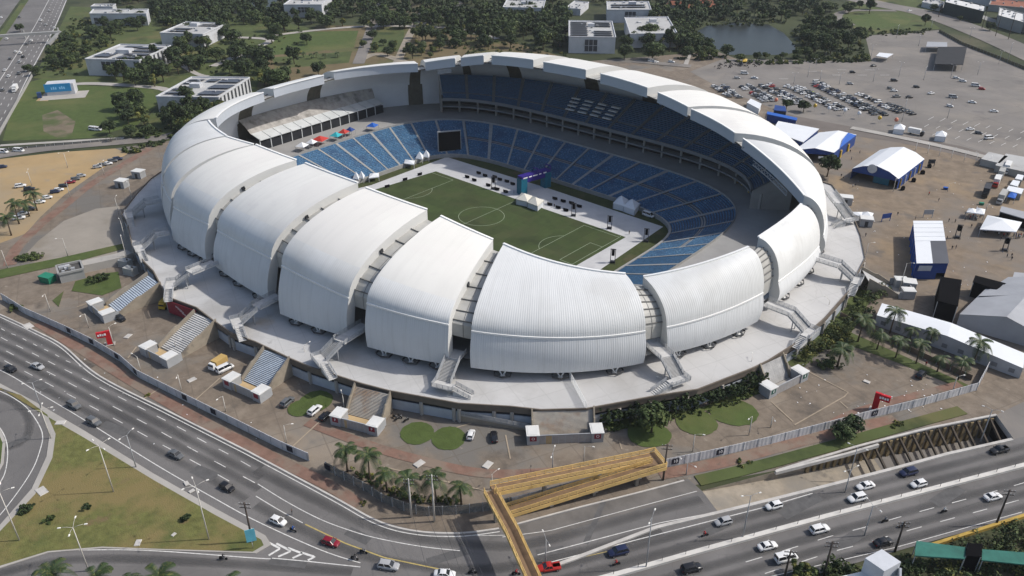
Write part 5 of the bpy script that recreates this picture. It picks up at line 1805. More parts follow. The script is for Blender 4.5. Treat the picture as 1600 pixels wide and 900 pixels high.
# ================================================================ people and motorcycles
skin_m = mat('skin', (0.28, 0.16, 0.10), 0.6, .1, 3)
def figure(pose, cloth, legs):
    """one continuous body grown over a jointed skeleton"""
    if pose == 'stand':
        J_ = [((0, 0, .95), .15), ((0, 0, 1.2), .15), ((0, 0, 1.42), .14), ((0, 0, 1.53), .06), ((0, 0, 1.66), .105), ((0, 0, 1.74), .09),
              ((.0, .1, .9), .11), ((.03, .12, .5), .075), ((.0, .13, .08), .05), ((.12, .13, .04), .045), ((.0, -.1, .9), .11), ((-.04, -.12, .5), .075), ((-.1, -.13, .08), .05), ((.02, -.13, .04), .045),
              ((0, .2, 1.4), .065), ((.02, .25, 1.12), .048), ((.1, .25, .88), .036), ((0, -.2, 1.4), .065), ((.0, -.25, 1.12), .048), ((.08, -.25, .88), .036)]
    else:
        J_ = [((-.1, 0, .85), .16), ((-.05, 0, 1.08), .16), ((.06, 0, 1.3), .15), ((.1, 0, 1.42), .06), ((.14, 0, 1.55), .13), ((.15, 0, 1.64), .11),
              ((-.05, .13, .84), .11), ((.32, .17, .72), .08), ((.2, .17, .38), .055), ((.34, .17, .33), .05), ((-.05, -.13, .84), .11), ((.32, -.17, .72), .08), ((.2, -.17, .38), .055), ((.34, -.17, .33), .05),
              ((.08, .22, 1.27), .07), ((.28, .3, 1.08), .05), ((.5, .28, 1.02), .04), ((.08, -.22, 1.27), .07), ((.28, -.3, 1.08), .05), ((.5, -.28, 1.02), .04)]
    E_ = [(0, 1), (1, 2), (2, 3), (3, 4), (4, 5), (0, 6), (6, 7), (7, 8), (8, 9), (0, 10), (10, 11), (11, 12), (12, 13), (2, 14), (14, 15), (15, 16), (2, 17), (17, 18), (18, 19)]
    me = bpy.data.meshes.new('person')
    me.from_pydata([j[0] for j in J_], E_, [])
    o = bpy.data.objects.new('person', me)
    COL.objects.link(o)
    m_ = o.modifiers.new('skin', 'SKIN')
    for i, v in enumerate(me.skin_vertices[0].data):
        v.radius = (J_[i][1],) * 2
        v.use_root = i == 0
    s_ = o.modifiers.new('sub', 'SUBSURF')
    s_.levels = s_.render_levels = 1
    bpy.context.view_layer.update()
    nm = bpy.data.meshes.new_from_object(o.evaluated_get(bpy.context.evaluated_depsgraph_get()))
    bpy.data.objects.remove(o)
    nm.materials.clear()
    for m__ in (cloth, legs, skin_m, cloth if pose == 'ride' else pole_wood):
        nm.materials.append(m__)
    for p in nm.polygons:
        c = p.center
        hz = 1.44 if pose == 'stand' else 1.38
        p.material_index = 3 if c.z > (1.66 if pose == 'stand' else 1.3) and pose == 'ride' or c.z > 1.7 else 2 if c.z > hz else (1 if c.z < .93 and (pose == 'stand' or c.x > -.3) and abs(c.y) < .24 else 0)
        p.use_smooth = True
    return nm


cloths = {n: mat('cloth_' + n, c, .9, .15, 3) for n, c in (('white', (.6, .6, .58)), ('black', (.02, .02, .022)), ('blue', (.03, .09, .3)), ('red', (.4, .03, .03)), ('grey', (.16, .16, .17)), ('yellow', (.5, .36, .04)))}
fig = {}


def person(x, y, c, label, pose='stand', rz=0.0, z=0.05, world=None, group=None):
    k = (pose, c)
    if k not in fig:
        fig[k] = figure(pose, cloths[c], cloths['black'] if c != 'black' else cloths['grey'])
    o = bpy.data.objects.new('person', fig[k])
    COL.objects.link(o)
    p = world or at(x, y)
    o.location = (p.x, p.y, z)
    o.rotation_euler.z = rz
    return tag(o, label, 'person', group)


moto0 = None


def motorcycle(x, y, dx, dy, label, z=ZR, rider=None, rlabel='', group=None):
    global moto0
    p, q = at(x, y, z), at(x + dx, y + dy, z)
    rz = math.atan2(q.y - p.y, q.x - p.x)
    if moto0 is None:
        t = thing('motorcycle', label, 'motorcycle', (p.x, p.y, z), rz, group)
        for wx in (-.62, .68):
            b = MB()
            b.tube([(wx, -.06, .31), (wx, .06, .31)], .31, 12)
            b.build('wheel', tyre_mat, t)
        b = MB()
        b.tube([(-.75, 0, .62), (-.2, 0, .7), (.3, 0, .85), (.5, 0, .75)], [.08, .15, .2, .08], 8)
        b.box((0, 0, .3), (.55, .3, .35))
        b.build('body', PAINT['black'], t)
        b = MB()
        b.tube([(-.7, 0, .76), (-.1, 0, .78)], [.11, .13], 8)
        b.build('seat', tyre_mat, t)
        b = MB()
        b.tube([(.68, 0, .31), (.5, 0, .95)], .045, 6)
        b.tube([(.46, -.36, 1.02), (.52, 0, .98), (.46, .36, 1.02)], .025, 6)
        b.build('handlebar', rim_mat, t)
        moto0 = t
    else:
        t = dup(moto0, (p.x, p.y, z), rz, label, group)
        if not group and 'group' in t:
            del t['group']
    if rider:
        person(0, 0, rider, rlabel, 'ride', rz, z + .02, world=Vector((p.x, p.y, 0)))


for a in ((458, 830, 4, 1.6, 'motorcycle carrying the blue clad rider', 'blue', 'motorcyclist in blue beside the white hatchback'), (554, 874, 4, 1, 'lower of two dark motorcycles on the curved road', 'black', 'rider in black on the lower of two motorcycles'), (568, 864, 4, 1, 'upper of two dark motorcycles on the curved road', 'grey', 'rider in grey on the upper of two motorcycles'),
          (963, 883, -4, 1, 'motorcycle below the navy car', 'red', 'rider with red top below the navy car'), (1101, 838, -4, 1, 'motorcycle beside the silver hatchback', 'red', 'rider in red beside the silver hatchback'), (1382, 816, 4, -1, 'left motorcycle of the pair in the lower lanes', 'grey', 'grey rider on the left motorcycle of the pair'), (1409, 824, 4, -1, 'right motorcycle of the pair in the lower lanes', 'white', 'pale rider on the right motorcycle of the pair'),
          (1474, 801, 4, -1, 'lone motorcycle in the lower lanes at the right', 'white', 'pale rider on the lone motorcycle at the right'), (349, 874, 4, .3, 'motorcycle on the bottom slip road', 'black', 'rider on the bottom slip road'), (738, 896, 4, 0, 'motorcycle at the bottom edge in the bridge shadow', 'black', 'dark rider at the bottom edge in the bridge shadow'), (806, 898, 4, 0, 'motorcycle at the bottom edge beside the yellow bridge', 'red', 'red clad rider at the bottom edge beside the yellow bridge')):
    motorcycle(*a[:5], rider=a[5], rlabel=a[6])
for i, (x, y) in enumerate(((617, 653), (621, 656), (625, 652), (635, 658))):
    motorcycle(x, y, 3, (-1) ** i * 2, 'motorcycle in the cluster parked beside the stair with the F', 0.05, group='motorcycles parked below the podium')
A, B_ = at(1118, 108), at(1185, 98)
for i in range(46):
    p = A.lerp(B_, random.random()) + Vector((random.uniform(-6, 6), random.uniform(-9, 14), 0))
    m_ = dup(moto0, (p.x, p.y, 0.05), random.uniform(0, 6), 'motorcycle in the dense motorcycle park behind the roof', 'motorcycles in the dense motorcycle park')

GPE = 'people walking on the event ground'
for i, (x, y, c) in enumerate(((1314, 277, 'black'), (1317, 281, 'black'), (1332, 293, 'white'), (1336, 292, 'black'), (1328, 239, 'black'), (1343, 240, 'grey'), (1330, 250, 'white'), (1451, 305, 'red'), (1466, 315, 'black'), (1482, 347, 'black'), (1492, 348, 'grey'), (1487, 390, 'black'), (1493, 389, 'black'), (1517, 356, 'black'), (1573, 402, 'grey'), (1580, 402, 'black'), (1563, 376, 'black'), (1402, 337, 'black'),
                               (1555, 260, 'black'), (1479, 375, 'black'), (1394, 545, 'red'), (1446, 572, 'red'), (1430, 343, 'grey'), (1580, 407, 'black'), (1352, 370, 'black'))):
    p = at(x, y)
    near = {1314: 'left of a pair behind the shell roof tree', 1317: 'right of a pair behind the shell roof tree', 1332: 'in white in front of the blue tent', 1336: 'in black in front of the blue tent', 1451: 'in a red top on the bare ground', 1394: 'in red on the palm lane', 1446: 'in red near the end of the palm lane', 1487: 'left of two beside the blue and white hall', 1493: 'right of two beside the blue and white hall', 1330: 'in white between the two blue tents'}.get(x)
    person(x, y, c, f'person {near}' if near else f'person in {c} standing on the event ground', rz=random.uniform(0, 6), group=None if near else GPE)
person(457, 805, 'black', 'person in black standing on the curved road above the white hatchback', rz=1, z=ZR)
# crowd round the market canopies
pts = px((1500, 335), (1545, 330), (1600, 352), (1600, 385), (1590, 372), (1530, 362))
GC = 'people around the market canopies'
for i in range(44):
    f, g = random.random(), random.random()
    x, y = lerp(1528, 1598, f), lerp(358, 373, f) + random.uniform(-2, 4)
    if i < 14:
        x, y = random.uniform(1506, 1538), random.uniform(330, 345)
    c = random.choice(('black', 'white', 'grey', 'blue', 'red'))
    person(x, y, c, f'person in {c} {"among the small tables" if i < 14 else "along the edge of the white market canopy"}', rz=random.uniform(0, 6), group=GC)
# ================================================================ vegetation
bark = mat('bark', (0.10, 0.075, 0.05), 0.9, 0.25, 2)
LEAF = [mat('leaf_dark', (0.030, 0.048, 0.017), 0.75, 0.3, 0.4), mat('leaf_mid', (0.052, 0.078, 0.023), 0.75, 0.3, 0.4), mat('leaf_light', (0.088, 0.112, 0.032), 0.7, 0.3, 0.4), mat('leaf_yellow', (0.15, 0.15, 0.035), 0.7, 0.3, 0.4)]
palm_m = [mat('palm_frond', (0.034, 0.058, 0.017), 0.55, 0.3, 0.6), mat('palm_frond_yellow', (0.10, 0.11, 0.03), 0.6, 0.3, 0.6)]
R0 = random.Random(11)


def leaf_card(b, p, n, s, mi, rng):
    u = Vector((rng.gauss(0, 1), rng.gauss(0, 1), rng.gauss(0, 1)))
    u = (u - n * u.dot(n))
    if u.length < 1e-3:
        return
    u.normalize()
    v = n.cross(u)
    l, w_ = s * rng.uniform(.7, 1.3), s * rng.uniform(.5, .9)
    b.add([p - u * l, p + v * w_, p + u * l, p - v * w_], [(0, 1, 2, 3)], mi)


def crown(b, rng, c, R, H, lobes, per, s, tones):
    c = Vector(c)
    for k in range(lobes):
        while True:
            q = Vector((rng.uniform(-1, 1), rng.uniform(-1, 1), rng.uniform(-.75, 1)))
            if .25 < q.length < 1:
                break
        lc = c + Vector((q.x * R * .78, q.y * R * .78, q.z * H * .62))
        lr = R * rng.uniform(.26, .46)
        tone = rng.choice(tones)
        for i in range(per):
            n = Vector((rng.gauss(0, 1), rng.gauss(0, 1), rng.gauss(.35, 1))).normalized()
            p = lc + Vector((n.x, n.y, n.z * .8)) * lr * rng.uniform(.72, 1.08)
            nn = (n + Vector((rng.gauss(0, .45), rng.gauss(0, .45), rng.gauss(0, .45)))).normalized()
            leaf_card(b, p, nn, s, tone, rng)


def tree_proto(seed, R, h, tones, lobes=22, per=62, s=0.55, name='tree'):
    rng = random.Random(seed)
    t = thing(name, 'x', 'tree')
    b = MB()
    b.tube([(0, 0, -.2), (rng.uniform(-.2, .2), rng.uniform(-.2, .2), h * .3), (rng.uniform(-.4, .4), rng.uniform(-.4, .4), h * .6)], [.34, .24, .15], 7)
    for k in range(5):
        a = 2 * PI * k / 5 + rng.uniform(-.4, .4)
        b.tube([(0, 0, h * .28), (math.cos(a) * R * .3, math.sin(a) * R * .3, h * .5), (math.cos(a) * R * .62, math.sin(a) * R * .62, h * .66)], [.16, .11, .05], 5)
    b.build('trunk', bark, t)
    b = MB()
    crown(b, rng, (0, 0, h * .64), R, h * .5, lobes, per, s, tones)
    b.build('crown', LEAF, t)
    return t


D, Mi, Li, Ye = 0, 1, 2, 3
TP = {'dark': [tree_proto(1, 5, 9, [D, D, D, Mi]), tree_proto(2, 5.4, 8, [D, D, Mi]), tree_proto(3, 4.6, 9.5, [D, D, D, Mi])],
      'tall': [tree_proto(21, 3.4, 12, [D, Mi, D], 20, 60, .5), tree_proto(22, 6.6, 8.2, [Mi, D, Mi], 26, 66, .6), tree_proto(23, 3.0, 6, [Mi, Li, Ye], 14, 60, .45)],
      'mid': [tree_proto(4, 4.8, 8, [D, Mi, Mi]), tree_proto(5, 5.2, 8.5, [Mi, Mi, D, Li])],
      'light': [tree_proto(6, 4.4, 7, [Mi, Li, Li]), tree_proto(7, 4.6, 7.5, [Mi, Li, Ye])]}
for l in TP.values():
    for o in l:
        o['used'] = 0
TREES = []


def place_tree(x, y, tone, sc, label, group=None, world=None):
    p = world or at(x, y)
    o = R0.choice(TP[tone])
    scl = (sc * R0.uniform(.9, 1.1), sc * R0.uniform(.9, 1.1), sc * R0.uniform(.85, 1.15))
    rz = R0.uniform(0, 6.28)
    if not o['used']:
        o['used'] = 1
        o.location = (p.x, p.y, 0)
        o.rotation_euler.z = rz
        o.scale = scl
        tag(o, label, 'tree', group)
        r = o
    else:
        r = dup(o, (p.x, p.y, 0), rz, label, group, scl)
        if not group and 'group' in r:
            del r['group']
    TREES.append(p.copy())
    return r


def in_poly(p, poly):
    c, j = False, len(poly) - 1
    for i in range(len(poly)):
        a, q = poly[i], poly[j]
        if (a.y > p.y) != (q.y > p.y) and p.x < (q.x - a.x) * (p.y - a.y) / (q.y - a.y) + a.x:
            c = not c
        j = i
    return c


def grove(poly, gap, tones, sc, label, group, most=60):
    W_ = px(*poly)
    xs, ys = [p.x for p in W_], [p.y for p in W_]
    n = 0
    for _ in range(4000):
        if n >= most:
            break
        p = Vector((R0.uniform(min(xs), max(xs)), R0.uniform(min(ys), max(ys)), 0))
        if not in_poly(p, W_) or any((q - p).length < gap for q in TREES):
            continue
        tn = R0.choice(tones)
        s_ = sc * R0.uniform(.8, 1.25)
        lb = label.replace('@', {'dark': 'dark green', 'mid': 'mid green', 'light': 'yellowish green', 'tall': 'deep green'}[tn]).replace('#', 'large' if s_ > sc * 1.03 else 'small')
        place_tree(0, 0, tn, s_, lb, group, world=p)
        n += 1


dk = ['dark', 'dark', 'tall', 'mid', 'tall']
# clear single trees first
for a in ((1018, 676, 'mid', .85, 'bright bushy tree between the clipped hedge and the round lawns'), (1292, 276, 'dark', 1.1, 'lone tree between the roof shells and the blue tents'), (1255, 175, 'dark', .8, 'lone tree at the edge of the packed car rows'), (1228, 172, 'dark', .7, 'smaller tree beside the blue truck at the car rows'), (1315, 687, 'mid', .62, 'left shrub like tree outside the grey fence by the underpass'), (1328, 680, 'dark', .6, 'right shrub like tree outside the grey fence by the underpass'),
          (172, 210, 'dark', .75, 'round tree at the corner of the grass field'), (205, 215, 'mid', .7, 'low tree behind the field beside the lane'), (232, 214, 'dark', .8, 'tree at the lane end beside the roof shell'), (57, 118, 'dark', .75, 'tall dark tree beside the highway wall'), (44, 112, 'dark', .6, 'small dark tree at the highway edge'), (32, 50, 'dark', .7, 'round tree in the highway median'), (480, 70, 'dark', .95, 'round tree standing in the park green'),
          (582, 62, 'dark', .9, 'dark tree left of the park walkway'), (477, 66, 'mid', .6, 'small tree beside the park green'), (498, 118, 'dark', .9, 'dark tree right behind the left roof shells'), (645, 92, 'dark', .9, 'dark tree behind the roof beside the park path'), (425, 68, 'dark', .8, 'tree at the edge of the park green'), (460, 100, 'dark', 1.1, 'big dark tree in the brown field'), (650, 60, 'mid', .8, 'tree in the middle park lawn'),
          (1458, 18, 'mid', .8, 'round tree on the far avenue'), (1499, 33, 'dark', .5, 'small tree on the far avenue island'), (1546, 48, 'dark', .8, 'round dark tree beside the far avenue'), (1445, 40, 'dark', .9, 'dark tree at the corner of the car park')):
    place_tree(*a)
GC_ = 'trees of the white campus'
grove([(184, 172), (240, 158), (300, 165), (330, 185), (300, 210), (250, 205), (190, 195)], 6.5, dk, 1.0, '# @ tree in the clump between the grass field and the roof shells', GC_, 20)
grove([(285, 190), (345, 178), (330, 205), (290, 210)], 6, ['light', 'mid'], .9, '# @ tree against the left roof shell', GC_, 8)
grove([(165, 118), (235, 108), (260, 128), (240, 138), (190, 132)], 6.5, dk, 1.0, '# @ tree in front of the middle solar roofed block', GC_, 14)
grove([(232, 102), (275, 85), (320, 95), (330, 118), (270, 118)], 6.5, dk, 1.0, '# @ tree between the two solar roofed blocks', GC_, 14)
grove([(330, 90), (395, 85), (440, 100), (470, 128), (420, 145), (392, 128), (350, 118)], 7, dk, 1.05, '# @ tree behind the ribbed white block', GC_, 20)
grove([(268, 60), (352, 52), (372, 70), (330, 85), (275, 82)], 7, dk, 1.0, '# @ tree beside the small far solar roof', GC_, 14)
grove([(76, 110), (90, 75), (130, 60), (190, 45), (170, 70), (130, 90), (130, 110)], 7.5, ['dark', 'mid', 'mid', 'light'], .9, '# @ tree on the rough slope beside the highway', GC_, 22)
grove([(155, 45), (175, 28), (235, 28), (230, 48), (190, 52)], 7.5, dk, .95, '# @ tree below the flat canopy building', GC_, 10)
GR = 'trees behind the right campus blocks'
grove([(965, 78), (985, 60), (1070, 60), (1078, 95), (1000, 98), (970, 92)], 7, dk, 1.2, '# @ tree in the round clump behind the roof', GR, 16)
grove([(1065, 95), (1060, 50), (1085, 60), (1110, 82), (1150, 92), (1105, 96)], 7, ['mid', 'light', 'mid'], .8, '# @ tree on the near bank of the pond', GR, 16)
grove([(1250, 60), (1262, 25), (1300, 40), (1345, 60), (1362, 88), (1300, 92), (1258, 90)], 7, dk, 1.1, '# @ tree right of the pond', GR, 26)
grove([(1140, 96), (1255, 88), (1360, 92), (1355, 97), (1250, 96)], 6.5, ['mid', 'dark', 'light'], .6, '# @ tree in the low row between pond and car park', GR, 14)
GP_ = 'trees of the park behind the stadium'
grove([(630, 75), (650, 45), (720, 45), (790, 50), (880, 60), (890, 82), (800, 78), (740, 80), (690, 84)], 7.5, dk, 1.1, '# @ tree in the thick wood behind the roof', GP_, 34)
grove([(560, 75), (600, 70), (690, 78), (690, 92), (600, 90)], 9, ['mid', 'light', 'dark'], .7, '# @ tree along the park walkways', GP_, 14)
grove([(420, 45), (520, 32), (600, 35), (700, 30), (700, 45), (600, 46), (500, 48), (425, 58)], 8.5, dk, 1.1, '# @ tree along the back edge of the park', GP_, 24)
grove([(1270, 20), (1350, 12), (1390, 20), (1320, 26)], 9, dk, .9, '# @ tree behind the oval lawn', GP_, 8)

# far woodland: reads as one mass
rng = random.Random(5)
b = MB()
wood = [[(235, 28), (240, -14), (345, -18), (420, 20), (440, 34), (330, 45), (270, 48)], [(420, 34), (445, -14), (640, -20), (880, -22), (880, 20), (700, 30), (520, 34)], [(700, 48), (720, 24), (885, 18), (885, 60), (790, 52)], [(880, 5), (900, -22), (1300, -22), (1270, 20), (1225, 36), (1110, 38), (1060, 28), (1020, 20)],
        [(1000, 62), (1010, 20), (1060, 30), (1100, 40), (1080, 55)], [(1300, -20), (1560, -22), (1500, -14), (1340, -6)], [(180, 12), (240, 4), (240, -14), (190, -14)]]
for poly in wood:
    W_ = px(*poly)
    xs, ys = [p.x for p in W_], [p.y for p in W_]
    pts, tries = [], 0
    while len(pts) < 190 and tries < 2600:
        tries += 1
        p = Vector((rng.uniform(min(xs), max(xs)), rng.uniform(min(ys), max(ys)), 0))
        if in_poly(p, W_) and all((q - p).length > 8.5 for q in pts):
            pts.append(p)
    for p in pts:
        R_ = rng.uniform(4.5, 7.5)
        tone = rng.choice([[D], [D], [D], [D, Mi], [Mi]])
        crown(b, rng, (p.x, p.y, rng.uniform(4.5, 6.5)), R_, R_ * .8, 7, 26, 1.1, tone)
        b.tube([(p.x, p.y, 0), (p.x, p.y, 5)], .3, 4, mi=4)
b.build('woodland', LEAF + [bark], kind='stuff')['label'] = 'dense dark wood beyond the campus'


# rough scrub on the slopes, banks and verges: ground cover nobody could count
rng = random.Random(9)
b = MB()
for poly, n_ in (([(60, 118), (82, 70), (112, 30), (200, 40), (180, 70), (130, 95), (125, 118)], 240), ([(1060, 96), (1058, 50), (1090, 45), (1105, 75), (1140, 92)], 140), ([(1245, 85), (1230, 55), (1262, 30), (1320, 55), (1362, 92), (1250, 97)], 170), ([(1130, 97), (1360, 92), (1358, 97), (1200, 101)], 120), ([(1345, 46), (1400, 47), (1470, 46), (1440, 54), (1360, 57)], 60), ([(200, 215), (260, 200), (330, 200), (300, 222)], 50), ([(185, 235), (250, 218), (262, 222), (205, 243)], 30), ([(640, 70), (880, 60), (885, 95), (760, 100)], 120), ([(260, 60), (470, 45), (470, 140), (300, 120)], 130), ([(1110, 30), (1225, 32), (1230, 40), (1100, 42)], 60)):
    W_ = px(*poly)
    xs, ys = [p.x for p in W_], [p.y for p in W_]
    k = 0
    while k < n_:
        p = Vector((rng.uniform(min(xs), max(xs)), rng.uniform(min(ys), max(ys)), 0))
        if not in_poly(p, W_):
            continue
        k += 1
        R_ = rng.uniform(.8, 2.4)
        crown(b, rng, (p.x, p.y, R_ * .35), R_, R_ * .7, 3, 14, .6, rng.choice([[D], [Mi], [Mi, Li], [D, Mi], [Li, Ye]]))
b.build('scrub_undergrowth', LEAF, kind='stuff')['label'] = 'rough low scrub on slopes and banks'


# palms
def palm_proto(seed, h, nf=16, L=3.2, mi=0, name='palm_tree'):
    rng = random.Random(seed)
    t = thing(name, 'x', 'palm tree')
    b = MB()
    lean = rng.uniform(-.4, .4)
    b.tube([(0, 0, -.1), (lean * .2, 0, h * .3), (lean * .6, 0, h * .7), (lean, 0, h)], [.26, .2, .16, .14], 7)
    b.build('trunk', bark, t)
    b = MB()
    for k in range(nf):
        a = 2 * PI * k / nf * 2.4 + rng.uniform(-.2, .2)
        el = rng.uniform(-.35, 1.0)
        u = Vector((math.cos(a), math.sin(a), 0))
        s = Vector((-u.y, u.x, 0))
        pts = []
        for i in range(8):
            f = i / 7
            r = L * (math.sin(f * 1.25) / math.sin(1.25))
            pts.append(Vector((lean, 0, h)) + u * r * math.cos(el * .7) + Vector((0, 0, L * (math.sin(el) * f - (.35 + .55 * (1 - el * .5)) * f * f))))
        for i in range(7):
            p, q = pts[i], pts[i + 1]
            for j in range(3):
                m_ = p.lerp(q, j / 3)
                wl = L * .24 * (math.sin(PI * min(1, (i + j / 3 + .8) / 7.9)) ** .6)
                for sg in (-1, 1):
                    tip = m_ + s * sg * wl + (q - p).normalized() * wl * .55 - Vector((0, 0, wl * .35))
                    wd = (q - p).normalized() * L * .028
                    b.add([m_ - wd, m_ + wd, tip + wd * .3, tip - wd * .3], [(0, 1, 2, 3)], mi if rng.random() < .85 else 1)
    b.build('crown', palm_m, t)
    return t


pp = [palm_proto(1, 6.3), palm_proto(2, 7.2, 18, 3.3), palm_proto(3, 5.5, 15, 3.0, 0), palm_proto(4, 4.2, 22, 2.6)]
pu = [0] * 4


def palm(x, y, k, label, sc=1.0, group=None):
    p = at(x, y)
    rz = R0.uniform(0, 6)
    if not pu[k]:
        pu[k] = 1
        o = pp[k]
        o.location = (p.x, p.y, 0)
        o.rotation_euler.z = rz
        o.scale = (sc,) * 3
        tag(o, label, 'palm tree', group)
    else:
        o = dup(pp[k], (p.x, p.y, 0), rz, label, group, sc)
        if not group and 'group' in o:
            del o['group']


GA = 'row of palms behind the wire fence'
for i, (x, y, nm) in enumerate(((543, 737, 'leftmost palm of the row behind the wire fence'), (578, 752, 'second palm from the left behind the wire fence'), (605, 768, 'third palm from the left behind the wire fence'), (642, 783, 'palm directly behind the left pale kerb pole'), (682, 786, 'palm directly behind the right pale kerb pole'), (721, 789, 'rightmost palm of the row nearest the yellow ramp'))):
    palm(x, y, i % 3, nm, 1.08, GA)
GB = 'palms along the brown lane wall'
for i, (x, y, nm, sc) in enumerate(((1340, 534, 'first palm of the lane row nearest the shrubbery', 1.15), (1370, 546, 'second palm of the lane row', 1.05), (1399, 559, 'third palm of the lane row', 1.0), (1431, 568, 'fourth palm of the lane row behind the black car', .95), (1464, 581, 'fifth palm of the lane row', .95), (1497, 593, 'last palm of the lane row by the fence', 1.0),
                                     (1390, 521, 'big dark palm in front of the white tent', 1.1), (1421, 533, 'small palm in front of the white tent', .85), (1452, 540, 'slim palm in front of the middle of the white tent', .8), (1520, 570, 'palm in front of the right part of the white tent', 1.15))):
    palm(x, y, (i + 1) % 3, nm, sc, GB)
GD = 'palms on the sand lot'
for i, (x, y, nm) in enumerate(((18, 368, 'nearest palm at the left edge of the sand lot'), (30, 350, 'second palm of the sand lot cluster'), (46, 338, 'third palm of the sand lot cluster'), (58, 329, 'tallest palm of the sand lot cluster'))):
    palm(x, y, i % 3, nm, 1.25, GD)
palm(1308, 573, 3, 'dense date palm in the shrubbery beside the bridge stair', 1.5)
GE = 'young palms of the park garden'
for i, x in enumerate((463, 475, 487, 494, 508, 528)):
    palm(x, 92 - (i % 2) * 2, 3, 'young palm standing in the row of the park garden', .8, GE)
for i, (x, y) in enumerate(((650, 45), (655, 60), (662, 75), (586, 80), (612, 74))):
    palm(x, y, 2, 'palm growing between the park walkways', .9, GE)
palm(174, 222, 2, 'small palm beside the lane at the grass field', .7)


# shrubs and hedges
def shrub(label, pts, R, h, tones, n, name='shrub', cat='shrub', per=26, s=.3, spread=None, group=None, wall=None):
    W_ = px(*pts)
    c = sum(W_, Vector()) / len(W_)
    rng = random.Random(hash(label) % 1000 if False else len(label) * 7 + int(pts[0][0]))
    t = thing(name, label, cat, (c.x, c.y, 0), 0, group)
    b = MB()
    path = resample(W_, .5) if len(W_) > 1 else [W_[0]]
    for k in range(n):
        p = rng.choice(path) - c
        q = p + Vector((rng.uniform(-R, R), rng.uniform(-R, R), 0))
        crown(b, rng, (q.x, q.y, h * rng.uniform(.35, .75)), R * .8, h * .5, 2, per, s, tones)
    b.build('foliage', LEAF, t)
    b = MB()
    for p in path[::8]:
        p = p - c
        b.tube([(p.x, p.y, -.1), (p.x + .1, p.y, h * .6)], [.07, .03], 5)
    b.build('stem', bark, t)


shrub('long dark clipped hedge climbing the podium wall beside the broad stair', [(945, 667), (1010, 653), (1090, 640), (1150, 621), (1192, 602)], 1.2, 5.2, [D, D, D, Mi], 300, 'hedge', 'hedge')
shrub('low pale green border at the foot of the clipped hedge', [(950, 674), (1040, 656), (1110, 643), (1185, 614)], .8, 1.2, [Li, Mi], 70, 'hedge', 'hedge', 16)
shrub('reddish dry shrubbery on the slope below the podium corner', [(1240, 560), (1270, 548), (1300, 545), (1318, 520)], 3, 3.5, [Mi, D, Ye, Li], 60, spread=3)
shrub('mixed shrubbery between podium corner and lane wall', [(1325, 520), (1345, 490), (1362, 465), (1370, 455)], 2.6, 3.4, [Mi, D, Li], 60)
shrub('low round bush at the corner of the brown forecourt', [(1290, 575), (1300, 572)], 2.2, 1.8, [Li, Mi], 16)
shrub('row of low plants between the palms and the wire fence', [(556, 738), (600, 762), (650, 782), (710, 787)], 1.2, 1.2, [Ye, Li, Mi], 60, per=14)
shrub('low oval green shrub bed on the grey plaza', [(36, 405), (46, 404), (54, 405)], 2.3, 1.3, [Mi, Li], 46, per=22)
shrub('dark shrub in the little generator yard lawn', [(148, 440), (165, 436)], 1.6, 2.2, [D, Mi], 22)
shrub('small bush in the left of the dry grass island', [(40, 800), (44, 797)], 1.1, 1.5, [Mi, D], 12)
shrub('small sapling in the dry grass island', [(78, 815)], .8, 1.5, [Mi], 8)
shrub('sapling near the middle of the dry grass island', [(135, 795)], .7, 1.3, [D], 6)
shrub('sapling in the right of the dry grass island', [(292, 815)], .8, 1.6, [D], 7)
shrub('green bush beside the left end of the grey fence', [(22, 484), (28, 482)], 1.1, 1.4, [Mi, Li], 14)
shrub('yellow green treetop at the bottom edge left of the white roof block', [(1250, 908), (1258, 906)], 1.8, 3.6, [Li, Ye, Mi], 26, per=34)
shrub('bushy treetop touching the left side of the white roof block', [(1295, 905), (1322, 903)], 2.2, 3.6, [Mi, D, Li], 40, per=34)
shrub('weedy bank under the green mesh roof', [(1440, 905), (1500, 895), (1560, 890), (1620, 880)], 4, 1.2, [Mi, Li, D, Ye], 90, per=18)
shrub('scrub beside the yellow verge wall at the right edge', [(1540, 862), (1580, 850), (1620, 838)], 3.5, 1.4, [D, Mi, Li], 50, per=18)
shrub('green scrub between the white roof block and the verge', [(1405, 895), (1425, 890)], 2, 2, [D, Mi], 20)
for x, l in ((100, 'leftmost palm like treetop at the bottom edge'), (165, 'second palm like treetop at the bottom edge'), (215, 'third palm like treetop at the bottom edge'), (262, 'fourth small treetop at the bottom edge'), (362, 'treetop right of the motorcycle at the bottom edge')):
    palm(x, 940 + (x % 7), x % 3, l, 1.2)
shrub('tuft of weeds on the pavement of the right fence', [(1150, 725), (1170, 720)], 1, .7, [Ye, Mi], 8, per=10)
shrub('dry weeds beside the grass strip above the underpass', [(1395, 668), (1408, 664)], 1, .8, [Ye, Li], 10, per=10)
shrub('tuft of weeds on the kerb side below the palms', [(570, 787), (572, 786)], .6, .8, [Mi, Ye], 5, per=10)
shrub('tuft of weeds by the curved kerb', [(232, 617)], .6, .6, [Ye], 4, per=10)
for o in [o for o in scene.objects if o.get('label') == 'x']:
    for c in list(o.children):
        bpy.data.objects.remove(c)
    bpy.data.objects.remove(o)
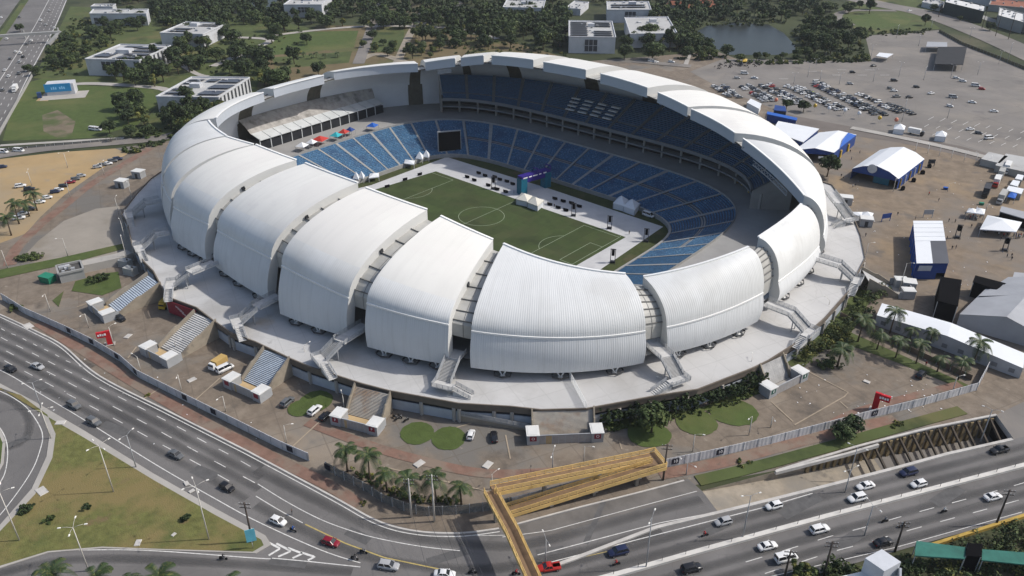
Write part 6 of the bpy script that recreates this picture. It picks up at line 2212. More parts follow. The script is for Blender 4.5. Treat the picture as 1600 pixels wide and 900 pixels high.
# ================================================================ buildings
campus_white = mat('campus_white', (0.50, 0.51, 0.53), 0.8, 0.1, 0.15, patches=[((0.36, 0.36, 0.36), 0.12, 0.56, 0.72)])
roof_grey = mat('flat_roof', (0.42, 0.42, 0.41), 0.9, 0.12, 0.05, patches=[((0.30, 0.29, 0.28), 0.06, 0.55, 0.7)])
solar = mat('solar_panel', (0.05, 0.052, 0.07), 0.35, 0.2, 0.2, spec=0.5)
win_dark = mat('window_dark', (0.05, 0.055, 0.065), 0.3, 0.3, 0.3)
conc_wall = mat('grey_wall', (0.30, 0.30, 0.29), 0.9, 0.15, 0.1)
tile = mat('red_roof_tile', (0.26, 0.10, 0.06), 0.85, 0.2, 0.1)


def block(label, corners, h, roofm=None, panels=(), fin=None, win=None, pent=None, name='building', wallm=None, group=None):
    """flat roofed block from three corners of its roof outline (front left, back left, back right)"""
    A, B_, C_ = [at(x, y, h) for x, y in corners]
    u, v = C_ - B_, A - B_
    t = thing(name, label, 'building', (B_.x, B_.y, 0), 0, group)
    O = Vector((0, 0, 0))
    P = [O, u, u + v, v]
    b = MB()
    b.prism(P, 0, h)
    b.build('wall', wallm or campus_white, t)
    pt = lambda a, c, z: O + u * a + v * c + Vector((0, 0, z))
    b = MB()
    b.add([pt(.015, .02, h + .02), pt(.985, .02, h + .02), pt(.985, .98, h + .02), pt(.015, .98, h + .02)], [(0, 3, 2, 1)] if u.cross(v).z < 0 else [(0, 1, 2, 3)])
    rf = b.build('roof', roofm or roof_grey, t)
    b = MB()
    for i in range(4):
        a, c = P[i] + Vector((0, 0, h + .3)), P[(i + 1) % 4] + Vector((0, 0, h + .3))
        b.bar(a, c, .6, .7)
    b.build('parapet', wallm or campus_white, rf)
    for (a0, a1, c0, c1, rows) in panels:
        for r in range(rows):
            f0, f1 = lerp(c0, c1, (r + .1) / rows), lerp(c0, c1, (r + .85) / rows)
            b = MB()
            b.add([pt(a0, f0, h + .3), pt(a1, f0, h + .3), pt(a1, f1, h + .9), pt(a0, f1, h + .9)], [(0, 1, 2, 3)])
            b.build('solar_panel', solar, rf)
    if pent:
        for (a, c, s) in pent:
            b = MB()
            q = pt(a, c, h)
            b.box((q.x, q.y, h), (s, s * .7, 2.4), math.atan2(u.y, u.x))
            b.build('roof_hut', campus_white, rf)
    rg = random.Random(int(corners[0][0]) * 3 + int(corners[0][1]))
    for k in range(7):
        q = pt(rg.uniform(.08, .92), rg.uniform(.08, .92), h)
        b = MB()
        s_ = rg.uniform(.9, 2.2)
        b.box((q.x, q.y, h), (s_, s_ * .8, rg.uniform(.6, 1.4)), math.atan2(u.y, u.x))
        b.build('roof_unit', [grey_steel, conc_wall, campus_white][k % 3], rf)
    nv = u.cross(Vector((0, 0, 1))).normalized()
    if nv.dot(v) < 0:
        nv = -nv
    if win:
        for (a0, a1, z0, z1) in win:
            b = MB()
            o_ = v + nv * .06
            b.add([u * a0 + o_ + Vector((0, 0, h * z0)), u * a1 + o_ + Vector((0, 0, h * z0)), u * a1 + o_ + Vector((0, 0, h * z1)), u * a0 + o_ + Vector((0, 0, h * z1))], [(0, 1, 2, 3)])
            w_ = b.build('window', win_dark, t)
            b = MB()
            for f in (0, .33, .66, 1):
                q = u * lerp(a0, a1, f) + o_
                b.bar(q + Vector((0, 0, h * z0)), q + Vector((0, 0, h * z1)), .25)
            for f in (0, .5, 1):
                z = Vector((0, 0, h * lerp(z0, z1, f)))
                b.bar(u * a0 + o_ + z, u * a1 + o_ + z, .25)
            b.build('frame', campus_white, w_)
    if fin:
        eu = u.normalized()
        for k in range(fin):
            f = (k + .5) / fin
            q = u + v * f + eu * .1
            b = MB()
            b.bar(q + eu * .02 + Vector((0, 0, .5)) - v * (.28 / fin), q + eu * .02 + Vector((0, 0, .5)) + v * (.28 / fin), .1, .1)
            lo, hi = Vector((0, 0, .6)), Vector((0, 0, h - .4))
            w2 = v * (.22 / fin)
            b = MB()
            b.add([q - w2 + lo, q + w2 + lo, q + w2 + hi, q - w2 + hi], [(0, 1, 2, 3)])
            b.build('window', win_dark, t)
    return t


block('white block with slit windows and a solar roof right behind the left roof shells', ((244, 152), (300, 121), (390, 122)), 8.5, panels=((.05, .3, .1, .4, 2), (.05, .35, .55, .9, 2), (.6, .95, .05, .95, 3), (.38, .56, .05, .3, 1)), fin=9, pent=((.36, .5, 6),))
block('white block with a big dark front opening and a solar roof beside the grass field', ((133, 93), (188, 70), (267, 72)), 10, panels=((.05, .35, .55, .92, 1), (.5, .95, .1, .95, 4), (.2, .5, .05, .25, 1)), fin=8, win=((.28, .55, .35, .92),), pent=((.42, .5, 9),))
block('small far white block with a solar roof and dark door', ((250, 52), (291, 35), (354, 37)), 9, panels=((.1, .5, .5, .9, 2), (.5, .95, .1, .35, 2)), win=((.35, .6, .2, .8),), pent=((.4, .3, 6),))
block('long low white canopy building at the far left', ((140, 22), (146, 15), (232, 15)), 9, wallm=campus_white, win=((.05, .3, .1, .7), (.42, .6, .1, .6), (.7, .95, .1, .6)))
block('white canopy slab behind the long low building', ((142, 11), (148, 7), (181, 7)), 10)
block('far white block with roof plant and one dark window', ((443, 8), (462, -6), (518, -6)), 10, panels=((.1, .9, .1, .5, 2),), win=((.36, .62, .4, .85),), pent=((.5, .5, 8),))
block('white block with a square grid window directly behind the roof ring', ((889, 58), (889, 33), (956, 34)), 11, panels=((.04, .42, .05, .95, 7), (.55, .95, .05, .4, 3), (.55, .95, .6, .95, 3)), win=((.34, .62, .12, .88),), pent=((.5, .35, 5),))
block('white block with a plain grey roof behind the round tree clump', ((985, 54), (976, 28), (1043, 27)), 9.5, pent=((.6, .3, 5), (.45, .6, 4)), win=())
block('far white block with a dark middle window beyond the plain roofed one', ((949, 16), (948, 3), (1013, 3)), 10, panels=((.1, .9, .3, .8, 2),), win=((.4, .66, .3, .9),), pent=((.6, .3, 6),))
block('distant pale flat roof half hidden by the wood', ((786, 12), (792, 0), (852, 1)), 8, pent=((.5, .5, 6),))
block('small white building at the road by the far wood', ((884, 13), (898, 2), (920, 4)), 5)
# red roofed houses
for i, (x, y, w_, l) in enumerate(((1060, 12, 20, 'large red tiled house beyond the pond'), (1078, 17, 14, 'low red tiled house nearest the pond'), (1100, 10, 16, 'red tiled house in the middle of the far row'), (1118, 16, 14, 'small red tiled house at the right of the far row'), (1048, 4, 16, 'farthest red tiled house behind the wood'))):
    p = at(x, y)
    t = thing('house', l, 'house', (p.x, p.y, 0), rad(25 + i * 3), 'red roofed houses beyond the pond')
    b = MB()
    b.box((0, 0, 0), (w_, 9, 3.2))
    b.build('wall', campus_white, t)
    b = MB()
    b.add([(-w_ / 2 - .6, -5.2, 3.0), (w_ / 2 + .6, -5.2, 3.0), (w_ / 2 + .6, 5.2, 3.0), (-w_ / 2 - .6, 5.2, 3.0), (-w_ / 2 + 1, 0, 5.6), (w_ / 2 - 1, 0, 5.6)], [(0, 1, 5, 4), (2, 3, 4, 5), (1, 2, 5), (3, 0, 4)])
    b.build('roof', tile, t)
# shops at the upper right
block('dark green shop with a white flat roof at the far avenue', ((1476, 4), (1480, -4), (1540, 10)), 9, roofm=mat('bright_flat_roof', (0.62, 0.62, 0.61), .8), wallm=mat('dark_green_wall', (0.025, 0.04, 0.04), .7))
block('grey shed with a white roof beyond the far avenue', ((1560, 25), (1562, 12), (1600, 22)), 8, roofm=mat('bright_flat_roof', (0.62, 0.62, 0.61), .8), wallm=conc_wall)
block('pale shop front with a red roof at the top right', ((1545, 8), (1550, -2), (1640, 6)), 5, roofm=tile, wallm=conc_wall)
block('white roofed workshop beside the grey shed', ((1590, 34), (1596, 27), (1640, 36)), 7, roofm=roof_grey, wallm=conc_wall)
block('row of white kiosks along the far avenue', ((1441, 4), (1448, -2), (1476, 4)), 4, wallm=campus_white)
block('dark roofed house at the far top right', ((1500, -6), (1505, -12), (1560, -6)), 6, roofm=tile, wallm=campus_white)

# blue fronted pavilion on the grass field
p = at(96, 149)
q = at(110, 148)
rz = math.atan2((q - p).y, (q - p).x)
t = thing('kiosk_pavilion', 'small pavilion with a bright blue sign front on the grass field', 'pavilion', (p.x, p.y, 0), rz)
b = MB()
b.box((0, 5, 0), (15, 9, 6.5))
b.build('wall', campus_white, t)
b = MB()
b.box((-1, .3, 2.2), (14, .4, 4.6))
sf = b.build('sign_front', mat('sky_blue', (0.02, 0.22, 0.45), .5, .1, .3), t)
b = MB()
for k in range(7):
    if k != 3:
        b.box((-4.2 + k * 1.1, .06, 3.6), (.7, .08, 1.3 + (k % 2) * .3))
b.build('lettering', mat('pale_blue', (0.25, 0.55, 0.8), .5), sf)
b = MB()
b.box((2, -1, 0.02), (24, 16, .12))
b.build('base_slab', concrete, t)
b = MB()
b.box((-11, -2, .1), (2.2, 3, 3), .2)
b.build('side_booth', mat('navy_paint', (0.02, 0.05, 0.14), .6), t)

# black canopy shed and white canopies in the car park
def canopy(label, pts, h, m, eave=None, wall=None, legs=True, name='canopy', cat='canopy', peak=0, group=None, side=None):
    P = [at(x, y, h) for x, y in pts]
    c = sum(P, Vector()) / len(P)
    t = thing(name, label, cat, (c.x, c.y, 0), 0, group)
    P = [Vector((p.x - c.x, p.y - c.y, h)) for p in P]
    b = MB()
    n = len(P)
    top = Vector((0, 0, h + peak))
    if peak:
        o = b.add(P + [top], [])
        for i in range(n):
            b.f.append((o + i, o + (i + 1) % n, o + n))
            b.m.append(0)
        for i in range(n):
            a, d = P[i], P[(i + 1) % n]
            b.quad(a, d, d - Vector((0, 0, .35)), a - Vector((0, 0, .35)))
    else:
        b.prism(P, h - .3, h)
    b.build('roof', m, t)
    if legs:
        for p in P:
            b = MB()
            b.bar((p.x * .97, p.y * .97, 0), (p.x * .97, p.y * .97, h - .2), .18)
            b.build('leg', grey_steel, t)
    if wall:
        b = MB()
        for i in (side if side is not None else range(n)):
            a, d = P[i] * .96, P[(i + 1) % n] * .96
            b.quad(Vector((a.x, a.y, 0)), Vector((d.x, d.y, 0)), Vector((d.x, d.y, h - .3)), Vector((a.x, a.y, h - .3)))
        b.build('wall', wall, t)
    return t


tent_white = mat('tent_white', (0.68, 0.70, 0.72), .6, .05, .1)
tent_grey = mat('tent_grey', (0.33, 0.34, 0.36), .7, .12, .1)
royal = mat('royal_blue', (0.01, 0.045, 0.20), .5, .15, .2)
royal_b = mat('bright_blue', (0.015, 0.10, 0.42), .5, .1, .2)
blackm = mat('stage_black', (0.006, 0.006, 0.007), .95, .1, .2, spec=.03)
canopy('black fabric canopy shed standing in the open car park', [(1460, 100), (1466, 73), (1511, 73), (1505, 101)], 4.5, mat('black_canopy', (0.02, 0.021, 0.024), .8, .2, .1))
canopy('grey canopy right behind the black canopy shed', [(1447, 73), (1449, 65), (1480, 66), (1480, 73)], 4, tent_grey)
canopy('small white canopy at the corner of the pond trees', [(1369, 87), (1374, 82), (1396, 84), (1386, 90)], 3.5, tent_white)
for x, y, l in ((1405, 198, 'left small white pagoda tent at the car park verge'), (1470, 209, 'right small white pagoda tent at the car park verge')):
    canopy(l, [(x - 9, y + 3), (x - 7, y - 3), (x + 10, y - 1), (x + 8, y + 5)], 2.8, tent_white, wall=tent_white, peak=2, name='pagoda_tent', cat='tent')
canopy('yellow topped tent among the parked motorcycles', [(1160, 96), (1161, 92), (1168, 92), (1167, 96)], 3, PAINT['yellow'], peak=1, name='pagoda_tent', cat='tent')
# balloons over the verge
for x, y, c, l in ((1274, 164, 'yellow', 'yellow balloon beside the long packed row'), (1296, 168, 'white', 'white balloon between two packed rows'), (1321, 171, 'white', 'white balloon at the end of the long packed row'), (1343, 176, 'white', 'white balloon nearest the longest packed row'), (1375, 183, 'yellow', 'yellow balloon at the outermost packed row'), (1401, 186, 'red', 'pale red balloon farthest out on the verge'), (1213, 155, 'red', 'pale red balloon at the rows nearest the roof')):
    p = at(x, y, 3.5)
    t = thing('balloon', l, 'balloon', (p.x, p.y, 0), 0, 'advertising balloons along the verge')
    b = MB()
    rr = [(math.sin(PI * i / 8) * 1.05, 3.2 - math.cos(PI * i / 8) * 1.1) for i in range(9)]
    b.grid([[(r * math.cos(2 * PI * k / 12), r * math.sin(2 * PI * k / 12), z) for k in range(12)] for r, z in rr], 0, closed=True)
    b.build('envelope', {'yellow': PAINT['yellow'], 'white': tent_white, 'red': mat('salmon', (.55, .2, .13), .5)}[c], t)
    b = MB()
    b.tube([(0, 0, 0), (0, 0, 2.1)], .05, 5)
    b.build('tether', grey_steel, t)

# gabled event tents
def gable_tent(label, a, b_, c, h, rise, roofm, wallm, name='event_tent', cat='tent', bays=1, open_front=True, ridge_along=None, group=None, poly=False):
    """eaves rectangle from three corner pixels at eave height: front left, front right, back right; ridge runs front to back"""
    A, B1, C1 = at(*a, h), at(*b_, h), at(*c, h)
    u, v = B1 - A, C1 - B1
    t = thing(name, label, cat, (A.x, A.y, 0), 0, group)
    O = Vector((0, 0, h))
    prof = [(0, 0), (.22, .62), (.5, 1), (.78, .62), (1, 0)] if poly else [(0, 0), (.5, 1), (1, 0)]
    m_ = MB()
    rows = [[O + u * f + Vector((0, 0, rise * g)) - v * .02 for f, g in prof], [O + u * f + Vector((0, 0, rise * g)) + v * 1.02 for f, g in prof]]
    m_.grid(rows, 0, smooth=False)
    m_.build('roof', roofm, t)
    for nm, off, flip in (('front_wall', Vector(), False), ('back_wall', v, True)):
        m_ = MB()
        pts = [O + u * f + Vector((0, 0, rise * g - .05)) + off for f, g in prof]
        lo = [Vector((p.x, p.y, h * .72 if (nm == 'front_wall' and open_front) else 0)) for p in pts]
        m_.grid([pts, lo], 0, smooth=False)
        m_.build(nm, wallm, t)
    for nm, off in (('side_wall', Vector()), ('side_wall', u)):
        m_ = MB()
        m_.add([off + Vector((0, 0, 0)), off + v, off + v + Vector((0, 0, h)), off + Vector((0, 0, h))], [(0, 1, 2, 3)])
        m_.build(nm, wallm, t)
    m_ = MB()
    m_.add([v * .5 * 0 + u * .03 + v * .45 + Vector((0, 0, .1)), u * .97 + v * .45 + Vector((0, 0, .1)), u * .97 + v * .45 + Vector((0, 0, h)), u * .03 + v * .45 + Vector((0, 0, h))], [(0, 1, 2, 3)])
    m_.build('inner_screen', blackm, t)
    return t, u, v


t, u, v = gable_tent('large white tent with dark blue front and round grey emblem', (1332, 263), (1405, 279), (1444, 249), 5.0, 3.6, tent_white, royal, poly=True)
c = u * .42 + Vector((0, 0, 6.9)) - v.normalized() * .5
nf = -v.normalized()
m_ = MB()
ex = u.normalized()
ring_ = [c + ex * 2.0 * math.cos(2 * PI * k / 20) + Vector((0, 0, 2.0 * math.sin(2 * PI * k / 20))) for k in range(20)]
m_.add([p + nf * .12 for p in ring_] + [p - nf * .12 for p in ring_], [tuple(range(20)), tuple(range(39, 19, -1))] + [(i, i + 20, (i + 1) % 20 + 20, (i + 1) % 20) for i in range(20)])
m_.build('emblem_disc', mat('emblem_grey', (.45, .48, .52), .5), t)
m_ = MB()
m_.add([u * .46 + v * .04 + Vector((0, 0, .3)), u * .8 + v * .04 + Vector((0, 0, .3)), u * .8 + v * .04 + Vector((0, 0, 3.4)), u * .46 + v * .04 + Vector((0, 0, 3.4))], [(0, 1, 2, 3)])
m_.build('teal_screen', mat('teal_screen', (.01, .10, .16), .4), t)
for k in range(5):
    m_ = MB()
    q = u + v * (.08 + k * .19) + u.normalized() * .25
    m_.box((q.x, q.y, 0), (.5, .3, 4.2), 0)
    m_.build('side_banner', [PAINT['yellow'], tent_white][k % 2], t)
t, u, v = gable_tent('long white roofed blue hall behind the roof shells with a sign on its blue wall', (1242, 234), (1304, 238), (1338, 211), 5.2, 1.6, tent_white, royal)
bpy.data.objects.remove(t.children[0]) if False else None
t2 = canopy('second white roof stretching behind the shells from the blue hall', [(1206, 205), (1216, 189), (1280, 201), (1255, 222)], 5.6, tent_white, wall=royal)
m_ = MB()
nf = -v.normalized()
for k in range(4):
    q = u * (.66 + k * .06) + nf * .35
    m_.box((q.x, q.y, 2.0), (1.2, .35, 1.0), math.atan2(u.y, u.x))
m_.build('sign_lettering', sign_white, t)
for k in range(2):
    m_ = MB()
    q = u + v * (.3 + k * .35) + u.normalized() * .4
    m_.box((q.x, q.y, 0), (.6, 1.6, 3.6), math.atan2(v.y, v.x) + PI / 2)
    m_.build('side_banner', PAINT['yellow'], t)
m_ = MB()
m_.add([u * 1.01 + v * .2 + Vector((0, 0, 5.4)), u * 1.01 + v * .98 + Vector((0, 0, 5.3)), u * .78 + v * .98 + Vector((0, 0, 6.3)), u * .86 + v * .6 + Vector((0, 0, 6.35))], [(0, 1, 2, 3)])
m_.build('blue_roof_corner', royal_b, t)
canopy('blue stage truck with white stripes behind the shells', [(1198, 178), (1199, 174), (1246, 184), (1245, 188)], 4.2, royal_b, wall=royal)
canopy('white tube shaped tent behind the shells at the packed cars', [(1167, 160), (1173, 154), (1190, 162), (1186, 170)], 3.4, tent_white, wall=tent_white)
canopy('dark blue truck cab stand beside the lone tree', [(1209, 172), (1211, 164), (1227, 166), (1229, 174)], 4.5, royal, wall=dark_box)

# blue and white hall with half grey roof
A, B1, C1 = at(1433, 410, 6.5), at(1482, 410, 6.5), at(1472, 346, 6.5)
u, v = B1 - A, C1 - B1
t = thing('event_hall', 'boxy event hall with royal blue walls and a half white half grey roof', 'event hall', (A.x, A.y, 0))
m_ = MB()
m_.prism([Vector(), u, u + v, v], 2.4, 6.2)
m_.build('upper_wall', royal, t)
for nm, p0, p1 in (('side_wall', Vector(), v), ('front_wall', Vector(), u * .72), ('side_wall', u, u + v)):
    m_ = MB()
    m_.add([p0, p1, p1 + Vector((0, 0, 2.4)), p0 + Vector((0, 0, 2.4))], [(0, 1, 2, 3)])
    m_.build(nm, royal, t)
f = lambda a, c_, z: u * a + v * c_ + Vector((0, 0, z))
m_ = MB()
m_.add([f(-.02, -.02, 6.5), f(.5, -.02, 6.5), f(.5, .5, 6.5), f(1.02, .5, 6.5), f(1.02, 1.02, 6.5), f(-.02, 1.02, 6.5)], [(0, 1, 2, 3, 4, 5)])
for i in range(5):
    m_.bar(f(-.02, .5 + i * .11, 6.55), f(1.02, .5 + i * .11, 6.55), .15, .12)
m_.build('white_roof', tent_white, t)
m_ = MB()
m_.add([f(.5, -.02, 6.48), f(1.02, -.02, 6.48), f(1.02, .5, 6.48), f(.5, .5, 6.48)], [(0, 1, 2, 3)])
m_.build('grey_roof', mat('grey_roof_sheet', (.085, .088, .10), .6, .1, .1), t)
m_ = MB()
m_.add([f(.08, -.01, 3.4), f(.5, -.01, 3.4), f(.52, -.01, 5.4), f(.1, -.01, 5.4)], [(0, 1, 2, 3)])
m_.build('banner', mat('pale_banner', (.40, .43, .48), .6), t)
for k in range(6):
    m_ = MB()
    q = v * ((k + .5) / 6) - u.normalized() * .15
    m_.bar(q, q + Vector((0, 0, 6.3)), .35)
    m_.build('wall_post', royal_b, t)

# long white tent, grey tents, black stage blocks at the right
t, u, v = gable_tent('very long white tent beside the palm lane', (1599, 575), (1370, 492), (1378, 474), 3.6, 1.5, tent_white, mat('tent_wall_grey', (.42, .42, .43), .8, .12, .2), 'long_tent', 'tent', open_front=False)
for k in range(9):
    m_ = MB()
    q = u * (.06 + k * .11) - v.normalized() * .1
    m_.box((q.x, q.y, 1.0), (1.5, .1, 1.3), math.atan2(u.y, u.x))
    m_.build('window', mat('tent_window', (.2, .2, .21), .6), t)
gable_tent('big grey gabled tent behind the long white tent', (1500, 490), (1640, 530), (1680, 480), 4.5, 3.5, tent_grey, tent_grey, open_front=False)
gable_tent('second grey tent at the right edge of the picture', (1530, 462), (1660, 480), (1700, 450), 5, 2.5, tent_grey, blackm, open_front=False)
for pts, h, l in (([(1465, 470), (1470, 432), (1503, 437), (1497, 478)], 7, 'tall black stage block beside the blue and white hall'), ([(1520, 440), (1524, 430), (1620, 455), (1610, 470)], 5.5, 'long black framed stage roof at the right edge'), ([(1562, 330), (1565, 322), (1640, 340), (1636, 352)], 4, 'dark open market shelter at the right edge'), ([(1580, 440), (1585, 425), (1640, 430), (1640, 445)], 4.5, 'dark booth at the right edge below the blue umbrellas')):
    canopy(l, pts, h, blackm if h > 4.6 else tent_grey, wall=blackm, name='stage_block', cat='stage block')
canopy('large white market canopy crowded at its edges', [(1531, 358), (1543, 336), (1597, 347), (1588, 362)], 3.2, tent_white, peak=1.8, name='market_canopy')
canopy('left of two small white canopies near the market canopy', [(1510, 331), (1514, 325), (1526, 327), (1524, 333)], 2.8, tent_white, peak=1, name='market_canopy')
canopy('right of two small white canopies near the market canopy', [(1524, 333), (1526, 324), (1540, 327), (1538, 335)], 2.8, tent_white, peak=1, name='market_canopy')
canopy('white canopy beside the event stair railing', [(1328, 335), (1330, 331), (1350, 331), (1349, 338)], 3, tent_white, peak=.6, name='market_canopy')
canopy('white peaked canopy beside the first one at the event stair', [(1345, 337), (1347, 331), (1365, 333), (1362, 339)], 3, tent_white, peak=1.2, name='market_canopy')
canopy('blue tarpaulin shelter between the trucks and white roofs', [(1574, 307), (1580, 299), (1590, 302), (1586, 310)], 2.6, royal_b, peak=.5, name='market_canopy')
for i, (pts, l) in enumerate((([(1572, 297), (1576, 290), (1600, 295), (1596, 303)], 'nearest white roof of the food stall line'), ([(1578, 288), (1583, 281), (1594, 283), (1590, 291)], 'middle white roof of the food stall line'), ([(1586, 279), (1590, 272), (1600, 274), (1597, 281)], 'farthest cream roof of the food stall line'))):
    canopy(l, pts, 3, tent_white, wall=grey_box, name='food_stall', cat='stall')
for pts, l in (([(1545, 262), (1552, 238), (1576, 241), (1568, 262)], ''), ([(1555, 258), (1572, 240), (1640, 252), (1630, 275)], 'grey roofed sheds behind the truck line'), ([(1533, 248), (1545, 237), (1575, 244), (1562, 255)], 'pale grey roof beside the white posts')):
    if l:
        canopy(l, pts, 3.2, roof_grey, wall=grey_box, name='shed', cat='shed')
# navy beach flags and boards
for x, y, x2, y2, tp, l, mm in ((1377, 347, 1390, 345, 332, 'navy arch banner beside the event stair', royal), (1442, 340, 1456, 340, 328, 'leaning grey screen on the event ground', tent_grey), (1449, 260, 1459, 260, 248, 'small framed board beside the blue tent', dark_box)):
    a, c_ = at(x, y), at(x2, y2)
    h = 3.4
    t = thing('banner_frame', l, 'banner', (a.x, a.y, 0))
    d = c_ - a
    m_ = MB()
    m_.bar((0, 0, 0), (0, 0, h), .25)
    m_.bar(d, d + Vector((0, 0, h)), .25)
    m_.build('post', mm, t)
    m_ = MB()
    m_.bar(Vector((0, 0, h - 1.0)), d + Vector((0, 0, h - 1.0)), .12, 2.0)
    m_.build('panel', mm, t)
for x, y, c_, l in ((1477, 296, 'blue', 'small blue bin on the event ground'), (1533, 320, 'green', 'round green bin at the truck line'), (76, 440, 'green', 'green waste container beside the generator yard')):
    p = at(x, y)
    t = thing('waste_bin', l, 'bin', (p.x, p.y, 0), rad(20))
    s = 1.6 if x > 100 else 4.2
    m_ = MB()
    m_.box((0, 0, 0), (s, s * .7, s * .55), 0, 0, (1.1, 1.1))
    m_.build('body', royal if c_ == 'blue' else mat('bin_green', (.015, .16, .09), .5, .1, .5), t)
    m_ = MB()
    m_.box((0, 0, s * .55 + .01), (s * 1.14, s * .8, .15))
    m_.build('lid', royal_b if c_ == 'blue' else mat('bin_green_lid', (.02, .2, .12), .5, .1, .5), t)
for i, (x, y) in enumerate(((1427, 284), (1441, 272), (1410, 297), (1452, 262), (1308, 252))):
    p = at(x, y)
    t = thing('sound_box', 'black box standing on the bare ground around the blue tent', 'box', (p.x, p.y, .05), i * .7, 'black boxes around the blue tent')
    m_ = MB()
    m_.box((0, 0, 0), (1.6, 1.2, 1.3))
    m_.box((0, 0, 1.3), (1.3, .9, .4))
    m_.build('body', blackm, t)
# speaker towers
def tower(x, y, tp, label, group):
    p = at(x, y)
    h = max(4, height(x, y, tp))
    t = thing('speaker_tower', label, 'speaker tower', (p.x, p.y, .15), rad(30), group)
    m_ = MB()
    for sx in (-.8, .8):
        m_.bar((sx, 0, 0), (sx, 0, h), .22)
        m_.bar((sx, -1.4, .1), (sx, 1.4, .1), .16)
        m_.bar((sx, -1.2, .1), (sx, 0, h * .45), .1)
    m_.bar((-1, 0, h), (1, 0, h), .25)
    m_.build('frame', dark_steel, t)
    m_ = MB()
    m_.box((0, 0, h * .55), (1.0, .9, h * .38))
    m_.build('speaker', blackm, t)
    m_ = MB()
    m_.box((0, 0, 0), (1.5, 1.2, .7))
    m_.build('ballast', dark_box, t)


for a in ((1495, 372, 352, 'speaker tower beside the blue and white hall', 'speaker towers on the event ground'), (1569, 392, 372, 'speaker tower below the market canopy', 'speaker towers on the event ground'), (957, 411, 390, 'speaker tower nearest the seats at the right pitch corner', 'speaker towers around the pitch'), (1009, 378, 358, 'speaker tower at the right corner of the white floor', 'speaker towers around the pitch'),
          (952, 358, 338, 'speaker tower on the far edge of the pitch left of the corner', 'speaker towers around the pitch'), (896, 338, 318, 'speaker tower halfway along the far edge of the pitch', 'speaker towers around the pitch'), (771, 296, 277, 'speaker tower left of the purple arch', 'speaker towers around the pitch')):
    tower(*a)

# inside the stadium
p = at(703, 243)
t = thing('scoreboard', 'large black screen standing at the far left corner of the pitch', 'screen', (p.x, p.y, 0), rad(56))
m_ = MB()
m_.box((0, 0, 2.2), (11.2, .8, 10))
m_.build('frame', grey_steel, t)
m_ = MB()
for s in (-1, 1):
    m_.box((0, s * .45, 2.6), (10.5, .1, 9.2))
m_.build('screen', blackm, t)
for s in (-4, 4):
    m_ = MB()
    m_.box((s, 0, 0), (.6, 1.6, 2.2))
    m_.build('leg', grey_steel, t)
# purple arch
a, c_ = at(812, 304), at(856, 291)
t = thing('inflatable_arch', 'purple and teal truss arch spanning the white floor', 'arch', (a.x, a.y, .15))
d = c_ - a
rz = math.atan2(d.y, d.x)
purple = mat('deep_purple', (.035, .02, .20), .5, .15, .4)
teal = mat('teal_panel', (.01, .13, .20), .5, .2, .5)
for f in (0.08, .92):
    m_ = MB()
    q = d * f
    m_.box((q.x, q.y, 0), (3.2, 3.2, 7.0), rz)
    m_.build('tower', teal, t)
m_ = MB()
m_.bar(Vector((0, 0, 6.6)), d + Vector((0, 0, 6.6)), 3.0, 3.0)
bm_ = m_.build('beam', purple, t)
m_ = MB()
nn = Vector((d.y, -d.x, 0)).normalized()
if nn.dot(CAM - a) < 0:
    nn = -nn
for k, w_ in enumerate((2.2, 1.6, 2.4, 1.2, 1.6)):
    q = d * (.12 + k * .17) + nn * 1.55 + Vector((0, 0, 7.1))
    m_.box((q.x, q.y, q.z), (w_, .08, .5), rz)
m_.build('beam_lettering', sign_white, bm_)
for f, tl in ((.0, 1), (1, 1)):
    m_ = MB()
    q = d * lerp(.55, .98, f) + Vector((0, 0, 8.1))
    m_.tube([q + Vector((-1.6, 0, 0)), q + Vector((-1.2, 0, 1.6)), q + Vector((1.2, 0, 1.6)), q + Vector((1.6, 0, 0))], .3, 6)
    m_.build('top_hoop', purple, t)
canopy('left half of the white double tent on the halfway line', [(806, 311), (815, 301), (832, 306), (824, 315)], 2.6, mat('cream_tent', (.62, .60, .53), .6, .05, .3), wall=tent_white, peak=1.8, name='pitch_tent', cat='tent')
canopy('right half of the white double tent on the halfway line', [(824, 316), (832, 306), (850, 313), (840, 322)], 2.6, mat('cream_tent', (.62, .60, .53), .6, .05, .3), wall=tent_white, peak=1.8, name='pitch_tent', cat='tent')
canopy('left white pagoda tent in front of the far stand near the van', [(958, 317), (966, 308), (982, 312), (976, 322)], 2.8, tent_white, wall=tent_white, peak=2.6, name='pagoda_tent', cat='tent')
canopy('right white pagoda tent in front of the far stand near the van', [(974, 322), (982, 313), (1000, 318), (992, 328)], 2.8, tent_white, wall=tent_white, peak=2.6, name='pagoda_tent', cat='tent')
put_car(1013, 337, 4, 1.4, 'van', 'white', 'white delivery van parked on the grass beside the pagoda tents', False, None, .2)
for pts, l, pk in (([(551, 279), (553, 274), (562, 275), (560, 280)], 'left white peaked tent at the foot of the left seats', 2.6), ([(560, 277), (562, 272), (570, 274), (568, 279)], 'right white peaked tent at the foot of the left seats', 2.6), ([(576, 278), (578, 271), (592, 270), (592, 276)], 'flat white dugout roof at the foot of the left seats', .8), ([(631, 255), (633, 249), (648, 251), (647, 257)], 'white dugout roof left of the black screen', .8),
                   ([(649, 247), (652, 241), (662, 243), (660, 249)], 'left peaked tent beside the black screen', 2.6), ([(660, 244), (663, 239), (672, 241), (670, 246)], 'right peaked tent beside the black screen', 2.6)):
    canopy(l, pts, 2.4, tent_white, peak=pk, name='touchline_tent', cat='tent')
U_ = 'parasols and tents on the left concourse'
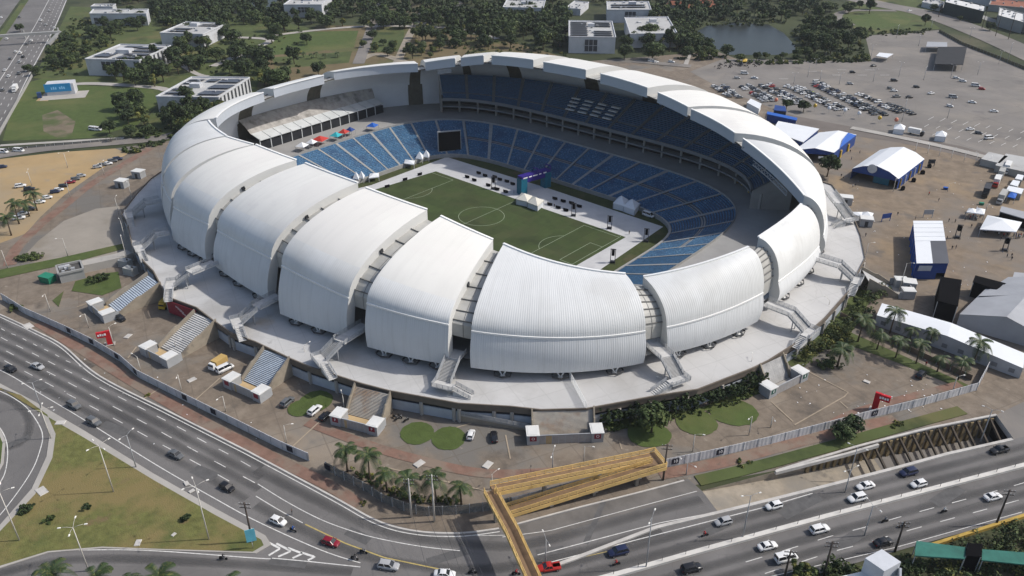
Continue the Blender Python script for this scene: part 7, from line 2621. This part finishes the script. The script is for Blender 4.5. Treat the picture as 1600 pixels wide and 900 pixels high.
for x, y, c_, l, s in ((472, 227, 'white', 'left white tent on the left concourse', 2.2), (487, 222, 'white', 'right white tent on the left concourse', 1.9), (500, 217, 'red', 'long red parasol on the left concourse', 3.0), (525, 211, 'teal', 'teal tent on the left concourse', 2.2), (537, 206, 'red', 'small red tent on the left concourse', 2.0), (547, 203, 'navy', 'dark tent on the left concourse', 1.8), (582, 196, 'blue', 'blue tent on the left concourse', 2.2)):
    p = at(x, y, 12)
    t = thing('concourse_tent', l, 'tent', (p.x, p.y, 9.5), rad(20), U_)
    m_ = MB()
    m_.add([(-s, -s, 2.4), (s, -s, 2.4), (s, s, 2.4), (-s, s, 2.4), (0, 0, 4.0)], [(0, 1, 4), (1, 2, 4), (2, 3, 4), (3, 0, 4)])
    m_.build('roof', {'white': tent_white, 'red': mat('tent_red', (.45, .04, .03), .6), 'teal': mat('tent_teal', (.03, .35, .4), .6), 'navy': royal, 'blue': royal_b}[c_], t)
    m_ = MB()
    for sx in (-1, 1):
        for sy in (-1, 1):
            m_.bar((sx * s * .95, sy * s * .95, 0), (sx * s * .95, sy * s * .95, 2.4), .1)
    m_.build('leg', grey_steel, t)
p = at(1160, 285, 10)
t = thing('yellow_banner', 'yellow cloth banners gathered on the concourse under the right upper tier', 'banner', (p.x, p.y, 9.5), rad(-40))
m_ = MB()
for k in range(16):
    m_.box((-9 + k * 1.2 + random.uniform(-.3, .3), random.uniform(-1.5, 1.5), 0), (1.0, .5, random.uniform(1, 2.6)), random.uniform(0, 3))
m_.build('cloth', PAINT['yellow'], t)
# small black screens on the white floor
S_ = 'small black screens standing on the white floor'
for i, (x, y) in enumerate(((605, 292), (633, 281), (656, 273), (748, 271), (758, 275), (773, 277), (781, 281), (792, 284), (801, 288), (730, 277), (741, 282), (867, 311), (880, 315), (893, 318), (905, 323), (859, 320), (872, 325), (884, 329), (763, 290), (776, 296), (790, 300))):
    p = at(x, y, .5)
    t = thing('floor_screen', 'small black screen standing on the white floor ' + ('beside the left goal line' if i < 3 else 'left of the purple arch' if x < 806 else 'right of the purple arch'), 'screen', (p.x, p.y, .18), rad(10 if i > 2 else 80), S_)
    m_ = MB()
    m_.box((0, 0, .15), (2.3, .25, 1.1))
    m_.build('panel', blackm, t)
    m_ = MB()
    m_.box((0, 0, 0), (1.2, .8, .15))
    m_.build('foot', dark_steel, t)
for i, (x, y, c_) in enumerate(((780, 299, 'black'), (790, 303, 'black'), (866, 325, 'black'), (983, 367, 'black'), (803, 303, 'blue'))):
    person(x, y, c_, f'person in {c_} on the white floor ' + ('left of the purple arch' if x < 800 else 'under the purple arch' if x < 806 else 'right of the double tent' if x < 900 else 'near the right corner flag'), rz=i, z=.18, group='people on the white floor')

# red bent pylons
def pylon(x, y, dx, label, top):
    p = at(x, y)
    h = min(11, height(x, y, top))
    t = thing('red_pylon', label, 'pylon', (p.x, p.y, .05), math.atan2(RX.y, RX.x) + (0.35 if dx < 0 else -.6))
    m_ = MB()
    m_.box((0, 0, 0), (1.5, .7, h))
    m_.build('post', red_mat, t)
    m_ = MB()
    m_.box((dx * 1.6, 0, h - 1.9), (2.9, .72, 1.8))
    a = m_.build('arm', red_mat, t)
    m_ = MB()
    for k in range(4):
        m_.box((dx * 1.6 + (-.9 + k * .6), -.42, h - 1.35 + (k % 2) * .1), (.45, .06, .65))
    m_.build('lettering', sign_white, a)
    m_ = MB()
    m_.box((0, 0, 0), (2.6, 2.0, .15))
    m_.build('base', concrete, t)


pylon(173, 538, -1, 'bright red bent pylon behind the long grey fence', 517)
pylon(1366, 640, 1, 'dark red bent pylon behind the numbered gates', 614)
# blue board on the traffic island
p = at(396, 858)
t = thing('blue_board', 'light blue board on a post at the tip of the grass island', 'sign', (p.x, p.y, .3), rad(60))
m_ = MB()
m_.tube([(0, 0, 0), (0, 0, 2.2)], .06, 6)
m_.build('post', grey_steel, t)
m_ = MB()
m_.box((0, 0, 2.0), (2.0, .1, 3.4))
m_.build('panel', mat('board_blue', (.12, .42, .52), .5), t)
# gate huts and the generator yard
for x, y, w_, l in ((218, 277, 4.5, 'farther grey gate hut behind the podium tip'), (192, 292, 4.5, 'nearer grey gate hut behind the podium tip'), (1320, 318, 5, 'gate hut behind the far event stair'), (1352, 352, 4.5, 'gate hut between the canopies and event stair'), (1418, 452, 4, 'gate hut below the blue and white hall')):
    p = at(x, y)
    t = thing('gate_hut', l, 'hut', (p.x, p.y, .05), rad(25), 'gate huts around the podium')
    m_ = MB()
    m_.box((0, 0, 0), (w_, 3.6, 3))
    m_.build('wall', kiosk_grey, t)
    m_ = MB()
    m_.box((0, 0, 3.0), (w_ + .4, 4, .3))
    m_.build('roof', kiosk_white, t)
    m_ = MB()
    m_.box((0, -1.83, .1), (1.2, .1, 2.2))
    m_.build('door', dark_steel, t)
t = block('low plant building with a long white wall beside the little lawn', ((92, 430), (88, 417), (126, 409)), 3.2, wallm=conc_wall, roofm=mat('yard_roof', (.07, .068, .065), .9, .3, .2), name='plant_building')
b = MB()
t = thing('yard_wall', 'pale curved yard wall between the plant building and the podium', 'wall')
strip(b, curve_pts(px((126, 424), (150, 419), (185, 411), (205, 404))), 4.2, 2.9, z0=0)
b.build('wall', concrete, t)
for x, y, l in ((205, 428, 'pale generator box nearest the blue stepped stair'), (197, 416, 'pale generator box behind the nearer one')):
    p = at(x, y)
    t = thing('generator', l, 'generator', (p.x, p.y, 0), rad(20), 'generators in the yard')
    m_ = MB()
    m_.box((0, 0, .2), (4.2, 2.6, 2.4))
    m_.build('housing', grey_box, t)
    m_ = MB()
    m_.tube([(1.2, 0, 2.6), (1.2, 0, 3.3)], .25, 8)
    m_.build('exhaust', dark_steel, t)
    m_ = MB()
    m_.box((0, 0, 0), (4.6, 3, .2))
    m_.build('base', concrete, t)
# ramp behind parapet left of the broad stair
t = thing('access_ramp', 'sloping concrete ramp with railing left of the broad stair', 'ramp')
m_ = MB()
A, B1 = at(720, 652, 0), at(838, 668, 0)
m_.bar(A + Vector((0, 0, 2.2)), B1 + Vector((0, 0, .6)), 3.6, .5)
m_.build('ramp', concrete, t)
m_ = MB()
d, s = frame2(A, B1)
s = s if s.dot(CAM - A) > 0 else -s
rail(m_, A + s * 1.8 + Vector((0, 0, 2.4)), B1 + s * 1.8 + Vector((0, 0, .8)))
m_.build('railing', grey_steel, t)
m_ = MB()
m_.add([A + s * 1.78, B1 + s * 1.78, B1 + s * 1.78 + Vector((0, 0, .6)), A + s * 1.78 + Vector((0, 0, 2.2))], [(0, 1, 2, 3)])
m_.build('side_wall', beige_conc, t)
# ramp with balustrade crossing the podium (right of centre)
t = thing('podium_fence', 'pale slatted fence crossing the podium beside the front bay', 'fence')
m_ = MB()
A, B1 = at(886, 583, 5.5), at(916, 640, 5.5)
rail(m_, A, B1, 2.2, 1.3)
m_.build('railing', trim_mat, t)

# white roof block and green mesh roof at the bottom right
A, B1, C1 = at(1352, 872, 9), at(1378, 858, 9), at(1408, 878, 9)
t = thing('roof_block', 'white water tank block on a white roof at the bottom edge', 'building', (B1.x, B1.y, 0))
u, v = C1 - B1, A - B1
u.z = v.z = 0
m_ = MB()
m_.prism([Vector(), u, u + v, v], 0, 9)
m_.build('tank_block', mat('block_white', (.52, .54, .57), .7, .1, .3), t)
m_ = MB()
m_.prism([v * 1.0, v * 1.0 + u, v * 3.6 + u * 1.2, v * 3.6 - u * .8], 0, 5.2)
m_.build('lower_roof', white_box, t)
m_ = MB()
m_.bar(u * 1.0 + Vector((0, 0, 7.2)), u * 2.0 + v * .9 + Vector((0, 0, 3.0)), .4, 2.4)
m_.build('wing_wall', mat('block_white', (.52, .54, .57), .7), t)
meshg = ribbed('green_mesh', (.03, .14, .11), 2.4, .02, .8, var=.25, vscale=.4)
for pts, l in (([(1429, 868), (1432, 845), (1509, 855), (1508, 873)], 'left green mesh roof below the yellow verge wall'), ([(1534, 875), (1535, 858), (1640, 866), (1640, 886)], 'right green mesh roof at the picture corner')):
    canopy(l, pts, 4, meshg, legs=True, name='mesh_roof', cat='mesh roof')
canopy('black box between the two green mesh roofs', [(1509, 868), (1512, 848), (1535, 850), (1533, 870)], 4.4, blackm, wall=blackm, name='mesh_tower', cat='box')

# highway footbridge and markings at the far left
hw = curve_pts(px((-60, 290), (0, 190), (30, 130), (60, 76), (80, 40), (98, 0), (108, -20)))
b = MB()
strip(b, hw, 34, .05, off=13)
b.build('highway_road', asphalt, kind='structure')
b = MB()
strip(b, resample(hw, 3), .5, .06, off=-3.2)
strip(b, resample(hw, 3), .4, .06, off=12)
dashes(b, hw, 6, 8, .3, .06)
for o_ in (4, 8):
    pts = [p + Vector((-(hw[min(i + 1, len(hw) - 1)] - hw[max(i - 1, 0)]).y, (hw[min(i + 1, len(hw) - 1)] - hw[max(i - 1, 0)]).x, 0)).normalized() * o_ for i, p in enumerate(hw)]
    dashes(b, pts, 5, 8, .25, .065)
b.build('highway_markings', white_paint, kind='structure')
b = MB()
strip(b, hw, 5, .3, off=32, z0=0)
b.build('median_lawn', grass_wild, kind='structure')
b = MB()
strip(b, hw, 30, .05, off=52)
b.build('highway_far_road', asphalt, kind='structure')
t = thing('footbridge', 'grey footbridge over the highway at the far left', 'footbridge')
m_ = MB()
a, c_ = at(-30, 58, 7), at(94, 50, 7)
m_.bar(a, c_, 3, 1.6)
m_.bar(c_, at(75, 70, 1), 3, 1.4)
m_.build('deck', conc_wall, t)
for q in (at(93, 56, 0), at(40, 60, 0), at(80, 68, 0)):
    m_ = MB()
    m_.box((q.x, q.y, 0), (1.2, 1.2, 6))
    m_.build('pier', conc_wall, t)
# slabs, covers and litter lying about
for x, y, l, s in ((66, 769, 'pale slab lying at the left edge of the dry grass island', 2.0), (95, 662, 'pale slab lying at the upper tip of the dry grass island', 1.6), (216, 850, 'small pale slab near the bottom slip road', 1.2), (292, 757, 'small white cover beside the kerb of the grass island', 1.0), (300, 769, 'second small white cover beside the kerb of the grass island', .9), (272, 837, 'white marker stone in the dry grass island', .7), (300, 594, 'pale manhole slab behind the long grey fence', 1.6), (655, 725, 'pale slab on the forecourt above the palms', 1.8), (762, 727, 'pale slab on the forecourt beside the yellow ramp', 1.8), (1354, 597, 'white slab on the brown forecourt below the black car', 1.2), (200, 526, 'pale slab beside the red pylon', 1.6), (44, 510, 'white triangular slab at the kerb of the curved road', 2.4)):
    p = at(x, y)
    z_ = .312 if (x, y) in ((66, 769), (95, 662), (216, 850), (292, 757), (300, 769), (272, 837)) else .13
    m_ = MB()
    m_.box((0, 0, 0), (s * 1.5, s, .16), 0, 0, (.93, .9))
    o = m_.build('concrete_slab', kerb_mat)
    o.location = (p.x, p.y, z_)
    o.rotation_euler.z = x
    tag(o, l, 'slab')
rng = random.Random(21)
m_ = MB()
for k in range(150):
    x, y = rng.choice(((rng.uniform(1320, 1590), rng.uniform(280, 470)), (rng.uniform(1210, 1480), rng.uniform(560, 650)), (rng.uniform(60, 480), rng.uniform(480, 700))))
    p = at(x, y)
    if p.length < 140:
        continue
    a, s = rng.uniform(0, 6), rng.uniform(.15, .5)
    m_.box((p.x, p.y, .1), (s, s * .6, .08), a)
m_.build('litter', sign_white, kind='stuff')['label'] = 'scattered pale litter on the bare ground'
# roads and paths behind
paths = (([(-40, 250), (60, 234), (140, 226), (260, 214), (320, 190)], 9, asphalt_lot), ([(0, 228), (130, 220), (200, 216)], 3, concrete), ([(105, 133), (150, 131), (240, 137), (262, 142)], 6, concrete), ([(238, 68), (300, 112), (330, 120)], 4, concrete), ([(350, 58), (420, 62), (400, 75), (330, 105)], 6, concrete), ([(640, 100), (590, 85), (560, 95)], 7, beige_conc), ([(560, 100), (575, 60), (590, 20), (600, -10)], 8, asphalt_lot), ([(620, 100), (640, 55), (660, 20)], 6, beige_conc), ([(660, 40), (700, 20), (735, -10)], 7, asphalt_lot),
         ([(430, 55), (560, 42), (700, 44), (780, 62)], 6, concrete), ([(1290, -12), (1380, 8), (1450, 22), (1540, 55), (1640, 100)], 26, asphalt_lot), ([(1330, 40), (1308, 26), (1330, 17), (1400, 17)], 8, asphalt_lot), ([(1330, 200), (1420, 218), (1500, 236), (1600, 262), (1700, 290)], 5, concrete), ([(1070, 105), (1078, 80), (1075, 60)], 3, concrete), ([(1440, -6), (1520, 22), (1640, 62)], 10, conc_wall), ([(990, 96), (1080, 104)], 8, asphalt_lot))
for pts, w_, m__ in paths:
    ZS[0] += .003
    b = MB()
    strip(b, resample(curve_pts(px(*pts)), 3), w_, .05 + ZS[0])
    b.build('path', m__, kind='structure')
b = MB()
for i in range(9):
    for j in range(3):
        x = 1450 + i * 18 - j * 6
        strip(b, resample(px((x, 188 + i * 2.6 + j * 11), (x + 9, 183 + i * 2.6 + j * 11)), 2), .25, ZS[0] + .07)
for x, y in ((1217, 124), (1262, 112), (1308, 110), (1340, 118), (1352, 110), (1375, 118), (1300, 118)):
    strip(b, resample(px((x, y), (x + 16, y)), 2), .5, ZS[0] + .072)
b.build('car_park_markings', white_paint, kind='structure')
HAZE = 0.00006
# ================================================================ light, sky, camera
w = bpy.data.worlds.new('World')
scene.world = w
w.use_nodes = True
nt = w.node_tree
sky = nt.nodes.new('ShaderNodeTexSky')
sky.sky_type = 'NISHITA'
sky.sun_disc = False
sky.sun_elevation = rad(46)
sky.sun_rotation = rad(90 - 46)
sky.air_density = 1.0
sky.dust_density = 2.5
bg = nt.nodes['Background']
bg.inputs['Strength'].default_value = 0.115
nt.links.new(sky.outputs['Color'], bg.inputs['Color'])
sd = bpy.data.lights.new('sun', 'SUN')
sd.energy = 3.0
sd.angle = rad(1.0)
sd.color = (1.0, 0.955, 0.89)
so = bpy.data.objects.new('sun', sd)
COL.objects.link(so)
so.rotation_euler = (rad(90 - 46), 0, rad(46 + 90))
so.location = (300, 300, 400)
b = MB()
b.box((0, 800, -9), (3600, 3200, 152))
hz = b.build('haze', [], kind='stuff')
hm = bpy.data.materials.new('haze_air')
hm.use_nodes = True
nh = hm.node_tree
nh.nodes.remove(nh.nodes['Principled BSDF'])
pv = nh.nodes.new('ShaderNodeVolumePrincipled')
pv.inputs['Color'].default_value = (0.86, 0.9, 0.95, 1)
pv.inputs['Density'].default_value = HAZE
nh.links.new(pv.outputs['Volume'], nh.nodes['Material Output'].inputs['Volume'])
hz.data.materials.append(hm)
hz['label'] = 'thin pale haze in the air'
cd = bpy.data.cameras.new('camera')
cd.sensor_width = 36
cd.lens = FPX / 1600 * 36
cd.clip_start = 1
cd.clip_end = 6000
co = bpy.data.objects.new('camera', cd)
COL.objects.link(co)
co.matrix_world = Matrix(((RX.x, RY.x, -RZ.x, CAM.x), (RX.y, RY.y, -RZ.y, CAM.y), (RX.z, RY.z, -RZ.z, CAM.z), (0, 0, 0, 1)))
scene.camera = co
scene.view_settings.view_transform = 'Standard'
scene.view_settings.look = 'None'
scene.view_settings.exposure = 0.29
scene.view_settings.gamma = 1.0
scene.cycles.max_bounces = 6
scene.cycles.diffuse_bounces = 3
scene.cycles.glossy_bounces = 2
scene.cycles.transparent_max_bounces = 8
